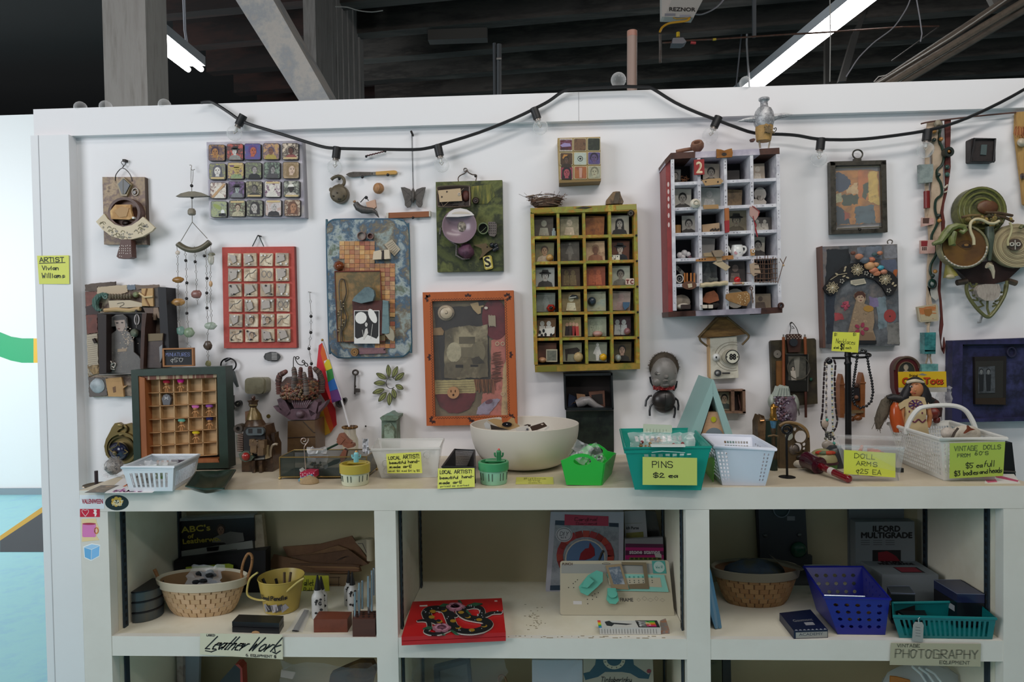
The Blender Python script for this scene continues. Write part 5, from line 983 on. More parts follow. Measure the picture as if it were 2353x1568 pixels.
t=T('metal_box','open black metal box with hanging lid, holding a shell and small frame','box',f=fR);BM=N('14161a 1f2426 0e0f12',20,.4,.15,.3)
q=t.part('back');q.poly('185,410 750,400 765,825 205,830',0,.004,F('1a100d',.7))
for P in('180,408 750,395 752,425 185,432','180,408 200,410 215,830 195,830','735,398 755,396 770,822 752,825','205,812 768,808 768,832 207,836'):q=t.part('wall');q.poly(P,.002,.05,BM)
q=t.part('lid');q.poly('207,840 768,830 772,1300 770,1362 225,1366',.01,.02,N('1c231e 27302a 14191a 3a4030',12,.4,.2));q.line('210,842 768,834',5,.022,F('77777a',.3,.5))
q=t.part('picture_frame');q.poly('475,620 660,605 668,795 500,770',.006,.02,N('54362a 6a4636',30,.5,.2));q.poly('505,655 635,640 645,770 520,745',.02,.0204,F('1a1210'))
q=t.part('shell');q.tube([fR.at(x,y,.028)for x,y in((330,760),(400,735),(470,720),(560,780),(660,810))],[a*fR.u for a in(44,60,52,34,10)],N('6a6a70 7f7a78 54545c',30,.3,.2),10);q=t.part('paper_scrap');q.poly('330,640 430,650 440,700 380,735 290,750 265,770 340,720',.02,.026,F('77583e'))
q=t.part('blue_cloth');q.poly('240,640 330,680 330,790 230,810',.006,.014,F('14203a'))
t=T('doll_beetle','grey doll face joined to a black beetle body on the wall','wall art',f=fR)
q=t.part('doll_face');c=fR.at(1360,395,.012);u=fR.u;q.ball(c,u,N('6d6a66 7a7672 5c5854',14,.4,.15),24,(152,130,192));q.blob(1285,500,70,62,.02,.014,F('74706c',.4),14,4);q.blob(1440,500,66,62,.02,.014,F('74706c',.4),14,4);q.ball(fR.at(1385,440,.036),u,F('77736f',.4),10,(30,40,24));q.blob(1380,540,50,26,.024,.012,F('716d69',.4))
q=t.part('eye');q.blob(1300,402,52,32,.029,.006,F('4c4844',.5),14,3);q.blob(1300,408,26,13,.033,.005,F('908c86',.3),10,3);q=t.part('eye');q.blob(1450,402,52,32,.027,.006,F('4c4844',.5),14,3);q.blob(1448,408,26,13,.031,.005,F('8a8680',.3),10,3)
q=t.part('mouth');q.blob(1378,488,32,14,.038,.006,F('8f8984',.3),12,3);q.ell(1378,488,26,4,.041,.0445,F('3c3836'),8);q=t.part('brow_hole');q.ell(1377,396,7,8,.034,.0372,F('0e0e0e'),8)
q=t.part('hair');q.ball(fR.at(1360,330,.006),u,N('3a322a 4c4236 2a241e',60,.8,.5),22,(172,95,178));
for k in range(90):a=R(rnd.uniform(175,365));x,y=1360+165*math.cos(a),335+170*math.sin(a);q.line([(x,y),(x+22*math.cos(a)+rnd.uniform(-8,8),y+26*math.sin(a)+rnd.uniform(-4,10))],2,.012,F('4a3f32'),3)
q=t.part('beetle_shell');q.ball(fR.at(1355,715,.01),u,N('1d1a1a 2a2625 141212',30,.35,.2),24,(138,95,120));q.ball(fR.at(1360,760,.008),u,N('1d1a1a 2a2625 141212',30,.35,.2),24,(120,80,108));q.line('1378,625 1372,860',3,.03,F('0c0b0b'))
q=t.part('bead_collar')
for r_ in range(3):
 for k in range(17):q.ball(fR.at(1238+k*15,552+r_*17+6*math.sin(k/16*3.1),.024),9*u,F('7a161a' if(k+r_)%4 else 'a83a34',.2),6)
for P in('1195,440 1205,500 1245,570 1285,600','1510,490 1500,560 1470,605','1218,662 1185,670 1150,720 1140,790','1222,760 1198,790 1190,840 1192,900','1490,690 1520,720 1530,780 1524,835','1470,780 1490,810 1488,870 1475,925'):q=t.part('leg');q.line(P,12,.012,F('17151a',.35),8)
t=T('glass_hanging_frame','bronze double-glass frame with ring holding an orange and blue abstract','picture',f=fK);FB_=N('33302c 4c4840 26241f',40,.4,.2,.5)
for nm,P in(('frame_rail','205,215 592,205 592,235 208,243'),('frame_rail','212,690 602,675 602,705 214,718'),('frame_stile','203,215 240,222 248,690 212,718'),('frame_stile','555,218 592,206 602,705 568,690')):q=t.part(nm);q.poly(P,.004,.02,FB_)
for P in('242,258 550,246','255,682 560,668'):t.part('inner_bar').line(P,5,.014,F('8a8474',.3,.6))
q=t.part('hanging_ring');q.line([(394+34*math.cos(a*.3),165+31*math.sin(a*.3))for a in range(21)],5,.012,FB_,8,True);q.rect(375,192,420,210,.004,.016,FB_)
q=t.part('painting');q.poly('240,280 480,270 520,280 545,282 555,640 500,640 460,630 420,650 245,655',.008,.0095,N('9a6a22 b8782a 8a5a24 c08a3c',18,.5,.1,dist=.6));e=.0097
for P,c in(('240,285 300,300 355,370 320,410 280,430 245,420','1f3048'),('400,275 465,275 460,480 400,470','a85f22'),('470,280 530,285 545,520 470,490','b99a4a'),('285,445 400,445 395,510 290,520','2c3a24'),('242,520 290,540 330,590 340,650 245,652','1c2c3a'),('375,530 510,515 515,640 380,645','44565e'),('385,580 440,570 500,590 500,635 385,640','5c2418'),('300,560 340,570 345,610 310,620','8a3c1c'),('240,440 280,435 285,490 245,500','a3a07c'),('320,400 390,360 400,440 320,440','b3966c'),('430,375 465,360 470,410 450,480 430,470','3a4430')):q.rpoly(P,.0095,e+.0002*rnd.random(),PT_(c),6,10)
q=t.part('glass');q.poly('240,245 552,235 562,670 250,682',.013,.014,clear('ffffff',.03));q=t.part('clasp');q.line('405,690 410,680',10,.02,NAILM)
t=T('woman_collage_canvas','grey collage canvas of a seated woman under a beaded black crescent','wall art',f=fK)
q=t.part('canvas');q.poly('132,805 668,788 685,1490 155,1508',0,.022,N('4f5358 63666a 45484c 6c6460 54586a',9,.6,.2,dist=.8));q.poly('132,805 150,800 172,1505 155,1508',0,.0225,F('5c4038'))
for P,c in(('180,825 330,820 350,900 300,1010 170,1100','1f2226'),('390,810 560,800 560,890 400,880','5f6670'),('570,800 665,792 668,880 580,890','6c6c70'),('550,900 660,890 665,980 560,970','4a5060'),('175,1110 240,1130 220,1480 180,1480','262c36'),('235,1260 290,1270 300,1310 235,1320','8a3c40'),('600,1340 680,1330 684,1480 600,1480','6c6a66'),('520,1160 590,1150 600,1360 540,1380','66747a'),('640,970 668,960 668,1010 645,1020','8a4a24'),('290,1190 330,1185 330,1240 300,1250','9a4450'),('470,1150 530,1160 540,1220 480,1230','6a5f7c')):q.rpoly(P,.022,.0222+.0003*rnd.random(),PT_(c),4,12)
q.ell(618,1285,42,45,.022,.0228,F('8a3634'),20);q.ell(618,1288,6,6,.0228,.023,F('3a1c1c'),6)
q=t.part('woman_cutout');q.poly('385,1180 370,1150 380,1125 420,1112 448,1130 452,1165 440,1200 480,1215 505,1250 510,1330 500,1380 520,1440 500,1475 330,1400 350,1320 365,1250',.022,.025,PR_('8f7a62'));q.ell(415,1160,26,34,.025,.0254,F('a38a74'),14);q.poly('375,1165 372,1135 395,1115 430,1115 450,1140 445,1165 425,1140 395,1145',.0254,.0257,F('46281e'));q.poly('330,1400 360,1390 500,1400 520,1460 500,1475 340,1465',.025,.0253,F('77614c'));q.ell(470,1235,36,22,.025,.0258,F('9a7434'),12);q.rect(395,1455,525,1480,.022,.0262,F('15161a'));q.ell(405,1155,5,3,.0254,.026,F('2a1c18'),6);q.ell(425,1155,5,3,.0254,.026,F('2a1c18'),6);q.ell(416,1178,7,3,.0254,.026,F('6a2c2c'),6)
q=t.part('pink_flower');[q.ell(420+34*math.cos(a),1375+28*math.sin(a),18,12,.0253,.027,F('8a3048'),8,a*57)for a in(0,1.3,2.5,3.8,5)];[q.ell(310+20*math.cos(a),1215+20*math.sin(a),12,9,.022,.024,F('8a3c50'),7)for a in(0,1.5,3,4.5)]
q=t.part('crescent_applique');q.poly('158,1090 210,1020 290,950 360,918 450,912 560,945 640,990 672,1030 668,1090 640,1135 600,1145 570,1090 520,1040 450,1015 360,1020 290,1060 245,1120 205,1145 175,1125',.022,.029,F('121113',.7));AP=F('a3967c',.4)
for x,y in((392,965),(220,1090),(585,1030)):
 for k in range(9):a=k*.7;q.line([(x,y),(x+36*math.cos(a-.2),y+34*math.sin(a-.2)),(x+44*math.cos(a),y+42*math.sin(a)),(x+36*math.cos(a+.2),y+34*math.sin(a+.2)),(x,y)],3,.031,AP,4)
 q.ball(fK.at(x,y,.031),8*fK.u,F('c8c0b0',.2),6)
for x,y in((455,990),(495,1005),(285,1045),(610,1110)):[q.ball(fK.at(x+12*math.cos(a),y+12*math.sin(a),.03),6*fK.u,F('8f8a80',.3),5)for a in(0,1.3,2.6,3.9,5.2)]
q.line('205,1035 260,1000 320,990',3,.03,AP,4);[q.ell(x,y,12,6,.029,.031,AP,7,r)for x,y,r in((250,995,30),(305,970,-60),(325,1020,20),(300,1010,-30),(310,950,-60),(640,1060,-60),(655,1075,-30))]
q=t.part('text_label');q.poly('345,1040 440,1025 455,1060 380,1075 350,1065',.022,.026,F('b0a894'));[q.ink([(358,1046+k*9),(440,1036+k*9)],3,.0262,F('6a655a'))for k in range(3)]
for k,(x,y,r,c)in enumerate(((362,850,16,'6a4438'),(405,875,26,'b0785c'),(445,900,30,'545c66'),(490,895,22,'a8644c'),(478,938,34,'b88a60'),(520,930,20,'b0805c'),(548,850,18,'a86c50'),(510,860,18,'44585a'),(505,970,28,'b06c50'),(552,952,22,'3a8a9c'),(575,980,22,'a87058'),(525,990,24,'b47454'))):q=t.part('pebble');q.ball(fK.at(x,y,.032),fK.u,N((c,c),60,.5,.2),10,(r*1.1,r*.8,r*.8),k,.06)
q=t.part('wire_hook');q.line('605,785 600,770 615,758 635,765 630,785',4,.012,MW)
t=T('ribbon_hanging','twig hung with patterned ribbons, tiles and beads at upper right','wall hanging',f=fL);RB=N('4a1c16 5c241c',40,.6,.1);PR=N('a8937c b39e88 9a8670',30,.7,.2)
q=t.part('twig');q.line('190,285 280,265 460,240 700,212 1000,180 1330,150',9,.018,N('4a3028 5c4038',40,.6,.2),6)
q=t.part('red_ribbon');q.poly('480,238 550,232 545,480 540,560 548,800 530,950 500,1130 470,1250 460,1350 480,1460 470,1700 440,1980 425,2300 440,2420 460,2700 430,2900 452,3020 470,2850 485,2950 470,3050 440,2990 415,2770 430,2600 420,2400 400,2280 420,2000 450,1680 440,1440 430,1350 470,1150 490,1000 480,800 490,600',.012,.016,RB)
q=t.part('cream_ribbon');q.poly('270,265 350,260 420,300 450,600 455,900 460,1130 420,1400 440,1700 350,1850 330,2000 300,2300 330,2500 280,2700 250,2700 265,2400 270,2000 290,1700 270,1400 310,1200 330,900 330,600 250,700 255,400',.008,.012,PR)
q=t.part('rosette');q.blob(395,285,55,50,.012,.02,F('8a8270'),12,4,0,2,.1)
q=t.part('green_cord');q.line([(x,y)for x,y in((430,260),(410,480),(440,560),(465,680),(440,780),(385,840),(390,930),(430,1010),(440,1130),(370,1200),(360,1330),(390,1440),(370,1520),(320,1620),(320,1690),(375,1760),(370,1860),(310,1970),(300,2060),(330,2140))],15,.014,N('16261f 203a2c',50,.4,.1),6)
for k,(x,y)in enumerate(((350,380),(345,480),(430,470),(400,1390),(410,1450),(400,900),(360,2060),(330,2110))):q.ball(fL.at(x,y,.018),24*fL.u,F('23302a' if k%2 else 'a8763c',.3),8)
for x,y,r in((325,2210,58),):q=t.part('green_disc');q.blob(x,y,r,r*1.15,.014,.014,F('123028',.15),16,4);q.blob(x,y,24,24,.028,.006,F('77807c',.2),10,3)
q=t.part('dark_rosette');q.ring(532,620,58,60,30,.016,.03,F('1d2420',.4),16);q.blob(525,618,22,24,.02,.012,F('a8743c',.3),10)
for y,c in((805,'2e4640'),(895,'3c5c54')):q=t.part('button');q.blob(505,y,32,30,.016,.008,F(c,.3),12,4)
q=t.part('shell_button');q.line('470,1060 510,1020',12,.018,F('b0a494'),6);q.line('470,1110 505,1095',9,.018,F('b0a494'),6)
q=t.part('grey_tile');q.poly('168,775 335,768 340,850 325,985 180,1002',.012,.022,N('6f7a78 87918e 5f6866',40,.4,.2))
q=t.part('linen_tape');q.poly('245,690 295,690 280,1090 245,1090',.006,.01,PR);q.poly('240,1300 285,1300 275,1420 245,1420',.006,.01,PR)
q=t.part('red_tube');q.line('258,1095 260,1300',33,.018,F('6e1c1a',.3),10)
def m2l(x,y):return(x,y+270*5.227)
for P,c,c2 in((((205,0),(350,10),(345,80),(290,90),(200,112)),'a86a64','4a3028'),(((185,275),(350,268),(362,400),(350,432),(185,435)),'b08078','7c2026')):q=t.part('patterned_tile');q.poly([m2l(*p)for p in P],.012,.018,N((c,'b89a90',c),40,.5,.1));x,y=P[0];q.poly([m2l(*p)for p in((x+8,y+8),(x+85,y+6),(x+80,y+70),(x+8,y+70))],.018,.0185,F(c2))
[q.rect(m2l(205+(k%3)*20,0)[0],m2l(0,355+(k//3)*14)[1],m2l(217+(k%3)*20,0)[0],m2l(0,365+(k//3)*14)[1],.018,.0187,F('2a1c1a'))for k in range(9)]
q=t.part('chequered_card');q.poly([m2l(*p)for p in((145,1075),(370,1035),(390,1060),(405,1230),(385,1245),(190,1260),(170,1240))],.012,.02,F('a89c84',.5));q.poly([m2l(*p)for p in((165,1085),(365,1055),(382,1225),(195,1245))],.02,.0206,N('b0a48a a8683a a89a7c 8a4a28',30,.5,0,stretch=(.2,1,2),hard=True));q.poly([m2l(*p)for p in((225,1105),(320,1095),(325,1150),(290,1190),(240,1175))],.0206,.021,F('8a5a28'))
q=t.part('twine');q.line([m2l(*p)for p in((265,900),(260,1010),(270,1060))],10,.012,PR);q.line([m2l(*p)for p in((290,1250),(275,1320),(275,1400))],16,.012,PR)
q=t.part('feather_card');q.poly([m2l(*p)for p in((265,820),(405,815),(410,960),(370,1000),(300,940))],.01,.012,F('b0aca4',.6))
for nm,A in(('turquoise_block',((232,1385),(370,1380),(365,1640),(235,1640))),):q=t.part(nm);q.poly([m2l(*p)for p in A],.01,.03,N('2c6a6c 3f8484 24585a 5c9a98',30,.3,.2))
q=t.part('turquoise_block');q.f=fV;q.poly('582,330 745,325 745,395 585,398',.01,.03,N('3f7c7a 6a9c98 2c6464',30,.3,.2));q.poly('612,190 720,190 712,206 620,206',.008,.03,N('2c6a6c 3f8484',30,.3,.2));q=t.part('twine');q.f=fV;q.line('640,205 645,260 625,320',8,.014,PR);q.line('672,205 665,260 680,320',8,.014,PR)
t=T('fringed_ribbon','tan fringed ribbon hanging at the far right edge of the wall','wall hanging',f=fL);t.root.poly('1330,145 1500,130 1500,1300 1420,1250 1400,1020 1370,800 1340,540 1320,400',.008,.014,N('8a6a3c a8844c 7a5430',30,.7,.3,stretch=(2,1,.3)));q=t.part('shell');q.blob(1400,510,60,55,.012,.016,F('b3a894',.4));q=t.part('bead');q.blob(1410,915,35,40,.012,.016,F('3a2c28',.3));q=t.part('tassel')
for k in range(26):x=1320+k*5;q.line([(x,330+rnd.uniform(-20,20)),(x-10+rnd.uniform(-15,10),420+rnd.uniform(-20,40))],4,.016,F(rnd.choice(('9a5a34','7a4428','a87848'))),4)
t=T('square_dark_plaque','small square dark plaque with pale oblong, above the disc mask','wall art',f=fL);t.root.rrect(788,460,1085,745,20,0,.02,N('1a1818 2a2322 141314',40,.5,.2));q=t.part('rim');q.line('830,465 1080,470 1060,742 790,740',14,.022,F('1c1a1b',.5),6,True);q=t.part('pale_panel');q.poly('918,535 985,535 975,660 905,655',.02,.022,F('4a5656',.4))
t=T('disc_mask','owl-like mask built from round tins, rope disc, shell and scrollwork','wall art',f=fL);OLV=N('4a4a28 6a6a3c 33361e 7a7648',12,.45,.2)
q=t.part('top_disc');q.ell(925,1330,298,292,.004,.03,OLV,32)
for r_ in(270,215,150):q.line([(925+r_*math.cos(a*.2),1330+r_*math.sin(a*.2))for a in range(32)],12,.031,N('565a30 76763f',30,.4,.1),6,True)
q.blob(990,1290,130,90,.03,.008,N('4a2c1c 5c3a24 6a5430',20,.5,.3))
q=t.part('dark_base');q.f=fM;q.poly('580,590 1010,520 1400,590 1330,660 1220,760 1070,800 780,790 700,700',.004,.02,N('1d1210 2a1815 3a201a',16,.5,.2))
q=t.part('left_eye_disc');q.f=fM;q.ell(712,350,290,262,.038,.05,N('5c4a20 6a5426',20,.4,.2),36);q.ell(712,350,262,236,.05,.053,N('4a3420 5c4024 6a4c20 3f2e20',8,.4,.15),32);q.ring(712,350,292,264,22,.038,.056,N('8a8468 5f5c3c',80,.4,.3,stretch=(3,1,1)),36);q.line([(712+270*math.cos(a*.08),350+243*math.sin(a*.08))for a in range(0,34)],9,[.056+.003*(k%2)for k in range(34)],F('b0aa9c',.4),5)
q=t.part('eye_print');q.f=fM;q.poly('625,325 680,280 760,270 830,320 790,380 730,390 670,360',.053,.0536,F('4f3414'));q.ell(735,340,60,26,.0536,.054,F('2a1c14'),16);q.ell(735,330,28,14,.054,.0544,F('8a6434'),10)
q=t.part('right_eye_disc');q.f=fM;q.ell(1345,340,302,262,.012,.034,N('8f8464 a89c7c',30,.5,.2),36)
for k in range(11):r_=290-k*22;q.line([(1345+r_*math.cos(a*.2),340+r_*.87*math.sin(a*.2))for a in range(32)],13,.034+.0008*k,F(('9c8f70','a89a78','8a7c60')[k%3],.6),5,True)
q=t.part('button_eye');q.f=fM;q.ell(1325,325,78,72,.04,.05,F('4c4038',.3),18);[q.ring(1325+s*38,320,26,24,9,.05,.054,F('b5b0a4',.3),12)for s in(-1,1)];q.line('1320,270 1322,385',6,.052,F('a8a498',.3))
q=t.part('leaf_scroll');q.f=fM;LS=N('565c30 6c7240 434a26',30,.4,.2);q.tube([fM.at(x,y,.066)for x,y in((330,320),(420,290),(480,200),(540,130),(620,100),(700,110),(720,150),(690,180),(650,160))],[a*fM.u for a in(20,34,46,44,34,30,30,26,14)],LS,8);q.tube([fM.at(x,y,.066)for x,y in((590,170),(560,250),(560,320),(600,330))],[a*fM.u for a in(30,44,36,14)],LS,8)
q=t.part('white_cord');q.f=fM;q.line('825,330 820,250 780,150 790,60 850,20 930,30 1000,65 1070,70 1130,40',16,.064,F('b8ae8c',.5),8);q.line('1255,60 1280,120 1265,200 1235,270 1235,340',12,.05,F('a8a078',.5),8)
q=t.part('twig_brow');
for a,b in(((680,1410),(900,1390)),((820,1430),(1200,1400)),((960,1350),(1290,1390)),((1080,1385),(1300,1460)),((850,1480),(1150,1450))):q.line([a,((a[0]+b[0])/2,(a[1]+b[1])/2-14),b],16,.045,N('33241a 54402c 77643c',30,.5,.3),6)
q=t.part('moss');
for k in range(40):q.ball(fL.at(1000+rnd.gauss(0,110),1440+rnd.gauss(0,28),.045),rnd.uniform(14,34)*fL.u,F(rnd.choice(('4a4420','66592c','33301a','8a7438'))),6)
q=t.part('nose_piece');q.f=fM;q.tube([fM.at(x,y,.045)for x,y in((1010,110),(1010,220),(1015,330),(1010,520))],[a*fM.u for a in(40,52,36,18)],N('3c443a 525c4e',30,.4,.2),10);q=t.part('ivory_horn');q.f=fM;q.tube([fM.at(x,y,.055)for x,y in((985,575),(1030,590),(1055,650),(1062,735))],[a*fM.u for a in(36,30,20,8)],F('b0a690',.3),8);q.blob(1010,570,46,38,.04,.012,F('6c6450',.4))
q=t.part('brass_bell');q.f=fM;q.tube([fM.at(x,y,.04)for x,y in((520,560),(525,620),(540,680),(546,712))],[a*fM.u for a in(30,44,66,78)],N('6a6430 86803c',30,.4,.2),12);q.blob(546,712,60,32,.05,.008,F('a89c7c',.3))
q=t.part('horn_tip');q.f=fM;q.line('620,785 740,765',34,.03,N('2a201a 4a3c2c',30,.5,.2),8);q=t.part('horn_tip');q.f=fM;q.line('1230,760 1330,790',34,.03,N('2a201a 4a3c2c',30,.5,.2),8)
q=t.part('scroll_chin');q.f=fM;CG=N('4c4c30 666640 3a3a24',30,.4,.2,.2)
q.line('745,770 735,850 760,950 850,1080 940,1170 990,1195 1030,1180 1110,1080 1185,950 1215,850 1225,760',20,.03,CG,8)
for P in('770,780 800,830 850,820 860,790','775,880 830,870 840,830','810,990 870,1000 850,930 810,940','880,1080 940,1060 900,1010 940,990','990,970 985,1090 1010,1170','1050,1070 1100,1050 1060,1030','1080,1010 1130,990 1160,940','1150,900 1190,900 1200,800','1090,1100 1000,1180'):q.line(P,13,.028,CG,6)
q=t.part('shell');q.f=fM;q.poly('850,870 880,820 960,800 1130,800 1150,870 1130,950 1060,1000 960,1000 880,950',.02,.04,N('8a8078 a0968c 746a62',40,.5,.4,stretch=(5,1,1)))
q=t.part('hook');q.f=fM;q.line('925,1170 900,1260 870,1262',14,.02,F('9a9c9c',.3,.6),6);q=t.part('scroll');q.f=fM;q.line('1380,130 1400,100 1440,110',20,.05,CG,6)
t=T('blue_framed_picture','large dark blue painted frame with a tiny vintage photograph of two people','picture',f=fV);BLU=N('1d1f3c 2a2c54 17182e 343660 262a4a',8,.55,.25)
for nm,P,d in(('frame_rail','885,100 1700,70 1700,130 985,135',.03),('frame_stile','885,100 985,135 975,865 880,895',.03),('frame_rail','880,895 975,865 1700,850 1700,880',.03)):q=t.part(nm);q.poly(P,.002,d,N('22244a 2e2c58 1b1c38 3c3664',10,.55,.2))
q=t.part('panel');q.poly('985,135 1700,125 1700,855 978,868',.002,.014,BLU);q.line('990,138 1540,122',12,.016,F('0d0e18'));q.line('985,865 1570,860',12,.016,F('0d0e18'));q.ring(1462,210,46,52,12,.014,.02,N('1c1c2c 33324a',30,.4,.2),16)
q=t.part('inner_frame');q.poly('1100,258 1410,250 1405,725 1105,720',.014,.022,F('17110e',.6));q.poly('1108,300 1380,292 1375,655 1112,660',.022,.0225,F('24221e'));q.poly('1108,660 1400,655 1402,722 1108,718',.022,.023,F('2a1c0c'))
q=t.part('photograph');q.poly('1140,355 1298,345 1300,605 1132,612',.0225,.024,M3('3a3d40','4c5054','2a2c2e'))
for x in(1165,1235):head(q,x,400,22,.0242,'6a6c6c','16181a','1a1c1e',e=.00015,face=False,body=False);q.poly([(x-26,425),(x+26,425),(x+20,590),(x-18,590)],.024,.0244,F('15171a'))
t=T('oval_portrait_plaque','red arched plaque with small oval portrait behind the doll basket','wall art',f=fV);t.root.poly([(440+128*math.cos(R(a)),375+128*math.sin(R(a))*.95)for a in range(180,361,12)]+[(575,620),(345,640),(318,560)],0,.02,F('4a1518',.4));q=t.part('rim');q.line([(440+122*math.cos(R(a)),375+116*math.sin(R(a)))for a in range(176,365,9)],12,.021,N('5c4a3c 44342c',30,.4,.2),6);q.line([(316,380),(325,560),(352,650)],18,.012,N('5c4a3c 44342c',30,.4,.2),6);q=t.part('oval_picture');q.ell(440,400,82,95,.02,.022,F('252a24'),20);q.ring(440,400,84,97,6,.02,.024,F('6a5a44'),22);head(q,432,365,26,.0222,'a89a84','8f8878','a39c8c',e=.00015,face=False)
t=T('carved_shrine','little orange carved wooden shrine with two spires behind the necklaces','wall art',f=fU);OW=N('6a3a1c 84502a 5c3018',20,.45,.2)
for x,y0,y1 in((912,425,850),(1113,410,845)):
 q=t.part('spire');q.poly([(x-20,y1),(x-24,y0+110),(x-12,y0+40),(x,y0),(x+12,y0+40),(x+24,y0+110),(x+20,y1)],0,.024,OW);q.line([(x-26,y0+100),(x+28,y0+100)],8,.024,OW)
q=t.part('back_panel');q.poly('930,560 1100,560 1100,800 930,810',0,.01,OW);q=t.part('carved_figure');q.ball(fU.at(1047,535,.018),26*fU.u,F('4a3024',.5),10);q.poly('1010,560 1080,560 1085,680 1005,690',.004,.024,F('17141a'));q.ball(fU.at(1050,650,.026),20*fU.u,F('77503c',.5),8);q=t.part('base_ledge');q.poly('990,790 1120,780 1130,800 1000,810',0,.03,F('6c5a3c'));q=t.part('bowl');q.ball(fU.at(1065,850,.03),40*fU.u,F('70401c',.25),12,(1,.8,.7));q=t.part('bowl');q.ball(fU.at(1010,860,.02),26*fU.u,F('5c3318',.3),10)
f0=Px(Y=-.035);t=T('string_lights','black string of clear globe bulbs draped across the white header','string lights',f=f0);CB_=F('141416',.5)
q=t.part('cord')
for P,d in(('462,236 475,234 490,236 525,258 551,276 580,288 620,300 700,325 740,337 772,341 860,343 950,344 985,340 1010,333 1100,305 1180,273 1232,248 1262,232 1290,212 1305,206',0),('1305,206 1360,202 1440,199 1485,200',.0),('1485,200 1500,204 1550,235 1600,258 1645,275 1690,292 1735,306 1800,309 1835,312 1883,320 1960,321 2030,315 2130,300 2200,280 2270,250 2353,206 2420,160',0)):q.line(P,3.6,d,CB_,6)
def bulb(x,y,dx,dy,L=24,r=17.5,top=False):
 n=math.hypot(dx,dy);dx,dy=dx/n,dy/n;s=t.part('socket');s.line([(x-dx*8,y-dy*8),(x+dx*L*.75,y+dy*L*.75)],9.5,.0,CB_,10);s.line([(x+dx*L*.75,y+dy*L*.75),(x+dx*L,y+dy*L)],7,0,F('77706a',.3,.6),10)
 b=t.part('bulb',None,s);c=f0.at(x+dx*(L+r*.85),y+dy*(L+r*.85));b.ball(c,r*f0.u,clear('f4f6f8',.05,.02),20);b.line([(x+dx*(L-2),y+dy*(L-2)),(x+dx*(L+r*.5),y+dy*(L+r*.5))],3,0,F('b8b8b4',.2),6);b.line([(x+dx*(L+r*.5)-5,y+dy*(L+r*.5)),(x+dx*(L+r*.9),y+dy*(L+r*.9)),(x+dx*(L+r*.5)+5,y+dy*(L+r*.5))],1,0,F('9a9488',.2),4)
for a in((556,272,-.5,1),(774,346,-.12,1),(1007,341,.22,1),(1229,256,.35,1),(1648,276,-.45,1),(1886,326,-.1,1),(2131,306,-.12,1)):bulb(*a)
for x,y in((185,244),(243,242),(378,238)):s=t.part('bulb');s.ball(f0.at(x,y+4,-.03),15*f0.u,clear('f4f6f8',.08,.02),16)
s=t.part('bulb');s.ball(f0.at(1421,184,-.02),17.5*f0.u,clear('f4f6f8',.08,.02),20);s=t.part('bulb');s.ball(f0.at(1713,190,-.02),14*f0.u,clear('f4f6f8',.08,.02),16)
# ------------------------------------------------------------------ things on the counter
NC0=len(THINGS);fQ=(980,930,5.115);fS=(1400,920,5.115);zP=(780,820,5.06);zU=(1720,760,4.238);zV=(1980,760,4.238);zO=(500,780,4.48);zN=(180,820,4.9)
def px(z,*p):return[(z[0]+x/z[2],z[1]+y/z[2])for x,y in p]
def ticks(n,a,b,r=.5):
 o=[0.];s=(b-a)/n
 for k in range(n):o+=[a+s*(k+.5-r/2),a+s*(k+.5+r/2)]
 return o+[1.]
ODD=lambda i,j:i%2==1 and j%2==1
NOH=lambda i,j:False
def tub(t,z,base,rim,ov,mat,sides,zb=CT,th=.0016,rimw=.003,name='body',h=None,oct=False):
 B=[Zp(*p,zb+.0008)for p in px(z,*base)];R0=px(z,*rim);zt=W(*R0[0],B[0].y-ov).z if h is None else zb+h;Q=[Zp(*p,zt)for p in R0]
 q=t.part(name);c=sum(B,V())/4
 for k in range(4):
  a,b,e,f=B[k],B[(k+1)%4],Q[(k+1)%4],Q[k];us,vs,hole=sides[k]
  m=(a+b)/2;n=V((c.x-m.x,c.y-m.y,0)).normalized()*th
  q.lattice(lambda u,v:(a*(1-u)+b*u)*(1-v)+(f*(1-u)+e*u)*v,us,vs,hole,n,mat,oct)
 q.prism(B,[p+V((0,0,.0015))for p in B],mat)
 w=t.part('rim');w.tube(Q,rimw,mat,8,True);return B,Q,zt
def crumple(m,c,sx,sy,sz,mat,seed=0,n=7,M=None):
 g=random.Random(seed);H=[[(g.uniform(-1,1),g.uniform(-1,1),g.uniform(-.3,.3))for _ in range(n+1)]for _ in range(n+1)];Q=M or Matrix.Identity(3);c=V(c)
 def P(u,v):a=H[int(round(v*n))][int(round(u*n))];return c+Q@V(((u-.5)*sx+a[0]*sx*.05,a[2]*sz*2+sz*.5*math.sin(3*u+2*v),(v-.5)*sy+a[1]*sy*.05))
 return m.sheet(P,n,n,mat)
def quad(z,Y,*p):return[W(a,b,(Y[i]if isinstance(Y,(list,tuple))else Y))for i,(a,b)in enumerate(px(z,*p))]
def card(name,label,c,mat,cat='card',th=.0005):t=T(name,label,cat);t.root.f=paper(t.root,c,mat,th);return t
def zy(y,x,zb=CT):return Zp(x,y,zb).y
FILM=film('f2f4f6',.16,.08);FILM2=film('e8ecef',.3,.12)
YC_=zy(1083.2,310);f=Px(zN,YC_);t=T('display_case','dark green framed shadow case divided into small wooden compartments','display case',f=f);GF=N('17291f 1c3127 14241b',12,.4,.08);PLY=N('a8875c b4946a 9c7c52',6,.5,.03,stretch=(1,1,.3));OR=wood('7a4220','965a30',True)
for nm,P in(('frame_rail','592,150 1655,108 1560,195 672,218'),('frame_rail','628,1292 1692,1255 1590,1195 705,1215'),('frame_stile','592,150 672,218 705,1215 628,1292'),('frame_stile','1655,108 1692,1255 1590,1195 1560,195')):q=t.part(nm);q.poly(P,-.03,0,GF)
q=t.part('carcase');
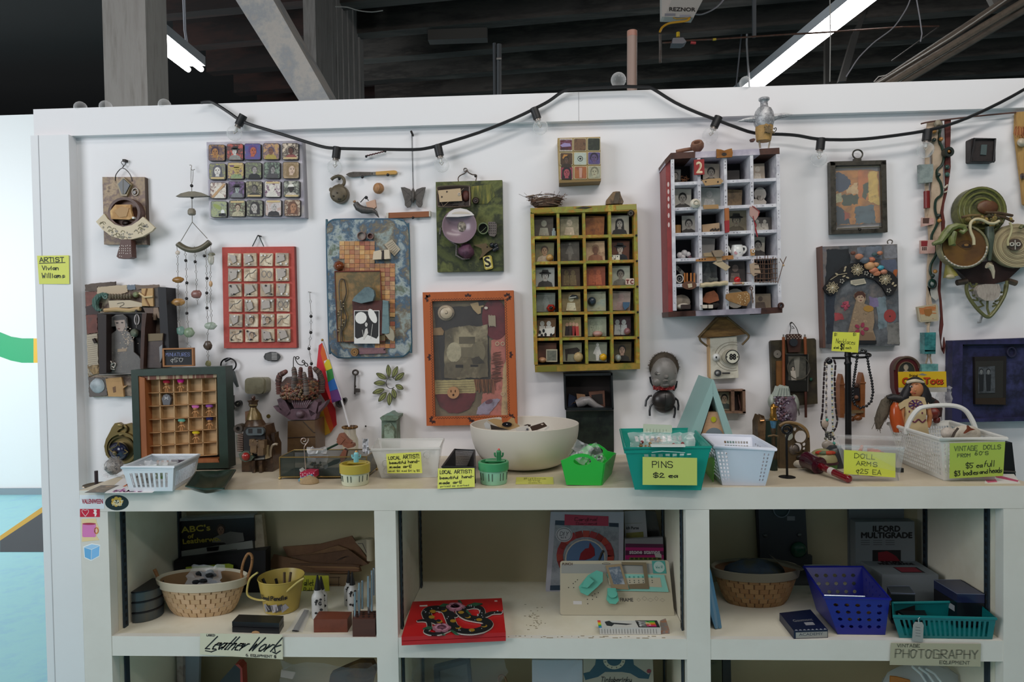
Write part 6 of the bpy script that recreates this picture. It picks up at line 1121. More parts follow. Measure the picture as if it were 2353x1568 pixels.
for P in('592,150 1655,108 1655,128 592,170','628,1275 1692,1238 1692,1256 628,1292','592,150 612,150 648,1290 628,1292','1635,108 1655,108 1692,1255 1672,1256'):q.poly(P,-.038,-.001,GF)
q.poly('592,150 1655,108 1692,1255 628,1292',-.038,-.034,GF)
q=t.part('inner_lining');q.poly('672,218 745,240 775,1200 705,1215',-.032,-.002,OR);q.poly('705,1215 1590,1195 1570,1150 775,1165',-.032,-.004,OR);q.poly('672,218 1560,195 1555,235 745,262',-.032,-.006,N('6a3420 a08a6c',30,.5,0,stretch=(3,.1,.1),hard=True))
def cg(a,b):return(752+a*795+b*(28-a*12),262-a*22+b*(900-a*35))
cs=t.part('compartment_back');cs.poly([cg(0,0),cg(1,0),cg(1,1),cg(0,1)],-.033,-.028,PLY)
for i in range(6):q=t.part('divider');(x0,y0),(x1,y1)=cg(i/5,0),cg(i/5,1);q.poly([(x0-4,y0),(x0+4,y0),(x1+4,y1),(x1-4,y1)],-.029,-.014,PLY)
for j in range(7):q=t.part('divider');(x0,y0),(x1,y1)=cg(0,j/6),cg(1,j/6);q.poly([(x0,y0-4),(x1,y1-4),(x1,y1+4),(x0,y0+4)],-.029,-.014,wood('8a5c38','a0784c'))
SKN=F('a87a4c',.5)
for(r_,c_,hc,lab,hh)in((0,1,'a01c34','bare little toy figure with flat crimson hair in the top row',.6),(0,2,'d01a8c','bare little toy figure with tall hot pink tuft in the top row',1.3),(2,3,'c86aa8','bare little toy figure with wide pale pink hair in third row',.9),(2,4,'8a4a9a','bare little toy figure with purple hair at the case right side',.6),(3,2,'5fa08c','bare little toy figure with mint green hair in the fourth row',.7),(3,4,'1a1a52','bare little toy figure with navy blue hair, lowest at case right side',1.0),(4,3,'d0b81c','bare little toy figure with yellow hair in the fifth row',.6)):
 a,b=cg((c_+.5)/5,(r_+.97)/6);f2=Px(zN,YC_+.02);t=T('toy_figure',lab,'toy','tiny toy figures in the green case',f=f2);u=f2.u
 q=t.part('body');A=f2.at
 q.ball(A(a,b-55,0),17*u,SKN,10,(1,.8,1.3));q.ball(A(a,b-92,0),23*u,SKN,12,(1.1,.9,.85));[q.tube([A(a+s*12,b-66,0),A(a+s*30,b-48,.002),A(a+s*38,b-36,.003)],6*u,SKN,6)for s in(-1,1)];[q.tube([A(a+s*10,b-40,0),A(a+s*12,b-2,0)],9*u,SKN,6)for s in(-1,1)]
 [q.ball(A(a+s*8,b-94,.004),3.5*u,F('2a1c14'),5)for s in(-1,1)]
 q=t.part('hair');q.ball(A(a,b-112-10*hh,0),24*u,N((hc,hc),60,.9,.6,stretch=(3,1,.6)),14,(1.9 if hh<1.2 else 1.7,.7,.55+.7*hh),int(hh*10),.07)
a,b=cg(1.45/5,1.95/6);f2=Px(zN,YC_+.02);t=T('toy_gravestone','grey toy gravestone with white cross in the case second row','toy',f=f2);t.root.poly([(a-52,b-70),(a-32,b-112),(a,b-124),(a+32,b-112),(a+52,b-70),(a+36,b),(a-34,b)],-.004,.004,F('5c5c60',.6));t.root.ink([(a-18,b-90),(a+18,b-66)],7,.0045,F('c4c4c4'));t.root.ink([(a-18,b-66),(a+18,b-90)],7,.0045,F('c4c4c4'))
f=Px((160,620,5.2275),-.07);t=T('chalkboard_sign','mini chalkboard sign in tan wood frame standing on the green case','sign',f=f);q=t.part('board');q.rect(1128,955,1470,1160,-.004,0,F('24272b',.7));q.hand('MINIATURES',1155,1040,40,5,.0005,F('7a86b4',.8),288);q.hand('¢50',1215,1108,45,6,.0005,F('b4b4b0',.8),145)
q=t.part('frame');WF=wood('8a5c34','a06e42');q.poly('1112,945 1483,938 1470,955 1128,962',-.005,.004,WF);q.poly('1118,1168 1488,1160 1470,1145 1132,1152',-.005,.004,WF);q.poly('1112,945 1130,960 1136,1155 1118,1168',-.005,.004,WF);q.poly('1483,938 1488,1160 1470,1148 1466,952',-.005,.004,WF)
c=W(222,1119,-.045);t=T('candle_holder','brass dish with a dark candle stub beside the counter left corner','candle holder');u=mpp(-.045);q=t.part('dish');q.lathe(c,[(0,-.002),(20*u,-.001),(30*u,.004),(29*u,.006),(18*u,.001),(0,.001)],brass('5a4a34',.3),28);q.box(c+V((0,.026,-.003)),(.012,.045,.004),brass('5a4a34'));q=t.part('candle');q.lathe(c,[(0,0),(4*u,0),(4*u,38*u),(0,38*u)],F('2e2024',.5),12)
a=Zp(262,1099,CT);t=T('wrapped_stone_ball','small round stone tied in clear film at the counter back left','ornament');q=t.part('ball');q.ball(a+V((0,0,.026)),.0185,N('3c3834 8a847c 2a2826 6c6862',110,.3,.5),14,seed=3,amp=.06);q=t.part('wrapping');q.ball(a+V((0,0,.026)),.0215,film('d8dade',.1,.08),14,seed=8,amp=.09);crumple(q,a+V((.004,-.004,.006)),.05,.01,.012,FILM2,4)
def sl(n,m):return(ticks(n,.09,.91,.55),[0,.17,.76,1],lambda i,j:i%2==1 and j==1)
t=T('slotted_basket','small white slotted plastic basket of film packets at counter left','basket');WP=F('cfd6dc',.35)
B,Q,zt=tub(t,(170,1020,7.84),[(1005,866),(1775,858),(2185,600),(1390,590)],[(865,432),(1795,418),(2255,205),(1400,208)],.008,WP,[sl(8,0),sl(14,0),sl(8,0),sl(14,0)])
q=t.parts[-1];k=V((0,0,.005))
for a,b in zip(Q,Q[1:]+Q[:1]):q.prism([a,b,b-k,a-k],[p+V((0,.001,0))for p in(a,b,b-k,a-k)],WP)
for i in range(4):
 t=T('film_packet',('clear packet with folded dark card at the basket left end','clear packet of green trinkets at the basket front right','clear packet with printed slip, topmost in the slotted basket','clear packet leaning at the back of the slotted basket')[i],'packet');c=(B[0]*(.75-.2*i)+B[1]*(.25+.2*i)+B[2]*.2+B[3]*.35)/1.55 if 0 else B[0].lerp(B[1],.2+.2*i).lerp(B[3].lerp(B[2],.2+.2*i),.25+.17*i)+V((0,0,.026+.004*i));Mx=Matrix.Rotation(R(-25+22*i),3,'X')
 crumple(t.root,c,.052,.042,.006,FILM2,i,M=Mx);q=t.part('contents');q.box(c+V((0,.004,-.004)),(.036,.002,.028),F(('4a4438','6a8a54','b8b4b0','5a4a54')[i]),M=Mx)
t=T('leaf_dish','dark green glazed square ceramic dish with upturned corners','dish');A=[Zp(*p,CT+.020)for p in px(zN,(1212,1462),(1640,1488),(1768,1280),(1325,1302))]
def P(u,v,o=0.):
 c=(A[0]*(1-u)+A[1]*u)*(1-v)+(A[3]*(1-u)+A[2]*u)*v;s=math.sin(math.pi*u)*math.sin(math.pi*v);return c+V((0,-.004*math.sin(math.pi*u)*(1-2*v),-.019*s**.45-o+.002*abs(math.cos(math.pi*u))))
DG=N('1d2a22 24342a 16201b',20,.25,.1);t.root.sheet(lambda u,v:P(u,v),14,14,DG);t.root.sheet(lambda u,v:P(u,v,.003)*1,14,14,DG)
for e in(lambda s:(s,0),lambda s:(1,s),lambda s:(1-s,1),lambda s:(0,1-s)):t.root.tube([P(*e(k/14))-V((0,0,.0015))for k in range(15)],.0018,DG,6)
f=Px(zO,-.175);t=T('ceramic_tower','brown glazed ceramic tower figure with goggle eyes and crown','sculpture',f=f);CE=N('3a2a1e 4f3a28 2a1e16 6a543a',16,.3,.25);GD=N('4a3c22 6a5832 33281a',24,.3,.4,.3)
q=t.part('body');q.poly('268,905 490,890 505,960 570,1100 568,1370 250,1385 245,1150 262,1000',-.05,0,CE);q.poly('265,950 300,905 470,905 485,960 490,1210 380,1250 270,1170',0,.004,F('100c0a',.5))
q=t.part('roof');q.tube([f.at(x,y,-.025)for x,y in((385,905),(380,850),(375,815))],[a*f.u for a in(128,100,72)],CE,10);q.tube([f.at(x,y,-.025)for x,y in((378,822),(378,775),(368,715),(366,690))],[a*f.u for a in(85,70,36,30)],GD,12);q=t.part('chimney');q.poly('282,745 320,745 320,850 285,850',-.045,-.025,F('5c3c20'))
q=t.part('crown');q.lathe(f.at(368,705,-.025),[(a*f.u,b*f.u)for a,b in((30,0),(48,30),(46,55),(62,80),(50,78),(40,60),(0,58))],CE,10);q.ball(f.at(368,605,-.025),22*f.u,F('3c241a',.3),10,(1,1,1.3))
for k in range(7):q.ball(f.at(335+k*11,680,-.01),9*f.u,GD,6)
q=t.part('goggles','grey twin-window goggles');q.rrect(290,915,475,990,34,.004,.014,F('4c5456',.35),-.02);[q.rect(x-20,922,x+22,968,.014,.0145,F('14100e'))for x in(335,428)]
for k,(x0,y0,x1,y1)in enumerate(((325,1030,380,1100),(370,1040,430,1180),(335,1095,400,1170),(430,1045,480,1130),(410,1120,470,1200))):q=t.part('clay_piece');q.rrect(x0,y0,x1,y1,8,.004,.012+.003*k,N('4f3c2a 6e583c',40,.4,.3))
for k in range(22):t.parts[-1].ball(f.at(rnd.uniform(330,480),rnd.uniform(1040,1200),.014),rnd.uniform(7,14)*f.u,F(rnd.choice(('5a4630','40301f','77603f')),.3),6)
q=t.part('eye_disc','pale green eye with red pupil');q.poly('215,1180 260,1155 320,1160 372,1215 345,1250 280,1265 235,1240',.004,.016,F('4f5c50',.3));q.blob(290,1208,44,44,.016,.01,F('8a2420',.2),16)
q=t.part('ring_handle');q.ring(210,922,46,46,24,-.02,.0,F('3c332a',.4),16)
for k in range(10):t.parts[-1].line([(205,985+k*18),(262,975+k*19)],7,.004,N('4f3a2c 6a5040',40,.4,.2),5)
q=t.part('side_panel');q.poly('185,985 212,975 238,1140 232,1160 200,1150',-.02,.002,N('4a4a40 6a6c5c',30,.4,.3));q.poly('550,970 585,965 590,1070 560,1100',-.03,-.005,CE);q=t.part('spout');q.line('545,1210 545,1150 560,1100 590,1080 618,1082',13,.004,F('8a7c68',.3),8);q.poly('488,1090 520,1095 525,1200 545,1220 490,1235',0,.006,F('8a7a5c',.4));q=t.part('lettered_strip');q.poly('378,1230 480,1218 482,1235 378,1246',.004,.007,F('77746c'))
for x in(348,420):q=t.part('leg');q.poly([(x,1255),(x+38,1250),(x+36,1400),(x+10,1410)],-.02,.012,CE)
f=Px(zO,-.06);t=T('beaded_hand_sculpture','beaded wire-wrapped hand sculpture rising from a shell cup on a brown block','sculpture',f=f);q=t.part('block');a=f.at(1000,0,0);zb=(CT-f.at(800,1120).z)
q.poly('722,845 1000,835 1012,1165 718,1165',-.04,.03,N('4a3622 5e4830 3a2a1a',10,.35,.15));q.line('880,845 990,960 1005,960',5,.03,F('2a1c12'));q.line('722,1015 1005,1005',5,.03,F('2a1c12'))
q=t.part('shell_cup');PU=N('4a343c 5f4650 38262e',30,.6,.4)
for P in('700,800 740,830 1000,830 1020,770 900,700 760,720','612,620 660,600 700,640 760,760 720,790 640,720','570,690 640,705 720,780 700,800 610,740','1040,690 1128,628 1100,680 1030,760','925,690 1000,630 1035,650 1010,760 960,800'):q.poly(P,.0,.03,PU)
q.blob(850,770,46,44,.03,.014,F('5c4850',.5));
for k in range(9):q.line([(770+k*24,628),(795+k*15,706)],9,.034,N('6a4a54 4a343c',30,.5,.2),6)
def finger(P,r,col):
 q=t.part('finger');m=N(col,60,.5,.4);n=len(P);C_=[f.at(x,y,d)for x,y,d in P]
 q.tube(C_,[r*f.u*(1-.3*i/(n-1))for i in range(n)],m,10);q.ball(C_[-1],r*.72*f.u,m,10)
 for i in range(n-1):
  for k in range(5):c=C_[i].lerp(C_[i+1],k/5);e=(C_[i+1]-C_[i]).normalized();o=e.orthogonal().normalized();p=e.cross(o);rr=r*f.u*(1.06-.3*(i+k/5)/(n-1));q.tube([c+(o*math.cos(a*.9)+p*math.sin(a*.9))*rr for a in range(7)],.0008,F(rnd.choice(('3a3230','77665c','5a3a30'))),4,True)
q=t.part('palm');q.tube([f.at(x,y,.0)for x,y in((850,640),(850,560),(855,470),(860,400))],[a*f.u for a in(130,190,205,150)],N('3c2c26 52403a',30,.6,.3),14)
for k in range(260):
 a,b=rnd.uniform(-.95,.95),rnd.uniform(0,1);w=205-60*(b-.6)**2*3;c_=f.at(855,420+b*180);n_=V((CAM.x-c_.x,CAM.y-c_.y,0)).normalized();q.ball(c_+(V((-n_.y,n_.x,0))*a+n_*math.sqrt(1-a*a))*w*f.u*1.03,rnd.uniform(12,19)*f.u,F(('6a4a36','7a4434','54463c','6e5c42','5a3830','8a6448')[k%6],.4),6)
for P,r,c in((((640,560,.01),(628,430,.015),(640,370,.02),(700,335,.02)),34,'54302a 6e4038'),(((790,570,.04),(785,450,.045),(795,370,.045),(785,305,.04)),32,'4a4440 5f5650'),(((850,520,.0),(852,400,.0),(856,305,.0)),30,'4a2a24 5f3430'),(((915,570,.04),(905,450,.045),(890,355,.04)),30,'4c4642 6a605a'),(((960,480,.0),(960,380,.0),(950,295,.0)),30,'4a2622 642e2a'),(((1065,540,.0),(1075,430,.005),(1050,350,.01),(1005,305,.015)),36,'4c3a36 665048')):finger(P,r,c)
q=t.part('curled_wire');q.line('780,300 782,190 800,185 820,205 840,190 820,178 800,200 830,255 880,265 900,240 880,215 870,235 890,245 905,275 930,275 920,250 905,245',5,.03,WIRE,6)
f=Px(zO,-.045);t=T('bead_rimmed_jar','small glass jar with a brown beaded rim holding the rainbow flag','jar',f=f);u=f.u;c=f.at(1365,1090);hz=f.at(1365,890).z-CT;c.z=CT
q=t.part('glass');q.lathe(c,[(0,.001),(78*u,.001),(84*u,hz*.1),(84*u,hz*.6),(62*u,hz*.75),(62*u,hz*.93),(58*u,hz*.93),(58*u,hz*.75),(78*u,hz*.6),(78*u,.004),(0,.004)],clear('c8bfa8',.25),24);q=t.part('beaded_rim')
for k in range(20):a=k*math.pi/10;q.ball(c+V((72*u*math.cos(a),72*u*math.sin(a),hz*.96)),13*u,F('7a5a34' if k%2 else '5c4020',.3),7)
q.lathe(c+V((0,0,hz*.92)),[(55*u,0),(72*u,0),(76*u,.004),(58*u,.006)],F('4a3420',.4),20,closed=True)
f=Px(zO,-.05);t=T('rainbow_flag','rainbow striped flag drooping on a white stick','flag',f=f);q=t.part('stick');q.line([(1080,20),(1275,625)],15,.0,F('c8c4cc',.3),10);q.line([(1275,625),(1355,900)],11,.0,F('d4d2d4',.3),10);q.line([(1355,900),(1362,1000)],10,-.003,F('d4d2d4',.3),8);q=t.part('gold_finial');q.ball(f.at(1078,8),14*u,brass('a8843c',.2),8)
for i,(c,P,d)in enumerate((('c02430','1072,38 1042,62 1018,290 1060,375 1085,440 1130,560 1165,655 1178,655 1155,535 1135,440 1112,330 1085,240 1060,140',.004),('c85a1c','1075,42 1058,140 1085,240 1112,330 1120,325 1098,255 1092,225 1128,210 1102,110',.0045),('c9b41e','1128,205 1098,255 1118,325 1178,300 1150,212',.005),('2a7a34','1118,325 1178,300 1198,400 1135,442',.0048),('1c5aa0','1135,442 1198,400 1236,512 1155,538',.0045),('5a2a6c','1155,538 1236,512 1274,622 1176,656',.004),('a81c20','1060,375 1018,440 1060,560 1110,640 1130,690 1160,790 1195,915 1226,880 1212,720 1178,655 1130,560',-.038),('b04a18','1110,640 1075,690 1120,850 1165,962 1195,915 1160,790',-.038),('a8801c','1075,690 1038,720 1045,900 1062,1012 1165,962 1120,850',-.038),('4f6420','1038,720 1000,800 1005,900 1030,980 1062,1012 1045,900',-.038),('1c4a2c','1000,800 985,840 1010,960 1032,1028 1062,1012 1030,980',-.04))):q=t.part('stripe');q.poly(P,d-.0012,d,N((c,c),20,.6,.1))
t.parts[0].line([(1075,40),(1058,140)],4,.004,F('c02430'))
t=T('gilt_glass_box','open glass jewellery box with thin gold edges and ball feet','glass box');zb=CT+.006;B=[Zp(*p,zb)for p in px(zO,(642,1418),(1300,1388))];bd=V((0,.085,0));B[1]=V((B[0].x+.188,B[0].y,zb));B+=[B[1]+bd,B[0]+bd];hh=W(*px(zO,(640,1215))[0],B[0].y).z-zb;Tn=[p+V((0,0,hh))for p in B]
q=t.part('glass')
for k in range(4):n=k+1&3;q.prism([B[k],B[n],Tn[n],Tn[k]],[p+(B[(k+3)&3]-B[k]).normalized()*.0015 for p in(B[k],B[n],Tn[n],Tn[k])],clear('39443f',.3))
q=t.part('mirror_base');q.prism(B,[p+V((0,0,.002))for p in B],F('22282a',.1,.3));q=t.part('gold_edging');GO=brass('a8905c',.25);q.tube(B,.0016,GO,6,True);q.tube(Tn,.0014,GO,6,True);[q.tube([a,b],.0013,GO,6)for a,b in zip(B,Tn)]
for p in B:q=t.part('ball_foot');q.ball(p-V((0,0,.0025)),.0035,GO,10)
f=Px(zO,B[0].y+.05);t=T('leather_rose','brown leather rose with dark green stem lying in the glass box','flower',f=f);LE=N('6a3a24 84503a 55301f',20,.5,.2);q=t.part('petal')
for P in('1225,1030 1250,975 1290,970 1340,1030 1380,1060 1330,1095 1240,1085','1300,1060 1395,1080 1400,1110 1340,1125 1290,1100','1255,1200 1300,1130 1330,1150 1310,1240 1270,1275','1220,1060 1265,1000 1310,1030 1260,1090'):q=t.part('petal');q.poly(P,-.01+.006*rnd.random(),.004+.006*rnd.random(),LE)
q=t.part('stem');q.line('1245,1075 1150,1120 1090,1150 1010,1180',12,0,F('16301f',.5),6);q=t.part('leaf');q.poly('1080,1310 1200,1240 1290,1230 1240,1280 1120,1320',0,.004,F('141a18'))
for(x0,x1,y0,y1,lab,s)in((920,1130,1110,1330,'clear zip bag of beads inside the gilt glass box',1),(1490,1560,1020,1180,'white paper corner sticking out of the gilt glass box',2)):
 t=T('zip_bag' if s==1 else 'folded_paper',lab,'bag' if s==1 else 'paper',f=Px(zO,B[0].y+.025));a,b=t.f.at(x0,y1),t.f.at(x1,y0);crumple(t.root,(a+b)/2,abs(b.x-a.x),abs(b.z-a.z),.008,FILM2 if s==1 else F('bfc0c4'),s)
 if s==1:
  q=t.part('beads')
  for k in range(16):q.ball(t.f.at(rnd.uniform(950,1060),rnd.uniform(1270,1320),.003),13*t.f.u,F(rnd.choice(('4a3c28','6a5a3c','2a2420')),.3),5)
f=Px(zO,-.275);t=T('swirl_card_holder','beach-themed card holder with spiral wire, red dotted box and sandals','card holder',f=f);u=f.u;c=Zp(*px(zO,(925,1500))[0],CT);q=t.part('sand_base');q.ball(c+V((0,.012,.002)),u,N('8a7456 a08a68',90,.9,.4),20,(100,80,70));
q=t.part('dotted_box');q.poly('845,1370 915,1358 1000,1362 1003,1425 945,1440 850,1425',-.02,.005,F('a01c3c',.4));[q.ell(855+(k%7)*22,1380+(k//7)*22+(k%2)*8,5,5,.005,.0055,F('d8c8cc'),6)for k in range(21)];q.poly('840,1340 870,1365 920,1370 1000,1358 990,1375 860,1385',-.018,.002,F('b4b8b4'))
for P,E_ in(('830,1465 835,1438 880,1418 905,1430 890,1455',(866,1442)),('895,1425 925,1400 970,1395 975,1412 925,1438',(938,1415))):q=t.part('sandal');q.poly(P,.006,.012,F('4f86a0',.4));q.ell(*E_,24,11,.012,.013,F('c4a83c',.4),10,-20)
q=t.part('spiral_wire');P=[(908,1355),(895,1180),(892,1110),(925,1060)]+[(890+(48-k*2.4)*math.cos(.5-k*.55),1042-(44-k*2.2)*math.sin(-.5+k*.55)*-1)for k in range(18)];q.line(P,5,-.006,F('b8a49c',.25,.7),6)
def cactus_pot(name,label,zz,cx,cy,rt,rb,h,rimh,col,rimc,cac,tip,tx,ty,th_,arm):
 f_=px(zz,(cx,cy))[0];y=zy(f_[1],f_[0])+rb*mpp(-.28)/zz[2];u=mpp(y)/zz[2];c=W(*f_,y);c.z=CT;t=T(name,label,'pot');q=t.part('pot');PM_=F(col,.4);RM=F(rimc,.35)
 q.lathe(c,[(0,.001),(rb*u,.001),(rb*1.05*u,.004),(rt*.93*u,(h-rimh)*u),(rt*.88*u,(h-rimh)*u),(rb*.95*u,.006),(0,.006)],PM_,36)
 for a in(-2.6,-2.35,-1.85,-1.6,-1.0,-.75,-.3):q.tube([c+V((r_*u*math.cos(a),r_*u*math.sin(a),z_))for r_,z_ in((rb*1.07,.010),(rt*.945,(h-rimh)*u*.85))],.0009,F('3a4238'),4)
 q=t.part('rim');q.lathe(c,[(rt*.93*u,(h-rimh-4)*u),(rt*u,(h-rimh)*u),(rt*1.01*u,(h-8)*u),(rt*.97*u,h*u),(rt*.84*u,h*u),(rt*.83*u,(h-rimh*.9)*u),(0,(h-rimh)*u)],RM,36)
 q=t.part('insert');q.box(c+V((.1*rt*u,.35*rt*u,(h-6)*u)),(rt*1.3*u,rt*.55*u,10*u),RM)
 f2=Px(zz,c.y+.3*rt*u);q=t.part('cactus');q.f=f2;CM=F(cac,.4);q.line([(tx,ty),(tx,ty-th_)],30,0,CM,12);q.ball(f2.at(tx,ty-th_),30*u,CM,12)
 for k in(-20,-7,7,20):q.line([(tx+k,ty),(tx+k,ty-th_)],4,.005,CM,5)
 for s in(-1,1):q.line([(tx+s*24,ty-th_*.5),(tx+s*40,ty-th_*.52),(tx+s*48,ty-th_*.7),(tx+s*48,ty-th_*.95)],11,0,CM,8)
 q=t.part('tip');q.ball(f2.at(tx,ty-th_-24),20*u,F(tip,.4),10,(.8,.8,1.1))
cactus_pot('cactus_pot','cream cactus planter cup with mustard yellow rim and blue cactus',zP,185,1520,178,148,255,105,'c4c8b0','a8963c','7ab8c0','c8924c',195,1225,90,1)
cactus_pot('cactus_pot','mint cactus planter cup with dark green rim and red-tipped cactus',fQ,792,962,180,150,265,95,'8cc0a0','3f8c5c','3a8054','c84a44',850,665,105,1)
t=T('frosted_basket','frosted clear plastic basket with round holes beside the orange frame','basket');FR_=film('dcdcd8',.42,.25)
B,Q,zt=tub(t,zP,[(490,1415),(1135,1405),(1120,1320),(540,1330)],[(368,1085),(1168,1068),(1215,962),(445,965)],.012,FR_,[([0,1],[0,1],NOH)]*4,rimw=.003)
for k in range(5):q=t.part('round_hole');c=Q[3].lerp(Q[2],.18+.16*k)+V((0,-.002,-.03));q.tube([c,c+V((0,.001,0))],.0075,F('8a8680')if k else F('33322e'),14)
for(a,b)in((510,1150),(1015,1140),(535,1240),(550,1330)):q=t.part('round_hole');c=W(*px(zP,(a,b))[0],B[0].y-.006);q.tube([c+V((.007*math.cos(k*.5),0,.007*math.sin(k*.5)))for k in range(13)],.0007,F('b8b8b4'),5)
t=T('price_note','yellow handwritten local artist note stuck to the frosted basket','note');c=quad(zP,B[0].y-.0145,(543,1132),(945,1108),(963,1355),(558,1357));f=paper(t.root,c,YEL);r_=t.root;r_.hand('LOCAL',6,30,15,2.1,.0004,INK,34,jit=.03);r_.hand('ARTIST!',48,28,18,2.1,.0004,None,47,jit=.03);r_.hand('beautiful',8,52,13,2.1,.0004,None,48,jit=.03);r_.hand('hand-',62,50,14,2.1,.0004,None,32,jit=.03);r_.hand('made',8,73,12,2.1,.0004,None,30,jit=.03);r_.hand('art!',47,73,15,2.1,.0004,None,24,jit=.03);r_.hand('small $2 med $4 lg $5',4,92,9,1.1,.0004,PEN,90)
t=T('mesh_tray','black wire mesh desk tray standing between the frosted basket and the bowl','tray');MT=F('131315',.4);FI=(ticks(26,.02,.98,.5),ticks(18,.04,.96,.5),ODD)
B,Q,zt=tub(t,zP,[(1235,1475),(1585,1475),(1490,1275),(1345,1275)],[(1195,1283),(1575,1290),(1570,1090),(1340,1080)],.004,MT,[FI,([0,1],[0,1],NOH),FI,([0,1],[0,1],NOH)],rimw=.0022)
t=T('price_note','yellow handwritten local artist note leaning against the black mesh tray','note');Y0=zy(1125,1030);c=quad(zP,[Y0+.008,Y0+.008,Y0,Y0],(1145,1300),(1570,1296),(1573,1515),(1140,1537));f=paper(t.root,c,YEL);r_=t.root;r_.hand('LOCAL',6,27,16,2.1,.0004,INK,31,jit=.03);r_.hand('ARTIST!',45,26,17,2.1,.0004,None,48,jit=.03);r_.hand('beautiful',6,53,13,2.1,.0004,None,50,jit=.03);r_.hand('hand-',66,51,14,2.1,.0004,None,31,jit=.03);r_.hand('made',5,78,13,2.1,.0004,None,27,jit=.03);r_.hand('art!',42,78,15,2.1,.0004,None,24,jit=.03);r_.hand('priced as marked',8,93,9,1.1,.0004,PEN,76)
f_=px(fQ,(1160,815))[0];yb=-.13;u=mpp(yb)/5.115;c=W(f_[0],f_[1],yb);c.z=CT;hB=W(*px(fQ,(1160,222))[0],yb).z-CT;r1=640*u;t=T('white_bowl','large cream-white round bowl filled with button cards','bowl');t.root.lathe(c,[(0,.001),(r1*.42,.001),(r1*.46,.004)]+[(r1*(.46+.54*math.sin(k/10*1.571)**.8),.004+(hB-.004)*(1-math.cos(k/10*1.571))**.92)for k in range(1,11)]+[(r1*.985,hB+.001),(r1*.965,hB)]+[(r1*(.44+.53*math.sin(k/10*1.571)**.8),.008+(hB-.008)*(1-math.cos(k/10*1.571))**.92)for k in range(9,-1,-1)]+[(0,.008)],F('cbc4b8',.45),64)
f=Px(fQ,yb);CARDM=F('a8895c',.6)
for i,(P,m,lab,d)in enumerate((('720,185 790,165 880,180 905,240 1000,155 1030,160 1045,215 1100,255 980,300 880,285',CARDM,'tan button card with one big black button in the bowl',.02),('1050,290 1100,270 1190,245 1212,305 1130,330 1060,320',F('c4c0b8'),'white button card beside the tan card in the bowl',.05),('1215,260 1380,210 1420,255 1300,300 1240,310',F('3c2a1e'),'dark brown button card at the right in the bowl',.02),('1380,300 1440,250 1445,270 1400,310',F('c8c4bc'),'small white card sliver rightmost in the bowl',.03),('675,225 705,200 755,240 745,290 690,280',F('b0b0ae'),'grey-white button card at the bowl left inside',.03),('750,235 880,275 970,300 760,295',F('2a2018'),'dark card under the tan button card',.035),('1140,245 1190,232 1230,240 1215,262',F('332218'),'small dark card behind the white card',.0))):
 t=T('button_card',lab,'card','button cards in the white bowl',f=f);t.root.poly(P,d-.012,d-.0105,m)
 if i==0:q=t.part('button');q.ell(945,235,58,28,d-.0105,d-.006,F('15151a',.25),18);q.ell(945,232,8,5,d-.006,d-.0055,F('c8c8c8'),6)
 if i==2:q=t.part('button');q.ell(1360,235,16,8,d-.0105,d-.008,F('b8a89c',.3),10)
 if i==1:q=t.part('button');q.ell(1185,292,14,12,d-.0105,d-.008,F('55555a',.3),10)
q=T('button_heap','heap of dark cards and buttons filling the bowl bottom','buttons',kind='stuff').root
for k in range(60):a,b=rnd.uniform(0,6.3),r1*.78*math.sqrt(rnd.random());q.ball(c+V((b*math.cos(a),b*math.sin(a),hB*.62+.012*rnd.random())),.009,F(rnd.choice(('2c2018','5c4a38','8a7a60','3a2a20','a8a49c'))),6,(1.3,1.3,.35))
t=T('price_note','faded yellow buttons note lying flat in front of the bowl','note');cc=[Zp(*p,CT+.0016)for p in px(fQ,(1055,855),(1488,852),(1495,935),(1047,935))];f=paper(t.root,cc,F('c2c05c'),.0008);t.root.hand('Buttons',22,36,24,1.3,.0005,F('8a8a50'),58);t.root.hand('50¢',34,64,18,1.3,.0005,None,30);t.root.hand('each',34,92,18,1.3,.0005,None,34)
LI=F('2aa83c',.35);Yf=zy(1117,1345);f=Px(fQ,Yf);t=T('lime_bin','bright lime green plastic bin with arched handles','bin',f=f);hs=lambda cx,cy,rx,ry,a0,a1:[(cx+rx*math.cos(R(a)),cy+ry*math.sin(R(a)))for a in range(a0,a1+(1 if a1>a0 else-1),12 if a1>a0 else-12)]
FL,FR2=[(1578,660),(1640,640),(1700,605),(1760,585),(1830,578),(1900,588),(1960,625),(2010,668),(2087,690)],None
q=t.part('front_panel');q.poly([(1590,690)]+FL+[(2078,720)]+hs(1832,668,104,50,0,-180)+[],0,.003,LI);q.poly([(1590,690)]+hs(1832,668,104,50,180,0)+[(2078,720),(2052,962),(1645,945)],0,.003,LI)
Yb=Yf+.105;fb=Px(fQ,Yb);q=t.part('back_panel');q.f=fb;q.poly([(1690,620)]+[(1700,600),(1790,560),(1850,510),(1910,470),(1970,460),(2030,470),(2090,510),(2130,548),(2218,570)]+[(2205,640)]+hs(1990,550,85,50,0,-180),0,.003,LI);q.poly([(1690,620)]+hs(1990,550,85,50,180,0)+[(2205,640),(2165,840),(1770,830)],0,.003,LI)
for nm,A,B_ in(('side_panel',((1578,660),(1645,945)),((1700,600),(1770,830))),('side_panel',((2087,690),(2052,962)),((2218,570),(2165,840)))):q=t.part(nm);P=[f.at(*A[0]),fb.at(*B_[0]),fb.at(*B_[1]),f.at(*A[1])];q.prism(P,[p+V((.0025,0,0))for p in P],LI)
q=t.part('base');q.prism([f.at(1645,945),f.at(2052,962),fb.at(2165,840),fb.at(1770,830)],[f.at(1645,940),f.at(2052,957),fb.at(2165,835),fb.at(1770,825)],LI)
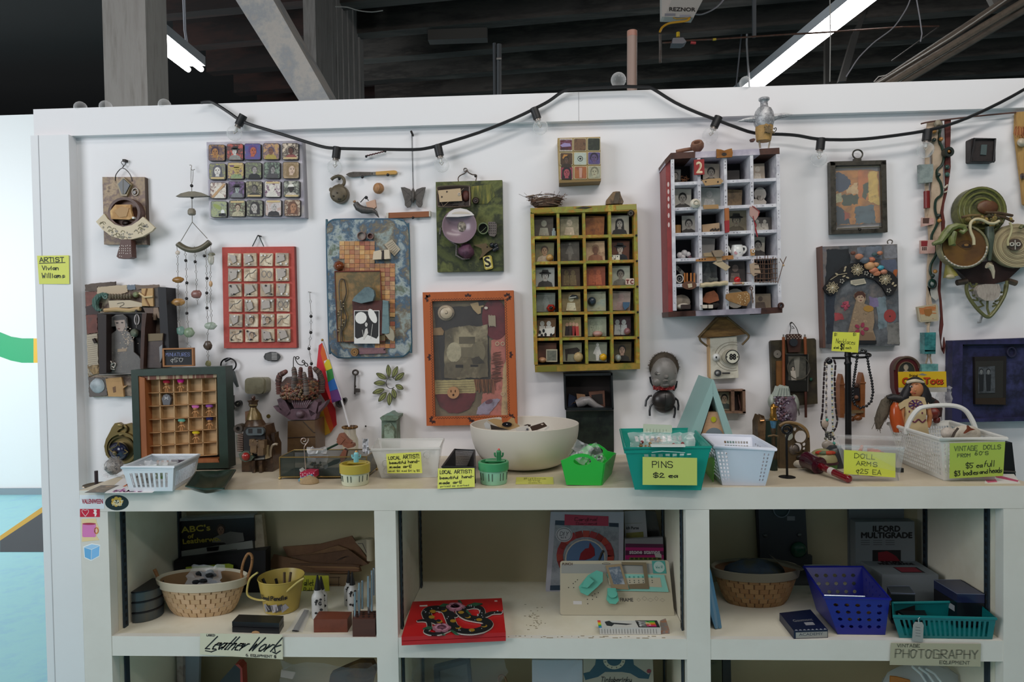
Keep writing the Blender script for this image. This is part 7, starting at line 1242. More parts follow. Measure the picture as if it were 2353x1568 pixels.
for i,(x,y,s,lab,a)in enumerate(((1815,530,1.,'clear zip bag sticking out of the lime bin at left',30),(1960,570,1.,'clear bag lying behind the lime bin front handle',-30))):t=T('zip_bag',lab,'bag');crumple(t.root,Px(fQ,Yf+.04+.02*i).at(x,y+30),.038,.042,.010,FILM2,20+i,M=Matrix.Rotation(R(a),3,'Y'));q=t.part('contents');c=Px(fQ,Yf+.05).at(x,y+80);[q.ball(c+V((rnd.gauss(0,.009),rnd.gauss(0,.006),rnd.uniform(-.005,.008))),.003,F(rnd.choice(('8a9a94','b0b0b0','5c6a60'))),5)for k in range(14)]
f=Px((1260,780,5.115),-.17);t=T('mint_birdhouse','pale mint A-frame wooden birdhouse with yellow dot on its front','birdhouse',f=f);MN=F('8fb0ac',.5);DP=.135
q=t.part('roof_side');q.poly('1930,472 1958,480 1795,1360 1640,1360',-DP,0,MN);q=t.part('roof_side');q.poly('1930,472 1945,480 2250,1360 2150,1360 1935,655',-DP,0,MN)
t.parts[0].v,t.parts[0].fc,t.parts[0].mi=[],[],[];t.parts[0].poly('1930,472 1940,655 1800,1090 1700,1370 1560,1370',-DP,0,MN)
q=t.part('interior');q.poly('1938,660 2080,1110 1800,1110',-DP,-.05,F('2a2e2e'));q=t.part('wood_front');q.poly('1880,862 2005,855 2100,1130 2105,1370 1720,1370 1800,1130',-.03,-.008,wood('a88464','bb9674'));q.line('1872,862 1782,1130',7,-.006,F('1a1a1c'));q.line('2008,850 2106,1130',7,-.006,F('1a1a1c'));q.ell(1943,943,30,33,-.008,-.006,F('a8a81c',.4),18);q.ell(1948,1150,108,110,-.0079,-.0072,F('6f7b82',.5),24)
TE=F('0f8f80',.3,Transmission_Weight=.12);rows=[0,.3,.42,.52,.64,.74,.86,1];t=T('teal_basket','translucent teal plastic basket of pins with white clip handles','basket')
B,Q,zt=tub(t,fS,[(300,1055),(1080,1062),(1010,930),(330,925)],[(178,572),(1192,552),(985,338),(130,348)],.014,TE,[(ticks(7,.2,.8,.6),rows,lambda i,j:i%2==1 and j in(1,3,5)),(ticks(6,.15,.85,.5),rows,lambda i,j:i%2==1 and j in(1,3,5)),(ticks(9,.15,.85,.6),rows,lambda i,j:i%2==1 and j in(3,5)),(ticks(6,.15,.85,.5),rows,lambda i,j:i%2==1 and j in(1,3,5))],rimw=.0028)
q=t.part('rim_lip');k=V((0,0,.009))
for a,b in zip(Q,Q[1:]+Q[:1]):q.prism([a,b,b-k,a-k],[p+V((0,.0015,0))for p in(a,b,b-k,a-k)],TE)
Yr=Q[3].y-.006;q=t.part('clip_handle','white upright clip handle');q.f=Px(fS,Yr);q.rrect(400,288,738,408,12,0,.003,F('c4cdb8',.4),.04)
for k in range(7):q.rect(440+k*38,335+k*1.5,444+k*38,395+k*1.5,.003,.0036,F('9aa392'))
q=t.part('clip_handle','white clip handle lying flat');q.f=Px(fS,Q[0].y-.002);q.rect(495,530,895,552,-.01,.004,F('cfd4ce',.35));q.line('500,615 620,600 890,618',4,.002,film('dfeeea',.5))
for i,lab in enumerate(('clear sleeve of pins lying at the back of the teal basket','clear sleeve of pins at the right inside the teal basket','clear sleeve of pins at the left inside the teal basket')):t=T('pin_sleeve',lab,'packet');c=Q[0].lerp(Q[1],(.45,.7,.3)[i]).lerp(Q[3].lerp(Q[2],(.45,.7,.3)[i]),(.66,.45,.5)[i])-V((0,0,.012));crumple(t.root,c,.07,.05,.006,FILM2,40+i,M=Matrix.Rotation(R(-60+25*i),3,'X'));q=t.part('pins');[q.ball(c+V((rnd.uniform(-.014,.014),.002,rnd.uniform(-.008,.004))),.004,F(rnd.choice(('8a6a3c','3a4a6a','7a3030','9a9a98')),.3),8)for k in range(8)]
t=T('price_card','yellow PINS $2 ea card on the front of the teal basket','card');f=paper(t.root,quad(fS,Q[0].y-.0045,(392,668),(1032,680),(1032,1002),(392,996)),F('b8c464',.55));t.root.hand('PINS',18,37,22,1.7,.0004,INK,37,-1,jit=.03);t.root.hand('$2',20,72,15,1.9,.0004,None,20,jit=.03);t.root.hand('ea',48,72,14,1.9,.0004,None,16,jit=.03)
t=T('price_card','green-tinted card standing edgewise between the teal and white baskets','card');f=paper(t.root,[W(*px(fS,(1150,585))[0],-.19),W(*px(fS,(1238,625))[0],-.30),W(*px(fS,(1222,1030))[0],-.30),W(*px(fS,(1112,955))[0],-.19)],F('7cc83c',.5));[t.root.ink([(15,35+k*9),(25+rnd.uniform(20,50),38+k*9)],2,.0005,F('4a6a2a'))for k in range(5)]
WB=F('ccd0dc',.3);rr=ticks(8,.12,.9,.6);pt=lambda n,s:[0.]+[x for k in range(n)for x in(s+k*.065,s+.038+k*.065)]
t=T('perforated_basket','empty white plastic basket with square holes, right of the teal basket','basket');us=pt(3,.03)+[.83+k for k in(0,.03,.065,.095)]+[1.]
B,Q,zt=tub(t,fS,[(1330,1002),(1835,1010),(1690,925),(1232,922)],[(1238,552),(1952,578),(1690,428),(1098,412)],.01,WB,[(us,rr,ODD),(ticks(7,.1,.9,.5),rr,ODD),(ticks(9,.1,.6,.7),rr,ODD),(ticks(5,.1,.9,.6),rr,ODD)],rimw=.004)
u_=lambda y:mpp(y)/zU[2]
def pu(y):return Px(zU,y)
Y=-.10;f=pu(Y);t=T('green_block','dark green upright wooden block with a worn brown clasped edge','box',f=f);q=t.part('block');q.poly('155,882 300,868 300,1200 155,1200',-.022,0,F('17271f',.5));q.v=[V((p.x,p.y,max(CT,p.z)if p.z>1.02 else CT))for p in q.v];q=t.part('worn_edge');q.poly('92,900 118,830 128,862 150,858 152,832 168,880 160,1190 95,1190',-.04,.002,N('4a3826 6a5238 33261a',30,.5,.3));q.v=[V((p.x,p.y,p.z if p.z>1.02 else CT))for p in q.v];q=t.part('clasp');q.line('112,880 150,878',12,.006,brass('a87c50',.25),8)
Y=zy(1082,1780);f=pu(Y);u=f.u;c=f.at(245,1368);c.z=CT;H=lambda y:f.at(245,y).z-CT;t=T('jewelled_rod','upright rod with gold tip, blue glass collar and dark green foot','ornament',f=f);GT=brass('9a7034',.2)
q=t.part('foot');q.lathe(c,[(0,0),(38*u,0),(36*u,H(1260)),(24*u,H(1190)),(0,H(1190))],F('16241c',.4),8);q=t.part('shaft');q.lathe(c,[(0,H(1270)),(34*u,H(1270)),(30*u,H(1200)),(20*u,H(1180)),(18*u,H(1000)),(26*u,H(985)),(22*u,H(950)),(0,H(950))],N('33281c 4c3c28',30,.4,.2,.3),12);q.line('190,1030 245,1020 285,1030',10,.004,F('5c4a30',.4,.4),6)
q=t.part('blue_glass');q.lathe(c,[(0,H(960)),(18*u,H(960)),(34*u,H(875)),(0,H(875))],N('2f5478 44708c 24405c',40,.2,.2),10);q=t.part('gold_tip');q.lathe(c,[(0,H(880)),(40*u,H(875)),(40*u,H(862)),(30*u,H(850)),(34*u,H(830)),(26*u,H(800)),(30*u,H(760)),(22*u,H(725)),(8*u,H(712)),(0,H(710))],GT,16);q.blob(275,745,18,12,.006,.006,GT,8)
Y=-.042;f=pu(Y);t=T('amethyst_bust','white crowned dress-form bust encrusted with purple crystals','ornament',f=f);WG=N('97a096 a8b0a6 8a948a',20,.5,.2);q=t.part('collar_crown');q.poly('292,545 318,552 340,535 368,552 392,545 388,580 410,630 430,640 250,640 275,600',-.012,.012,WG);[q.line([(305+k*22,560),(285+k*30,632)],4,.013,F('77807a'),5)for k in range(5)]
q=t.part('shoulder');q.blob(228,690,42,70,-.01,.028,WG,14,5);q=t.part('shoulder');q.blob(455,705,40,85,-.01,.028,WG,14,5,-10);q=t.part('torso');q.tube([f.at(x,y,0)for x,y in((340,640),(345,720),(360,800),(370,880))],[a*u_(Y)for a in(95,120,105,90)],N('4c3f4a 6a5c68 8a8288',30,.4,.3),12)
q=t.part('crystals')
for k in range(170):a=rnd.uniform(-1,1);y=rnd.uniform(650,880);q.ball(f.at(348+a*112,y,math.sqrt(1-a*a*.9)*.027),rnd.uniform(7,15)*f.u,F(rnd.choice(('5a4a5c','77656f','4a3a44','8f8a94','6a4a50')),.15),5)
q=t.part('fringe');[q.line([(485,730+k*8),(490+rnd.uniform(-8,10),790+k*10)],3,.0,F('4a4440'),4)for k in range(5)];q.poly('290,870 360,855 440,885 440,1330 290,1330',-.02,.0,WG);q.v=[V((p.x,p.y,max(p.z,CT+.0005)))for p in q.v]
Y=zy(1077,1820);f=pu(Y);t=T('pierced_metal_plate','rounded brown gear-like plate pierced with round holes','plate',f=f);PL=N('3c3020 55452e 2c2318',24,.5,.2,.2);PG=N('8a6c40 6c5432',24,.5,.2)
O_=[(300,1320),(288,1200),(292,1000),(300,930),(350,900),(420,896),(500,920),(560,970),(582,1040),(585,1280),(560,1340),(440,1348)]
q=t.part('plate');q.line(O_,14,.0,PL,6,True);q.line(O_[3:9],15,.004,PG,6)
HO=((510,1035,62),(478,1140,48),(545,1110,20),(545,1152,16),(545,1203,18),(456,962,20),(400,1030,44),(500,1300,40))
def rowsfill(y0,y1,xl,xr):
 y=y0
 while y<y1:
  h=7;segs=[(xl(y),xr(y))]
  for cx,cy,r in HO:
   d=abs(y+h/2-cy)
   if d<r:w=math.sqrt(r*r-d*d)*(1 if cy<1290 else 1.6);segs=[s for a,b in segs for s in((a,min(b,cx-w)),(max(a,cx+w),b))if s[1]-s[0]>1]
  for a,b in segs:q.poly([(a,y),(b,y),(b,y+h),(a,y+h)],-.004,.003,PL)
  y+=h
rowsfill(906,1340,lambda y:300,lambda y:585 if y>1035 else 430+150*math.sin(max(0,(y-896)/140)*1.57))
for cx,cy,r in HO[:6]:q=t.part('hole_rim');q.ring(cx,cy,r+5,r+5,6,.003,.007,PL,20)
q=t.part('gear_wheel');q.blob(440,1160,60,60,-.002,.01,N('4a4038 6a6058 2f2924',60,.4,.5,.3),16,4);q=t.part('inner_disc');q.blob(520,1235,60,26,.003,.006,F('2a2119'),14)
Y=zy(1098,1808);f=pu(Y);c=f.at(376,1420);c.z=CT;u=f.u;t=T('iron_stand','thin black iron display stand with curled top and round foot','stand',f=f);BI=F('121113',.4,.3);q=t.part('foot');q.lathe(c,[(0,0),(76*u,0),(78*u,8*u),(60*u,14*u),(0,18*u)],BI,24);q=t.part('post');q.line('376,1415 372,1200 370,1050',11,0,BI,10);q=t.part('curl');q.line('370,1050 385,1010 415,990 420,950 400,925 365,920 335,940 330,970 345,995 375,1000 395,980 385,955 365,955 355,970',13,.002,BI,8)
a,b=Zp(*px(zU,(615,1385))[0],CT),Zp(*px(zU,(1000,1490))[0],CT);t=T('glass_stopper','wine-red glass stamper with fluted head lying on its side','stamper');a,b=a+V((0,.010,.022)),b+V((-.004,-.006,.0085));d=(b-a);n=d.normalized();RG=F('3c1020',.1,Coat_Weight=.5);RG2=F('6a0a18',.1,Coat_Weight=.5)
q=t.part('head');q.tube([a-n*.012,a-n*.011,a,a+n*.018,a+n*.03,a+n*.032],[.012,.0185,.017,.0165,.0185,.006],RG,20);q=t.part('handle');q.tube([a+n*.03,a+n*.036,a+d*.45,b-n*.004,b],[.005,.008,.0072,.0078,.004],RG2,14);q=t.part('label_tape','white tape label');q.tube([a+d*.52,a+d*.62],.0079,F('c4bcb8'),14)
c=Zp(*px(zU,(790,1375))[0],CT)+V((0,.035,0));u=mpp(c.y)/zU[2];t=T('painted_dome','hand-painted flower dome with plum rim and green foot behind the red stamper','ornament');q=t.part('foot');q.lathe(c,[(0,0),(125*u,0),(132*u,.012),(0,.012)],F('3c7a2c',.4),24);q=t.part('rim');q.lathe(c,[(0,.012),(140*u,.012),(142*u,.017),(0,.018)],F('401c28',.35),28);q=t.part('dome');q.lathe(c,[(130*u*math.cos(k*.196),.017+.026*math.sin(k*.196))for k in range(9)],F('8f8a62',.4),28)
for k in range(6):a=-2.4+k*.5;p=c+V((80*u*math.cos(a)*.9,80*u*math.sin(a)*.9-.004,.037));q=t.part('painted_petal');q.ball(p,.009,F(('a83a24','5c6a50','b0482c')[k%3],.4),8,(1.2,.6,.5))
c=Zp(1929,1082,CT)+V((.002,.03,0));t=T('dark_stone','smooth dark grey upright stone behind the doll arms tub','stone');t.root.lathe(c,[(0,0),(.018,.001),(.020,.02),(.017,.04),(.010,.048),(0,.05)],N('26282a 35383a',20,.3,.1),18,sx=1.1)
Y=-.09;f=pu(Y);t=T('necklace_stand','black metal necklace stand with a side arm and a round ring arm','stand',f=f);u=f.u;c=f.at(973,1300);c.z=CT;q=t.part('foot');q.lathe(c,[(0,0),(150*u,0),(150*u,.006),(30*u,.01),(0,.01)],BI,28);q=t.part('pole');q.lathe(c,[(0,0),(29*u,0),(27*u,f.at(973,340).z-CT),(34*u,f.at(973,322).z-CT),(34*u,f.at(973,312).z-CT),(26*u,f.at(973,300).z-CT),(26*u,f.at(973,255).z-CT),(32*u,f.at(973,250).z-CT),(24*u,f.at(973,170).z-CT),(0,f.at(973,165).z-CT)],BI,16)
q=t.part('side_arm');q.line('945,268 815,268',11,0,BI,8);q.ball(f.at(785,300,.004),30*u,F('0c0d14',.2),14);q=t.part('ring_arm');q.line([(1090+98*math.cos(a*.33),240+22*math.sin(a*.33))for a in range(19)],11,[.02*math.sin(a*.33)for a in range(19)],BI,8,True)
t=T('necklace','brown barrel bead necklace, outermost on the stand left arm','necklace',f=f);q=t.part('cord');P=[(785,262),(745,300),(735,450),(728,620),(720,800),(706,880),(718,940),(770,1000),(820,990),(850,950),(866,880),(850,760),(842,640),(838,450),(848,330),(830,280)];q.line(P,3,.004,WIRE,5,True);q=t.part('barrel_bead')
for i in range(len(P)-1):
 (x0,y0),(x1,y1)=P[i],P[i+1];n=max(1,int(math.hypot(x1-x0,y1-y0)/42))
 for k in range(n):q=t.part('barrel_bead');q.line([(x0+(x1-x0)*(k+.08)/n,y0+(y1-y0)*(k+.08)/n),(x0+(x1-x0)*(k+.88)/n,y0+(y1-y0)*(k+.88)/n)],9,.004,F('241618',.35),7)
for nm,lab,xx,cs in(('necklace','pearl and grey bead strand hanging inside the brown necklace',(760,755),('c4b8a8','77706c','4a4648','a8a09c')),('necklace','crystal bead strand with shell pendants, right inside the brown necklace',(810,822),('b8bcb4','3c3e44','8fa09c','c8b888'))):
 t=T(nm,lab,'necklace',f=f);q=t.part('cord');q.line([(xx[0],300),(xx[0]-2,600),(xx[1],1000),(xx[1]+8,1100)],2.5,.008,WIRE,4)
 for k in range(46):y=330+k*15.5;q=t.part('bead');q.ball(f.at(xx[0]+(xx[1]-xx[0])*(y-300)/700+3*math.sin(k),y,.009),(9 if k%3 else 11)*u,F(cs[k%4],.2),6)
 q=t.part('turquoise_bead');q.ball(f.at(xx[1]+10,870 if xx[0]==760 else 1098,.014),15*u,F('4a9a8c',.3),8)
 q=t.part('shell_pendant');q.ball(f.at(*((745,905)if xx[0]==760 else(850,1130)),.012),u,F('a8988a',.3),12,(34,16,48)if xx[0]==760 else(34,18,30))
 if xx[0]!=760:q=t.part('shell_pendant');q.ball(f.at(775,1125,.016),u,N('8f867c a89e94',30,.3,.2),14,(64,24,48),M=Matrix.Rotation(.5,3,'Y'));q=t.part('bead_cluster');[q.ball(f.at(790+rnd.gauss(0,24),1040+rnd.gauss(0,26),.014),13*u,F(rnd.choice(('3a3c40','6a6a60','b0a88c')),.2),6)for k in range(22)]
t=T('necklace','black round bead necklace looped over the stand ring arm','necklace',f=f);P=[(1105,190),(1060,245),(1048,330),(1030,450),(1018,560),(1015,650),(1035,720),(1090,755),(1150,735),(1195,690),(1212,600),(1200,490),(1175,380),(1158,270),(1140,200)];q=t.part('cord');q.line(P,4,.02,F('101012'),5,True)
L=0
for i in range(len(P)):
 (x0,y0),(x1,y1)=P[i],P[(i+1)%len(P)];n=max(1,int(math.hypot(x1-x0,y1-y0)/24))
 for k in range(n):q=t.part('bead');q.ball(f.at(x0+(x1-x0)*k/n,y0+(y1-y0)*k/n,.021),14*u,F('0e0f14',.25),8)
t=T('price_note','yellow necklaces note stuck to the top of the necklace stand','note');g_=paper(t.root,quad(zU,Y-.012,(822,12),(1082,20),(1066,216),(808,198)),F('cfd24c',.55));r_=t.root;r_.hand('Necklaces',14,58,24,1.5,.0004,F('3c4028'),72,2,jit=.04);r_.hand('$1',6,20,13,1.4,.0004,None,10);r_.hand('$1',76,16,13,1.4,.0004,None,12);r_.hand('(not used)',6,88,13,1.2,.0004,None,24,-8);r_.hand('$1',33,88,26,3.2,.0004,INK,14);r_.hand('each',52,85,14,1.4,.0004,F('3c4028'),22,-5)
t=T('clear_tub','clear rectangular deli tub of peach doll arms','tub');CT_=film('e6e8ea',.12,.06)
B,Q,zt=tub(t,(0,0,1),[(1948,1104),(2066,1106),(2058,1068),(1946,1066)],[(1924,1024),(2079,1029),(2074,1007),(1922,1002)],.012,CT_,[([0,1],[0,1],NOH)]*4,rimw=.0032)
q=t.part('lip');k=V((0,0,.006));[q.prism([a,b,b-k,a-k],[p+V((0,.001,0))for p in(a,b,b-k,a-k)],CT_)for a,b in zip(Q,Q[1:]+Q[:1])]
for k in range(30):
 t=T('toy_limb','small peach plastic doll arm in the clear tub','doll arm','doll arms in the clear tub');a=B[0].lerp(B[1],.12+.76*rnd.random()).lerp(B[3].lerp(B[2],rnd.uniform(.1,.9)),rnd.uniform(.2,.8))+V((0,0,.007+.0075*(k//6)));d=Matrix.Rotation(rnd.uniform(0,6.3),3,'Z')@V((.013,0,rnd.uniform(-.002,.004)));
 if k==29:a=B[0].lerp(B[1],.34)+V((0,.02,.055));d=V((.004,0,.012))
 t.root.tube([a-d,a-d*.3+V((0,0,.002)),a+d*.4,a+d*.7,a+d],[.0045,.0042,.0032,.0036,.0016],F('b8684a',.4),8)
t=T('price_card','yellow DOLL ARMS ¢25 card on the clear tub','card');g_=paper(t.root,quad(zU,Q[0].y-.006,(930,1163),(1432,1196),(1430,1432),(928,1396)),F('c9d04a',.55));r_=t.root;r_.hand('DOLL',20,30,19,1.5,.0004,F('5c6030'),40,1);r_.hand('ARMS',24,60,17,1.5,.0004,None,40,1);r_.hand('¢25 EA',24,92,18,1.5,.0004,None,48,1)
t=T('small_black_clip','small black clip on the counter beside the dolls basket','clip');c=Zp(2070,1088,CT);t.root.box(c+V((0,.006,.005)),(.014,.008,.01),F('15181c',.3))
WD=F('cfcfca',.35);gr=(ticks(21,.03,.97,.72),ticks(8,.1,.92,.7),ODD);t=T('dolls_basket','large white lattice basket with an arched handle holding vintage dolls','basket')
B,Q,zt=tub(t,zV,[(800,1462),(1292,1456),(880,1265),(378,1285)],[(768,1064),(1405,1052),(860,890),(262,908)],.012,WD,[([0,.04,.07,.11,.14]+[1.],gr[1],lambda i,j:i in(1,3)and j%2==1),gr,gr,gr],rimw=.0042)
q=t.part('handle');fv=Px(zV,(Q[0].y+Q[3].y)/2);a,b=Q[0].lerp(Q[3],.62),Q[1].lerp(Q[2],.5);P=[a-V((0,0,.01)),a]+[V((a.x+(b.x-a.x)*s,a.y+(b.y-a.y)*s,zt+h))for s,h in((.06,.022),(.15,.04),(.25,.048),(.5,.052),(.72,.05),(.86,.04),(.95,.02))]+[b,b-V((0,0,.01))];P=[V((*a_,z_))for a_,z_ in zip(*curve([(p.x,p.y)for p in P],[p.z for p in P],False,4))];q.tube(P,.0048,WD,8);q.tube([p+V((0,.003,0))for p in P],.0042,WD,8)
t=T('price_card','lime VINTAGE DOLLS card on the front of the dolls basket','card');yq=min(Q[0].y,Q[1].y)-.006;g_=paper(t.root,quad(zV,[yq,yq,yq+.004,yq+.004],(860,1098),(1398,1084),(1378,1416),(856,1442)),F('a2b84c',.55));r_=t.root;r_.hand('VINTAGE',8,22,13,1.4,.0004,F('55643a'),42,jit=.03);r_.hand('DOLLS',61,20,12,1.4,.0004,None,31,jit=.03);r_.hand('FROM',14,40,9,1.4,.0004,None,24);r_.hand("60'S",46,36,10,1.4,.0004,None,24);r_.hand('$5 ea',30,72,14,1.6,.0004,F('2c3420'),30);r_.hand('full',64,70,17,1.6,.0004,None,19);r_.hand('$3 bodies',9,93,13,1.7,.0004,None,44,-2);r_.hand('and',56,90,11,1.7,.0004,None,14);r_.hand('heads',74,89,14,1.7,.0004,None,23)
yd=Q[0].lerp(Q[3],.78).y+.012;f=Px(zV,yd);A=f.at;u=f.u;t=T('native_dress_doll','long black-haired doll in fringed cream embroidered dress and headband','doll',f=f);SK=F('b0764e',.4);CRD=F('b8a47c',.7)
q=t.part('head');q.ball(A(522,570),u,SK,20,(70,62,82));q.ball(A(522,582,.013),9*u,SK,8);[q.ball(A(x,600,.0095),15*u,F('b4694c',.5),8,(1,.4,1))for x in(487,560)];q.lathe(A(520,690),[(0,0),(34*u,0),(32*u,60*u),(0,60*u)],SK,12)
for x in(484,540):q=t.part('eye');q.ball(A(x,545,.0104),u,F('c8c0b4',.2),8,(14,5,10));q.ball(A(x+1,545,.0116),u,F('1f2a2a',.1),6,(8,4,9));q.line([(x-16,528),(x,522),(x+16,528)],2.5,.0118,F('3a2418'),4)
q=t.part('mouth');q.ball(A(515,600+12,.0125),u,F('8a3024',.3),8,(13,5,6))
q=t.part('hair');HB=N('0e0d0f 1a181a',80,.5,.4,stretch=(4,4,.3));q.ball(A(522,530,-.006),u,HB,18,(86,66,80))
for s,P in((-1,((470,510),(445,580),(420,640),(380,670),(300,650),(250,655))),(1,((575,510),(605,570),(625,640),(650,690),(690,680),(665,720))),(1,((580,520),(600,600),(610,660),(620,720)))):q.tube([A(x,y,.0)for x,y in P],[a*u for a in(22,40,48,44,34,12)][:len(P)],HB,10)
q=t.part('headband');q.tube([A(445+k*15,505-16*math.sin(k/10*3.14),.010*math.sin(k/10*3.14)+.001)for k in range(11)],16*u,F('c4b8a0',.5),8)
q=t.part('dress');q.poly('440,645 500,640 550,640 610,650 680,740 640,765 625,720 630,860 640,900 660,1030 500,1030 420,930 440,820 425,740 375,770 362,730',-.012,.010,CRD);EM=F('5c1a3c',.6)
for k in range(9):a=k*.698;q.line([(525+12*math.cos(a),722+10*math.sin(a)),(525+70*math.cos(a),722+50*math.sin(a))],6,.0105,EM if k%2 else F('3c2060'),5)
q.line([(525+66*math.cos(k*.35),722+46*math.sin(k*.35))for k in range(18)],3,.0105,EM,4,True);q.line([(495+k*13,880+14*math.sin(k*1.05))for k in range(11)],6,.0108,EM,5);[q.ell(465+k*42,790+(k%2)*14,8,12,.010,.0106,EM,6)for k in range(4)]
for P in('400,750 390,830 405,890 420,930','645,750 665,830 655,910 640,940'):q=t.part('arm');q.line(P,22,.002,SK,10)
for nm,lab,P,r_,c in(('loose_doll','doll head with grey-brown fur hair hanging over the basket corner',((290,650),(240,700),(210,790),(170,880),(160,960)),(30,50,56,44,20),'4a4238 5f5648 332c24'),('doll_hair_bundle','dark auburn tangle of doll hair behind the long-haired doll',((650,660),(700,710),(735,770),(750,840)),(30,50,48,26),'2c1a18 40241f 1c1214')):
 A2=Px(zV,yd+(.035 if nm[5]=='h' else .008)).at;t=T(nm,lab,'doll part',f=Px(zV,yd+(.035 if nm[5]=='h' else .008)));FM_=N(c,90,.9,.6,stretch=(4,4,.5));t.root.tube([A2(x,y,-.012)for x,y in P],[a*u for a in r_],FM_,12)
 for k in range(40):i=rnd.randrange(len(P)-1);x,y=P[i];t.root.line([(x+rnd.gauss(0,30),y+rnd.gauss(0,20)),(x+rnd.gauss(-10,36),y+90+rnd.gauss(0,20))],2.5,rnd.uniform(-.02,.004),FM_,4)
q=t.part('red_tangle');q.ball(A2(690,800,-.004),60*u,N('5c1a14 7a2a20 3a1210',40,.4,.4),14,seed=2,amp=.1);q=t.part('red_tangle');q.ball(A2(730,870,-.004),34*u,N('4c1612 6a241c',40,.4,.4),12,seed=4,amp=.1);q=t.part('black_felt');q.poly('268,640 320,620 410,640 390,700 300,690 255,665',-.014,.0,F('121114'));
t=T('plastic_doll','glossy orange plastic doll body left of the long-haired doll','doll part',f=f);t.root.tube([A(x,y,-.002)for x,y in((335,700),(330,740),(332,820),(345,900),(360,980))],[a*u for a in(24,44,56,60,50)],F('a84a20',.2),14)
t=T('cowboy_doll','white fuzzy doll clothing with brown star lying in the basket','doll',f=f);yc=Q[1].lerp(Q[2],.35).y-.01;f2=Px(zV,yc);t.f=f2;q=t.part('clothing');FZ=N('a89f90 b8b0a2 8a8072',40,.9,.5);q.ball(f2.at(1010,1010),f2.u,FZ,18,(140,60,85),3,.04);q.ball(f2.at(845,1000),f2.u,N('bdb4aa 9a9086',60,.9,.6),14,(70,50,55),5,.08);q=t.part('star');q.poly('1040,925 1065,950 1110,965 1060,975 1005,1005 1040,960',.02,.026,F('6a301a',.5));q=t.part('dark_strap');q.line('940,950 900,1000 880,1050',10,.02,F('3a3028'),6)
f=Px(zV,yd+.035);t=T('header_card_bag','bag with yellow Crazy Tots header card behind the doll','toy pack',f=f);q=t.part('header_card','yellow printed header card');q.poly('355,402 822,398 828,552 360,556',0,.0012,F('c9a420',.4));e=.0014
for dx,c in((3,'3a1408'),(0,'c04818')):q.type('Crazy',392+dx,522+dx,62,e,F(c,.4),200,bold=7 if dx else 3);q.type('Tots',602+dx,520+dx,62,e,F(c,.4),190,bold=7 if dx else 3);e+=.0002
q.hand('Original',465,448,22,4,.0014,F('4a3010'),80);q.poly('550,432 590,415 640,432 610,440',.0012,.0014,F('77786c'));q=t.part('bag_film');crumple(q,Px(zV,yd+.045).at(800,640),.03,.045,.01,FILM2,77);q.poly('358,556 828,552 830,598 362,602',0,.0008,F('a8a49c',.3))
t=T('black_bracket_box','black box-like holder on the wall past the counter right end','box',f=Px(zV,-.03));t.root.poly('1390,1095 1465,1090 1475,1180 1505,1455 1380,1445',-.03,.03,F('0d0c0d',.5));q=t.part('ledge');q.poly('1385,1365 1500,1372 1502,1385 1385,1378',.03,.034,F('4a4440'))
for t in THINGS[NC0:]:
 if t.name in('candle_holder','black_bracket_box'):continue
 for m in[t.root]+t.parts:
  for p in m.v:p.z=max(p.z,CT+.0012);p.y=min(p.y,-.0008)
# ------------------------------------------------------------------ things on the shelves
NS=len(THINGS);za=(170,1100,3.35);zb_=(500,1160,3.843);zc=(880,1160,3.843);zd=(1220,1160,3.843);ze=(1600,1140,3.6625);zf=(1940,1100,3.35)
def sy(z,x,y):return Zp(*px(z,(x,y))[0],SH).y
def low(q,z=SH):q.v=[V((p.x,p.y,max(p.z,z+.0004)))for p in q.v]
CR=F('b9b09a',.6)
for k in range(3):
 u=mpp(-.26)/3.35;c=Px(za,-.24).at(545,1175);c.z=SH+.001+k*.0225;t=T('round_tin',('lowest','middle','topmost')[k]+' dark blue flat round tin in the stack of three on the shelf','tin','stacked round blue tins');t.root.lathe(c,[(0,0),(143*u,0),(145*u,.019),(0,.019)],N('2c3a4c 44525c 5c5a50',9,.3,0,.4,stretch=(1,1,.1)),32);q=t.part('lid_edge');q.lathe(c,[(0,.019),(149*u,.019),(149*u,.022),(0,.0222)],F('15171d',.3,.3),32);q=t.part('label_wrap','cobalt blue paper label');q.sheet(lambda a,b:c+V((147*u*math.cos(3.6+.75*a),147*u*math.sin(3.6+.75*a),.002+.016*b)),6,1,F('1c2a6a',.5))
Y=-.075;f=Px(za,Y);t=T('leathercraft_book',"black leathercraft book with yellow ABC's lettering and a seated person, upright",'book',f=f);q=t.part('cover');q.poly('690,320 1385,285 1390,480 705,570',-.02,0,F('14151a',.3));q.poly('690,320 760,315 775,565 705,570',0,.0006,N('4a5058 2e343c',20,.4,0))
for s,x,y,h,w in(("ABC's",828,418,44,222),('of',875,462,30,48),('Leatherwork',835,505,36,340)):q.type(s,x,y,h,.0012,F('b0a03c',.5),w,-5,bold=2)
head(q,1130,400,36,.0008,'8a6a58','3a2a24','77746f',e=.0002);q.poly('1090,450 1200,410 1300,420 1310,480 1180,510',0,.0016,F('6c6a68'))
q=t.part('cover_strip','white printed strip along the bottom');q.poly('700,560 1372,478 1380,565 705,625',-.018,.001,F('9a9a94',.5));q.line('980,585 1255,545 1252,570 980,605',2,.0015,INK,4,True);q.type('MALE BELT',1000,597,14,.0016,F('4a4a4a'),230,-7);q=t.part('clip');q.poly('1020,535 1110,525 1105,555 1025,562',0,.006,F('16161a',.3,.5))
t=T('green_leather_book','dark green and red book tucked behind the leathercraft book','book',f=f);t.root.poly('560,315 700,310 705,625 645,630 560,600',-.03,-.022,N('12301f 0f2418',9,.4,0));q=t.part('red_band');q.poly('630,485 700,480 705,622 645,628',-.022,-.0212,F('5a1c1a'));q.type('L',640,450,60,-.021,F('a8b0a8'),44)
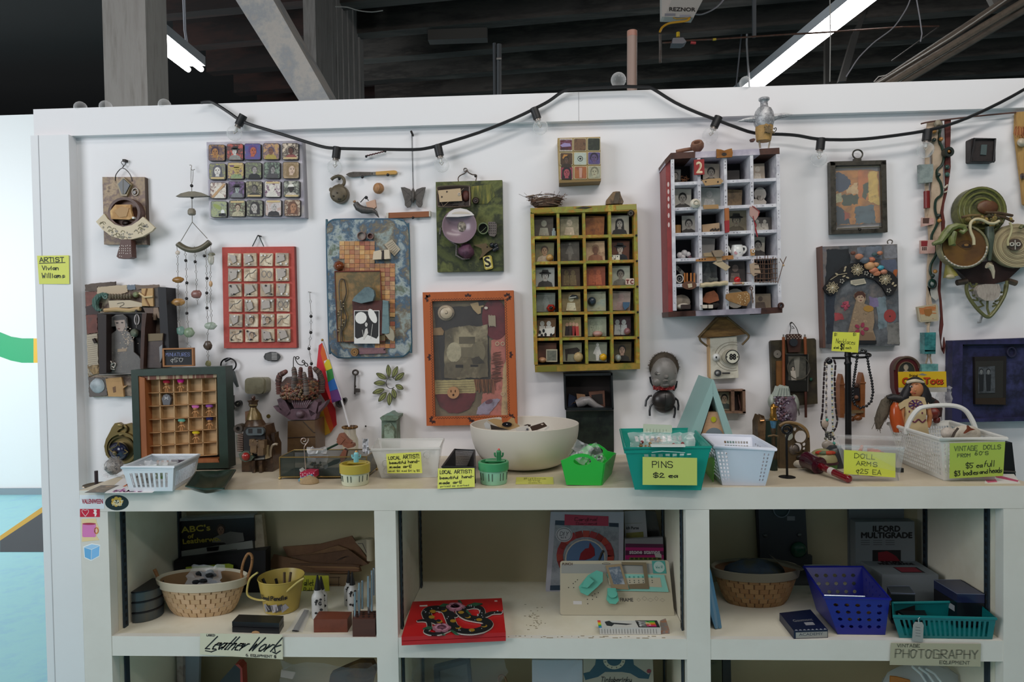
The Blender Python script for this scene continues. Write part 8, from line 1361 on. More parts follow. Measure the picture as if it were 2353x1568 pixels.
t=T('paper_pack','thin packet of tan papers beside the black book right edge','packet',f=f);t.root.poly('1385,285 1445,275 1470,540 1395,555',-.02,-.004,N('8a7c68 a89a84 77604c',20,.6,0))
f2=Px(za,-.11);t=T('black_folder','wide matte black folder box behind the wicker basket','folder',f=f2);t.root.poly('595,635 1475,552 1480,1150 600,1170',-.03,0,F('131418',.5));low(t.root)
t=T('lime_folder','lime green card edge rising behind the basket liner','folder',f=Px(za,-.12));t.root.poly('860,684 1190,657 1225,668 1225,860 860,860',-.001,.001,F('8fa030',.5))
t=T('case_sleeve','clear glossy sleeve lying over the top of the black book','sleeve',f=f);t.root.poly('700,310 1380,272 1385,300 700,330',-.02,.004,film('cfd2d4',.25))
def basket(name,label,cx,cy,rx,h,y,zz,liner,wv,hand,front=.13):
 c=Px(zz,y).at(cx,cy);c.z=SH;u=mpp(y)/zz[2];a,b=rx*.66*u,rx*u;t=T(name,label,'basket');q=t.part('woven_body');hh=h*u;n=48;rows=7;ms=[F(x,.7)for x in wv]
 for k in range(rows):
  for i in range(n):
   r0,r1=[a+(b-a)*((k+d)/rows)**.7 for d in(.0,1.0)];o=.0022 if(i+k)%2 else 0.;A0,A1=[2*math.pi*(i+d+((.32 if(i+k)%2 else 0)*(-1 if d<.5 else 1)+(0 if(i+k)%2 else .32)*(1 if d<.5 else-1)))/n for d in(-.02,1.02)];m=ms[(i*7+k*3)%(len(ms)-1)]if o else ms[-1]
   P=[c+V(((r+o)*math.cos(A),(r+o)*math.sin(A)*front,z))for r,z,A in((r0,hh*(k+.02)/rows,A0),(r0,hh*(k+.02)/rows,A1),(r1,hh*(k+.99)/rows,A1),(r1,hh*(k+.99)/rows,A0))];n_=V((math.cos((A0+A1)/2),math.sin((A0+A1)/2),0))*.0015;q.prism(P,[p-n_ for p in P],m)
 q=t.part('inner_wall');q.lathe(c,[(0,.002),(a*.95,.002),(b*.96,hh*.98)],F(wv[-1],.8),n,sy=front,cap=False)
 q=t.part('cloth_liner');q.lathe(c,[(b*.8,hh*.25),(b*.97,hh),(b*1.03,hh*1.05),(b*1.06,hh*1.03),(b*1.02,hh*.8),(b*.99,hh*.8)],F(liner,.85),n,sy=front,cap=False)
 return t,c,u,b,hh
t,c,u,b,hh=basket('wicker_basket','pale woven wood basket with cream cloth liner and twine handles',1000,1195,345,270,-.215,za,'bdb49f',('a88c68','b89c78','9a7c58','c0a482','8a6c4a'),1,.52)
TW=N('7a5230 966a40 5c3c22',120,.7,.4,stretch=(1,1,3));fb=Px(za,-.215)
t.f=fb;q=t.part('handle');q.line('680,870 690,830 655,780 630,720 618,700 640,745 670,800 705,835 690,880',13,.0,TW,8);q=t.part('handle');q.line('1310,790 1290,750 1300,660 1330,590 1355,580 1372,610 1365,680 1340,760 1345,790',11,.0,TW,8)
t=T('zip_bag','clear zip bag with black hardware inside the lined wicker basket','bag');crumple(t.root,c+V((.01,-.01,hh*1.02)),.08,.055,.012,film('c8ccd0',.3,.12),9,M=Matrix.Rotation(-.4,3,'X'));q=t.part('hardware');[q.ball(c+V((.01+rnd.gauss(0,.012),rnd.gauss(0,.008),hh*.98+rnd.uniform(-.01,.014))),.007,F('16171b',.3),6,(1.4,1,.7))for k in range(14)]
y=-.2;f=Px(zb_,y);u=f.u;c=f.at(570,1010);c.z=SH;h=f.at(570,640).z-SH;t=T('yellow_pail','small yellow metal pail of pencils with a wire bail handle','pail');YP=F('b09a4c',.35);q=t.part('body');q.lathe(c,[(0,.001),(150*u,.001),(200*u,h),(205*u,h+.001),(203*u,h+.003),(196*u,h),(146*u,.004),(0,.004)],YP,36);q.f=f
class Wrap:
 u,back=f.u,f.back
 def at(s,x,y,d=0.):r=(200-50*(y-640)/370)*u;a=max(-1,min(1,(x-560)*u/r));return c+V((r*a,-math.sqrt(max(0,1-a*a))*r-d,f.at(x,y).z-SH))
q=t.part('lettering');q.f=Wrap();q.hand('Used Pencils',432,775,34,8,.0008,INK,235);[q.poly([(x+rnd.gauss(0,8),yy+rnd.gauss(0,8))for x,yy in((450+k*40,830),(500+k*40,815),(510+k*40,870),(460+k*40,890))],.0003,.001,F(('8a8a90','2c2c30','a8a4a8','4a4a50','9a9aa4')[k]))for k in range(5)]
q=t.part('handle');q.f=f;q.line('355,600 290,650 265,720 262,790 300,825 380,845 470,835 580,790 700,690 765,650',9,.036,F('b8a860',.3),8)
for k,(x,lab)in enumerate(((430,'short black pencil stub at the left in the yellow pail'),(530,'short dark pencil stub at the middle of the yellow pail'),(590,'tan pencil leaning in the yellow pail'),(630,'tan pencil at the right side of the yellow pail'))):t=T('pencil',lab,'pencil','pencils in the yellow pail',f=f);t.root.line([(x,720),(x+(k-2)*16,600+(k<2)*55)],13,.0,F('16161a' if k<2 else '5a4a3a',.4),6)
y=sy(zb_,345,1135)+.004;f=Px(zb_,y);t=T('black_case','small black snap case lying at the shelf front','case');BK=F('121419',.4);P=[Zp(*p,SH+.0005)for p in px(zb_,(130,1128),(545,1142),(585,1075),(190,1062))];hC=V((0,0,.022));q=t.part('base');q.hexa(P,[p+hC*.5 for p in P],BK);q=t.part('lid');q.hexa([p+hC*.55 for p in P],[p+hC for p in P],BK);q.f=f;q.type('ACADEMY',340,1030,18,-.02,F('3c3e48'),110)
q=t.part('thumb_notch','tan thumb notch');q.f=f;q.ell(335,1136,36,18,.0,.0062,F('a8845c'),12,a0=180)
y=-.07;f=Px(zb_,y);BRN=('5c4028','6a4c32','4f3624','77583a','664630')
for k,(P,lab)in enumerate((('440,560 495,440 820,515 1250,535 1270,590 1100,610 800,600','brown leather piece folded lowest in the pile of leather and patterns'),('640,460 960,430 1160,400 1330,525 1270,545 830,515','brown envelope with faint drawing in the leather pile'),('620,470 830,430 1060,360 1180,405 980,430','tan pattern envelope in the middle of the leather pile'),('575,375 900,350 1185,278 1345,510 1330,525 1165,400 1060,360 820,430 620,465','large tan envelope on top of the leather pile'))):
 t=T('pattern_envelope',lab,'envelope',f=f);t.root.poly(P,-.006*k+.004,-.006*k+.008,N((BRN[k],BRN[(k+1)%5],BRN[k]),9,.6,.1));e=-.006*k+.0082
 if k==1:[t.root.ink([(1040+j*14,500-j*4),(1090+j*14,470-j*4),(1120+j*12,465)],3,e,F('33241a'))for j in range(5)]
for k in range(3):t=T('leather_piece',('uppermost','middle','lowest')[k]+' dark leather strip sticking out of the pile front','leather',f=f);t.root.poly([(640+k*90,520+k*22),(1180+k*30,528+k*22),(1255,540+k*20),(1240,560+k*14),(900,552+k*16)],.010+k*.002,.012+k*.002,F(BRN[(k+2)%5],.6))
t=T('paper_scroll','rolled cream paper scroll at the right behind the leather pile','scroll',f=Px(zb_,-.06));a,b=t.f.at(1350,400,0),t.f.at(1230,400,-.02);t.root.tube([t.f.at(1345,300,.02),t.f.at(1352,490,.02)],34*t.f.u,F('a39a84',.7),14);t.root.poly('1215,330 1330,300 1350,490 1260,380',.0,.01,F('8f8874'));t.root.ink([(1240,345),(1280,345),(1330,460)],5,.0102,F('2c2a30'))
t=T('pattern_pad','tan printed pattern board standing behind the glue bottles','board',f=f);t.root.poly('985,615 1180,615 1180,860 985,860',-.004,.0,F('77634a'));low(t.root);[t.root.ink([(990,645+k*60),(1080,645+k*60)],6,.0004,F('3a2c20'))for k in range(3)];t.root.ink([(1070,640),(1070,800)],5,.0004,F('3a2c20'))
t=T('price_note','yellow wallet pattern note behind the pail and glue bottle','note',f=Px(zb_,-.10));f2=paper(t.root,quad(zb_,-.10,(735,628),(980,628),(990,858),(720,850)),F('b4b83c',.55));t.root.hand('Wallet',0,38,22,2.4,.0004,F('3c4020'),46);t.root.hand('Patterns',14,68,20,2.4,.0004,None,58);t.root.hand('$3 each',0,92,16,2.4,.0004,None,48)
for k,(x,yb,hgt,lab,s)in enumerate(((890,1020,400,'white glue bottle with black cone tip in front of the note',1.),(920,985,350,'white glue bottle hidden just behind the front one',.95),(1195,945,350,'white glue bottle beside the chisels, in front of its twin',.85),(1165,905,320,'rear white glue bottle left behind the chisels',.8))):
 y=sy(zb_,x,yb)+.012;u=mpp(y)/3.843;c=Px(zb_,y).at(x,yb);c.z=SH;H=hgt*u*.97;t=T('glue_bottle',lab,'bottle','white glue bottles');q=t.part('body');r=52*u*s+.001;q.lathe(c,[(0,.0),(r,0),(r,H*.48),(r*.9,H*.54),(r*.6,H*.6),(r*.6,H*.66),(0,H*.66)],F('b4b4b2',.4),20);q=t.part('cap');q.lathe(c,[(0,H*.66),(r*.55,H*.66),(r*.5,H*.72),(r*.12,H),(0,H)],F('121215',.4),14);q=t.part('label');q.f=Px(zb_,c.y-r-.0006);[q.ell(x+a,yb-b,d,d*.8,0,.0006,F('17171a'),8)for a,b,d in((-15,170,12),(20,180,12),(-22,60,12),(25,90,15),(5,55,16))];q.type('T G',x-34,yb-130,30,.0006,F('17171a'),60,bold=3)
P=[Zp(*p,SH+.0005)for p in px(zb_,(850,1130),(1148,1128),(1188,1060),(900,1055))];t=T('brown_block','reddish brown wooden block lying at the shelf front','block');t.root.hexa(P,[p+V((0,0,.027))for p in P],N('5c2c1c 6a3624 502818',9,.5,.1))
P=[Zp(*p,SH+.0005)for p in px(zb_,(1193,1168),(1420,1168),(1420,1090),(1200,1090))];t=T('tool_block','dark brown drilled wooden block holding upright metal stamping tools','tool holder');t.root.hexa(P,[p+V((0,0,.036))for p in P],wood('3c1f16','4a281c'));q=t.part('drilled_hole');[q.tube([P[0].lerp(P[1],.2+.22*(k%4)).lerp(P[3].lerp(P[2],.2+.22*(k%4)),.25+.25*(k//4))+V((0,0,z))for z in(.0362,.0366)],.0026,F('0c0806'),8)for k in range(12)]
for k,(x,y0,y1)in enumerate(((1213,770,1000),(1250,690,980),(1278,670,920),(1337,740,1000),(1330,630,900),(1362,580,940),(1380,560,800),(1245,740,900))):y=P[0].y+.012+.006*(k%4);f=Px(zb_,y);t=T('stamping_tool',f'steel leather stamping rod, number {k+1} counted in the block','tool','steel stamping tools in the block',f=f);t.label='slim steel leather stamping rod standing in the drilled block';t.root.line([(x,y1),(x,y0+24),(x,y0)],11,0,F('9a9ca2',.25,.8),10);t.root.v=[V((p.x,p.y,max(p.z,SH+.0355)))for p in t.root.v]
t=T('tool_bag','clear flat bag of thin dark tools lying beside the black case','bag');P=[Zp(*p,SH+.004)for p in px(zb_,(600,1130),(750,1130),(830,940),(730,930))];t.root.sheet(lambda a,b:(P[0]*(1-a)+P[1]*a)*(1-b)+(P[3]*(1-a)+P[2]*a)*b+V((0,0,.005*math.sin(3.1*a))),6,6,FILM2);q=t.part('tools');[q.tube([P[0].lerp(P[1],.35+.1*k)+V((0,.008,0)),P[3].lerp(P[2],.4+.1*k)],.0018,F('2c2c30',.3,.5),5)for k in range(4)]
t=T('shelf_sign','cream paper sign lettered Leather Work on the left shelf edge','sign');f2=paper(t.root,[W(x,y,YF-.002)for x,y in((460,1456),(649,1459),(650,1516),(459,1505))],F('c4c0a8',.6));t.root.hand('Leather',7,70,56,2.3,.0004,INK,46,slant=.25,jit=.02);t.root.hand('Work',58,70,56,2.3,.0004,None,33,slant=.25,jit=.02);t.root.ink([(7,80),(14,84),(20,74)],2,.0004);t.root.ink([(88,72),(92,78),(97,66)],2,.0004);t.root.hand('& EQUIPMENT $',56,95,9,1,.0004,F('4a4a46'),36);t.root.hand('USED',8,12,8,1,.0004,None,10)
P=[Zp(*p,SH+.0005)for p in px(zc,(165,1245),(1085,1205),(1050,893),(212,925))]
for k in range(2):t=T('red_tin',('lower','upper')[k]+' flat red tin of the pair under the snake patch','tin');t.root.hexa([p+V((0,0,k*.009))for p in P],[p+V((0,0,k*.009+.008))for p in P],F('a81218',.35));
q=t.part('lettering');q.f=Qd([p+V((0,0,.0173))for p in(P[3],P[2],P[1],P[0])]);q.type('CAR',33,40,11,.0004,F('c8b8b0'),10);q.rect(14,14,22,18,0,.0004,F('b8b0ac'));q.rect(92,8,95,11,0,.0004,F('c8b8b0'))
class Flat:
 u=mpp(-.25)/3.843;back=V((0,0,-1))
 def at(s,x,y,d=0.):p=Zp(*px(zc,(x,y))[0],SH+.0185);return p+V((0,0,d))
t=T('snake_patch','black sequin snake patch with gold moons, roses and green leaves','patch');fl=Flat();t.f=fl;q=t.root;q.f=fl
SN=[(310,1035),(360,1030),(400,1040),(410,1090),(380,1130),(440,1150),(520,1140),(590,1110)],[(395,1000),(385,960),(420,930),(500,925),(560,950),(590,1010),(620,1080),(680,1120),(780,1130),(880,1110),(930,1070),(900,1035),(820,1020),(740,1000),(690,960),(700,930)],[(395,1000),(430,1030),(500,1060),(560,1085)],[(740,920),(800,910),(860,920),(880,960),(860,995),(900,990),(960,965),(1035,962)],[(640,990),(600,960)]
for s,w in zip(SN,(40,84,50,46,40)):
 P=[]
 for i in range(len(s)-1):
  p0,p1,p2,p3=s[max(i-1,0)],s[i],s[i+1],s[min(i+2,len(s)-1)]
  for k in range(6):a=k/6;P.append(tuple(.5*(2*p1[j]+(p2[j]-p0[j])*a+(2*p0[j]-5*p1[j]+4*p2[j]-p3[j])*a*a+(3*p1[j]-p0[j]-3*p2[j]+p3[j])*a**3)for j in(0,1)))
 P.append(s[-1])
 for dw,z0,z1,m in((12,0,.0012,F('a8a098',.5)),(0,.0012,.0022,F('0f1115',.5))):
  for i,(x,y)in enumerate(P):tp_=w*(.45+.55*min(1,i/8))if s is SN[0]else w*(1-.4*max(0,(i-len(P)+10)/10))if s is SN[3]else w;q.ell(x,y,(tp_+dw)/2,(tp_*.55+dw*.6)/2,z0,z1+.00001*i,m,12)
for k,(x,y)in enumerate(((440,955),(540,945),(430,1005),(500,1045),(620,1040),(665,1098),(785,1122),(895,1085),(850,1030),(750,1005),(690,965))):q=t.part('moon','gold moon');q.ell(x,y,27,13,.002,.0032,F('8a6a20',.4),12);(q.ell(x-9,y-5,22,11,.0032,.0036,F('0f1115'),10)if k%2 else None)
for k in range(40):s=SN[1]if k%2 else SN[3];x,y=rnd.choice(s);t.parts[-1].ell(x+rnd.uniform(-26,26),y+rnd.uniform(-14,14),4,3,.002,.0034,F('a8a8b0'),4)
for x,y in((640,918),(520,1105)):
 for L in(((-150,-10),(-60,-30)),((60,-40),(20,-60)),((240,-35),(100,-20)),((140,60),(70,20)))if y<1000 else(((-170,0),(-70,-10)),((20,95),(-10,40)),((150,55),(70,10))):q=t.part('leaf');q.poly([(x+L[1][0],y+L[1][1]),(x+(L[0][0]+L[1][0])/2,y+(L[0][1]+L[1][1])/2-16),(x+L[0][0],y+L[0][1]),(x+(L[0][0]+L[1][0])/2+10,y+(L[0][1]+L[1][1])/2+16)],.0005,.0025,N('1a4030 2a5a3c',60,.5,.2))
 q=t.part('rose');[q.ell(x+46*math.cos(a)*s,y+20*math.sin(a)*s,38,17,.001,.004+.0008*(2-s),F(c,.6),10)for s,c in((1,'8a5a68'),(.55,'a8788a'),(.1,'77485a'))for a in(0,1.05,2.1,3.14,4.2,5.2)]
y=-.10;f=Px(zd,y);t=T('craft_kit_bag','white craft kit bag printed with a red bird in a ring of red tabs','craft kit',f=f);q=t.part('bag');q.poly('175,65 820,65 815,620 780,860 250,850 135,865 130,740',-.02,0,F('9c9ca6',.4));q.poly('215,140 775,165 770,745 170,755',0,.0004,N('6a7078 858a90 565c64',20,.5,0));q.poly('215,140 300,143 298,185 212,180',.0004,.0007,F('26384a'));q.poly('690,162 775,165 774,200 690,195',.0004,.0007,F('1e2c3c'));q.poly('170,715 400,710 398,755 168,758',.0004,.0007,F('26384a'))
q=t.part('title_label','crimson title label');q.poly('298,88 685,105 685,190 296,182',0,.0012,F('98203c',.4));q.hand('Cardinal',385,145,30,4,.0016,F('401018'),200,slant=.2);q.hand('Garland',400,178,20,3,.0016,None,180)
q=t.part('kit_print');q.ell(480,480,178,172,.0004,.0009,F('b4aa98'),30);q.ell(480,480,168,162,.0009,.0012,F('4f6a8c'),30);[q.rect(480+225*math.cos(R(a))-30,455+195*math.sin(R(a))-28,480+225*math.cos(R(a))+30,455+195*math.sin(R(a))+28,.0004,.0014,F(('7a2420','94382c','8a2c30')[k%3]),a+90)for k,a in enumerate(range(160,400,16))]
q.poly('520,335 560,390 565,450 530,475 480,490 425,490 440,430 480,390 510,385',.0012,.0017,F('7a1820'));q.line('600,490 625,430 640,405',9,.0014,F('2c261c'));q.ell(293,266,74,66,.0004,.0016,F('a8a8ac'),24);q.ring(293,266,66,58,5,.0016,.0019,F('5a5a60'));q.hand('DIY',255,275,34,4,.002,F('4a4a50'),74,slant=.2);q.hand('kit',265,298,16,3,.002,None,44)
t=T('purse_pattern','white purse pattern packet behind the stone stamps','packet',f=Px(zd,-.085));q=t.root;q.poly('825,60 1010,52 1030,310 835,320',-.004,0,F('8a8a8e',.5));q.type('ich Purse',840,218,24,.0004,F('1c1c1e'),112,bold=1);q.poly('838,252 992,240 995,290 840,300',0,.0004,N('5c4030 6a6a34 4a3a20',30,.5,0));q.ink([(835,168),(980,162)],2,.0005)
t=T('dark_packet','dark clear-wrapped packet farthest right in the middle bay','packet',f=Px(zd,-.08));t.root.poly('1012,55 1100,60 1160,300 1190,480 1030,480',-.012,-.004,N('17181a 2a2a28',20,.2,.2))
t=T('stamp_packet','magenta stone stamps packet standing beside the kit bag','packet',f=Px(zd,-.105));q=t.root;q.poly('830,305 1165,290 1195,490 1200,800 830,800',-.008,0,F('77787c',.3));q.poly('835,345 1185,350 1200,480 832,488',0,.0006,F('4a1638'));q.poly('834,378 1190,382 1196,412 834,405',.0006,.0009,F('9a1c60'));q.poly('833,448 1196,446 1200,482 832,486',.0006,.0009,F('98185c'));q.type('stone stamps',868,435,34,.0012,F('c4bcc0'),270,bold=2);q.rect(870,468,1150,490,.0009,.0013,F('5f6a2c'));[q.rect(880+k*40,470,905+k*40,486,.0013,.0016,F('2c3418'))for k in range(7)];q.poly('1090,432 1150,436 1155,470 1100,466',.0013,.0017,F('a8a4a0'))
y0=sy(zd,770,985);f2=Qd([W(*px(zd,(258,498))[0],y0+.045),W(*px(zd,(1215,492))[0],y0+.045),W(*px(zd,(1285,990))[0],y0+.002),W(*px(zd,(258,975))[0],y0+.002)],1000,490);t=T('frame_punch_pack','cream blister card with mint frame punch board, propped on the shelf','blister pack',f=f2);CD=F('a8a08a',.5);AQ=F('5cb09c',.3,Transmission_Weight=.1);q=t.part('card');q.rrect(0,0,1000,490,24,-.0015,0,CD);q.rect(10,30,960,115,0,.0005,F('8a8a84'));q.type('PUNCH',18,40,22,.0008,F('5c4a3a'),96,bold=1);q.rect(845,5,965,118,.0005,.001,F('3a8a80'));q.ell(905,60,50,50,.001,.0013,F('9ab0a8'),22);q.hand('We R',875,72,22,3,.0015,F('3a7a70'),62);q.type('FRAME',525,365,30,.0008,F('3c3c38'),116,bold=1);[q.ring(690+k*52,350+(k%2)*-12,18+(k%3)*5,16+(k%2)*4,2,0,.0006,F('5c5a52'),4)for k in range(5)];q.ring(425,28,40,8,4,0,.0006,F('2c2c28'),12);q.rect(115,365,190,395,0,.0006,F('bdbab8'))
for k in range(12):q.ell(*((75,245),(122,245),(117,208),(137,192),(157,175),(285,318),(308,300),(322,330),(240,350),(242,388),(285,350),(340,290))[k],5,5,0,.0006,F('2c2a26'),6)
q=t.part('punch','mint punch tool');q.poly([(165,240),(250,135),(330,92),(385,110),(380,190),(330,240),(240,318),(180,290)],.001,.016,AQ);q.poly([(210,190),(255,150),(300,190),(240,250),(190,240)],.016,.024,AQ);q=t.part('button_punch','small mint corner punch');q.poly([(420,250),(490,250),(505,300),(510,360),(480,390),(430,385),(405,350),(415,300)],.001,.016,AQ);q.ell(458,300,40,36,.016,.022,AQ,14)
q=t.part('ruler_board','mint measuring board');q.poly([(420,120),(940,130),(960,280),(480,270)],.0005,.004,F('7ab4a6',.3));q.poly([(430,160),(900,155),(905,240),(440,220)],.004,.0045,CD);[q.ell(625+(k%6)*40,180+(k//6)*18,5,5,.0045,.005,F('2c3a38'),6)for k in range(12)];[q.ell(625+k*40,150,8,9,.004,.005,F('3f8a7c'),8)for k in range(6)]
q=t.part('sample_frame','brown sample frame card');q.poly([(415,45),(560,30),(610,262),(460,255)],.005,.007,F('8a7658'));q.poly([(440,65),(545,55),(578,215),(478,215)],.007,.0074,N('8f949a 4a5a6a b4b6b8',40,.5,0));q.poly([(565,15),(790,20),(790,255),(618,255),(610,215),(760,205),(755,45),(570,40)],.004,.006,F('6a5c42'))
P=[Zp(*p,SH+.0005)for p in px(zd,(610,1150),(1148,1150),(1118,1085),(598,1085))];hM=V((0,0,.014));t=T('marker_box','white box of neon markers lying at the shelf edge','box');t.root.hexa(P,[p+hM for p in P],F('b8b8b4',.4));q=t.part('printed_side');q.f=Qd([P[0]+hM,P[1]+hM,P[1],P[0]]);[q.ink([(3+k*4.7,20),(3.5+k*4.7,80)],.9,.0004,F('2c2c2c'))for k in range(20)];q=t.part('printed_top');P2=[p+hM for p in(P[3],P[2],P[1],P[0])];q.f=Qd(P2)
q.poly([(62,0),(99,0),(99,96),(64,96)],0,.0004,F('1c1c1e'));[q.rect(78,15+k*19,94,28+k*19,.0004,.0008,F(c,.5))for k,c in enumerate(('3cb43c','c8a01c','d0501c','c81c6a'))];q.type('posca',66,12,30,.0008,F('c8c8c8'),75,90);q.poly([(10,20),(18,5),(22,30),(55,50),(45,62),(25,50),(20,80),(12,70)],0,.0004,F('22242a'));[q.rect(-2,k*20,3,k*20+20,0,.0005,F(c))for k,c in enumerate(('c81c3c','d08a1c','c8c01c','3c9a3c','1c7ab0'))]
t=T('orange_packet','small orange marked packet tucked right of the marker box','packet');P=[Zp(*p,SH+.0004)for p in px(zd,(1150,1145),(1225,1140),(1190,1030),(1140,1050))];t.root.prism([p+V((0,0,.006))for p in P],P,N('9a5a28 77787a a8622c',60,.4,0))
P=[Zp(*p,SH+.0005)for p in px(ze,(165,1120),(215,1112),(150,920),(120,935))];f=Px(ze,P[0].y);t=T('blue_book','pale blue hardback leaning against the divider in the right bay','book',f=f);q=t.part('cover');q.poly('95,560 125,640 200,1010 215,1112 190,1118 160,1000',-.11,0,F('4f7a98',.5));q=t.part('pages');q.poly('85,600 110,680 172,1005 185,1118 165,1118 140,1000',-.11,.001,F('6a8aa0',.6));q=t.part('cover');q.poly('70,600 95,690 150,1010 170,1120 158,1118 120,1000',-.11,.002,F('4f7a98',.5))
for p_ in t.parts:p_.v=[V((max(p.x,.3185),p.y,max(p.z,SH+.0005)))for p in p_.v]
t,c,u,b,hh=basket('cloth_basket','round tan chip basket with cream liner heaped with dark cloth',500,1062,345,290,-.155,ze,'77705f',('7a5a38','8a6842','6c4c2e','94744c','5c4028'),0,.55)
t=T('folded_cloth','dark blue-green patterned cloth heaped in the chip basket','cloth');t.root.ball(c+V((-.005,-.01,hh*.92)),b*.70,N('0f1a26 1c2c3a 2a2c1c 12202a',14,.8,.3),20,(1,.55,.42),5,.05);q=t.part('cloth_corner');q.f=Px(ze,-.2);q.poly('640,520 700,560 910,620 890,632 720,590',-.02,.004,F('2c2a1c',.8))
y=-.06;f=Px(ze,y);t=T('grey_device','grey metal darkroom device with round dial and green lamp standing at the back','device',f=f);q=t.part('body');q.poly('520,60 915,60 940,505 975,505 980,900 545,900',-.012,0,F('3e4244',.5,.3));low(q);q.poly('500,60 520,60 545,540 530,560',-.012,-.002,F('17181a'));q=t.part('dial');q.ring(717,105,72,80,8,0,.006,F('6a7074',.3,.5),22);q.ell(717,105,64,72,0,.003,F('1c2a2c',.3),20);q=t.part('green_lamp','green domed lamp');q.blob(860,455,72,70,0,.016,F('1f4a38',.15),18);q=t.part('screw');[q.blob(a,b_,22,18,0,.005,F('5c6060',.3,.5),8)for a,b_ in((580,335),(868,330))];q=t.part('price_sticker');q.rect(765,172,830,208,0,.0005,F('77787c'))
t=T('paper_box','small navy blue photo paper box lying at the right bay front','box');P=[Zp(*p,SH+.0005)for p in px(ze,(820,1205),(1108,1195),(960,1020),(700,1050))];hN=V((0,0,.016));t.root.hexa(P,[p+hN for p in P],F('121a34',.4));q=t.part('printed_label');q.f=Qd([p+hN for p in(P[3],P[2],P[1],P[0])]);q.type('Gaumont',20,55,12,.0004,F('77787c'),60);q.rect(48,62,75,75,0,.0006,F('8a8a90'));[q.poly([(4+k*12,99),(9+k*12,94),(13+k*12,99)],0,.0004,F('8a8e9a'))for k in range(8)];q=t.part('end_label');q.f=Qd([P[0]+hN,P[1]+hN,P[1],P[0]]);q.rect(6,22,98,92,0,.0005,F('8f8f8a'));q.type('ACADEMY',15,62,32,.0007,F('3a3c4a'),70)
BL=F('10187a',.3);t=T('blue_basket','royal blue plastic basket with round holes and wire handles','basket');rr=ticks(4,.12,.9,.45)
B,Q,zt=tub(t,ze,[(1190,1165),(1590,1170),(1420,950),(1010,960)],[(1075,855),(1630,870),(1400,600),(905,600)],.006,BL,[(ticks(5,.06,.94,.45),rr,ODD),(ticks(6,.1,.9,.3),rr,ODD),(ticks(5,.1,.9,.45),rr,ODD),([0,1],[0,1],NOH)],zb=SH,rimw=.003,oct=True)
for a,b_ in((Q[0],Q[1]),(Q[3],Q[2])):q=t.part('wire_handle');q.tube([a.lerp(b_,s)+V((0,0,.004))for s in(.0,.1,.55,.62)],.0014,F('8a8e9a',.2,.8),6)
t=T('brass_coins','loose brassy trinkets at the bottom of the blue basket','trinkets',kind='stuff');[t.root.ball(B[0].lerp(B[1],rnd.uniform(.1,.9)).lerp(B[3].lerp(B[2],rnd.uniform(.1,.9)),rnd.uniform(.1,.9))+V((0,0,.012+.012*rnd.random())),.007,F(rnd.choice(('5a4420','3c3018','6a5428')),.3,.4),6,(1,1,.5))for k in range(60)]
f=Px(zf,-.08);MG=F('6c7276',.5)
t=T('enlarging_paper_box','upright grey-white ILFORD MULTIGRADE box with red picture','box',f=f);q=t.root;q.poly('85,335 540,332 550,900 90,900',-.028,0,MG);low(q);q.type('ILFORD',217,408,42,.0005,F('0c0c0e'),212,bold=3);q.type('MULTIGRADE',127,458,42,.0005,F('0c0c0e'),395,bold=3);q.rect(218,552,435,640,0,.0005,F('101012'));q.poly('260,570 330,560 370,580 400,600 432,640 262,640',.0005,.0008,F('6a101c'));[q.ink([(130+(k%3)*95,478+(k//3)*16),(195+(k%3)*95,478+(k//3)*16)],4,.0006,F('3c4042'))for k in range(9)]
t=T('plain_paper_box','plain grey-white box behind the upright lettered box','box',f=Px(zf,-.04));t.root.poly('36,200 460,195 465,900 40,900',-.01,.008,F('666c70',.5));low(t.root)
P=[Zp(*p,SH+.0005)for p in px(zf,(290,905),(730,905),(545,800),(120,800))];hB=V((0,0,f.at(0,0).z*0+.082));P=[V((Px(zf,yy).at(x,740).x,yy,SH+.0005))for x,yy in((290,-.165),(725,-.165),(548,-.075),(118,-.075))];t=T('enlarging_paper_box','grey-white ILFORD MULTIGRADE box lying flat in front of the upright one','box');zt=W(*px(zf,(290,740))[0],-.165).z;t.root.hexa(P,[V((p.x,p.y,zt))for p in P],MG);q=t.part('printed_top');q.f=Qd([V((p.x,p.y,zt))for p in(P[3],P[2],P[1],P[0])]);q.type('ILFORD',34,18,13,.0004,F('0c0c0e'),38,bold=1);q.type('MULTIGRADE',24,33,13,.0004,F('0c0c0e'),62,bold=1);q.rect(40,50,82,88,0,.0004,F('18181a'));q.rect(42,52,78,84,.0004,.0006,F('70202c'))
TL=F('0b6a6c',.3);t=T('teal_tray_basket','low teal plastic basket with slotted front holding slide boxes','basket');B,Q,zt=tub(t,zf,[(425,1228),(1140,1238),(1080,1110),(385,1110)],[(372,1062),(1168,1080),(1120,950),(372,960)],.008,TL,[(ticks(18,.05,.95,.5),[0,.12,.85,1],lambda i,j:i%2==1 and j==1),([0,1],[0,1],NOH),([0,1],[0,1],NOH),([0,1],[0,1],NOH)],zb=SH,rimw=.003)
def sbox(label,P4,h,m,lidm=None,name='slide_box',z0=.01,hl=.018):
 t=T(name,label,'box');q=t.part('body');P=[Zp(*p,SH+z0)for p in px(zf,*P4)];q.hexa(P,[p+V((0,0,h))for p in P],m)
 if lidm:q=t.part('lid');q.hexa([p+V((0,0,h+.0004))for p in P],[p+V((0,0,h+hl))for p in P],lidm);q.tube([p+V((0,0,h+hl))for p in P],.0007,F('5c6478',.2),5,True)
 q=t.part('label_sticker');q.f=Qd([P[3]+V((0,0,h)),P[0]+V((0,0,h)),P[0],P[3]]);q.rect(60,20,90,45,0,.0005,F('8a8c90'));return t
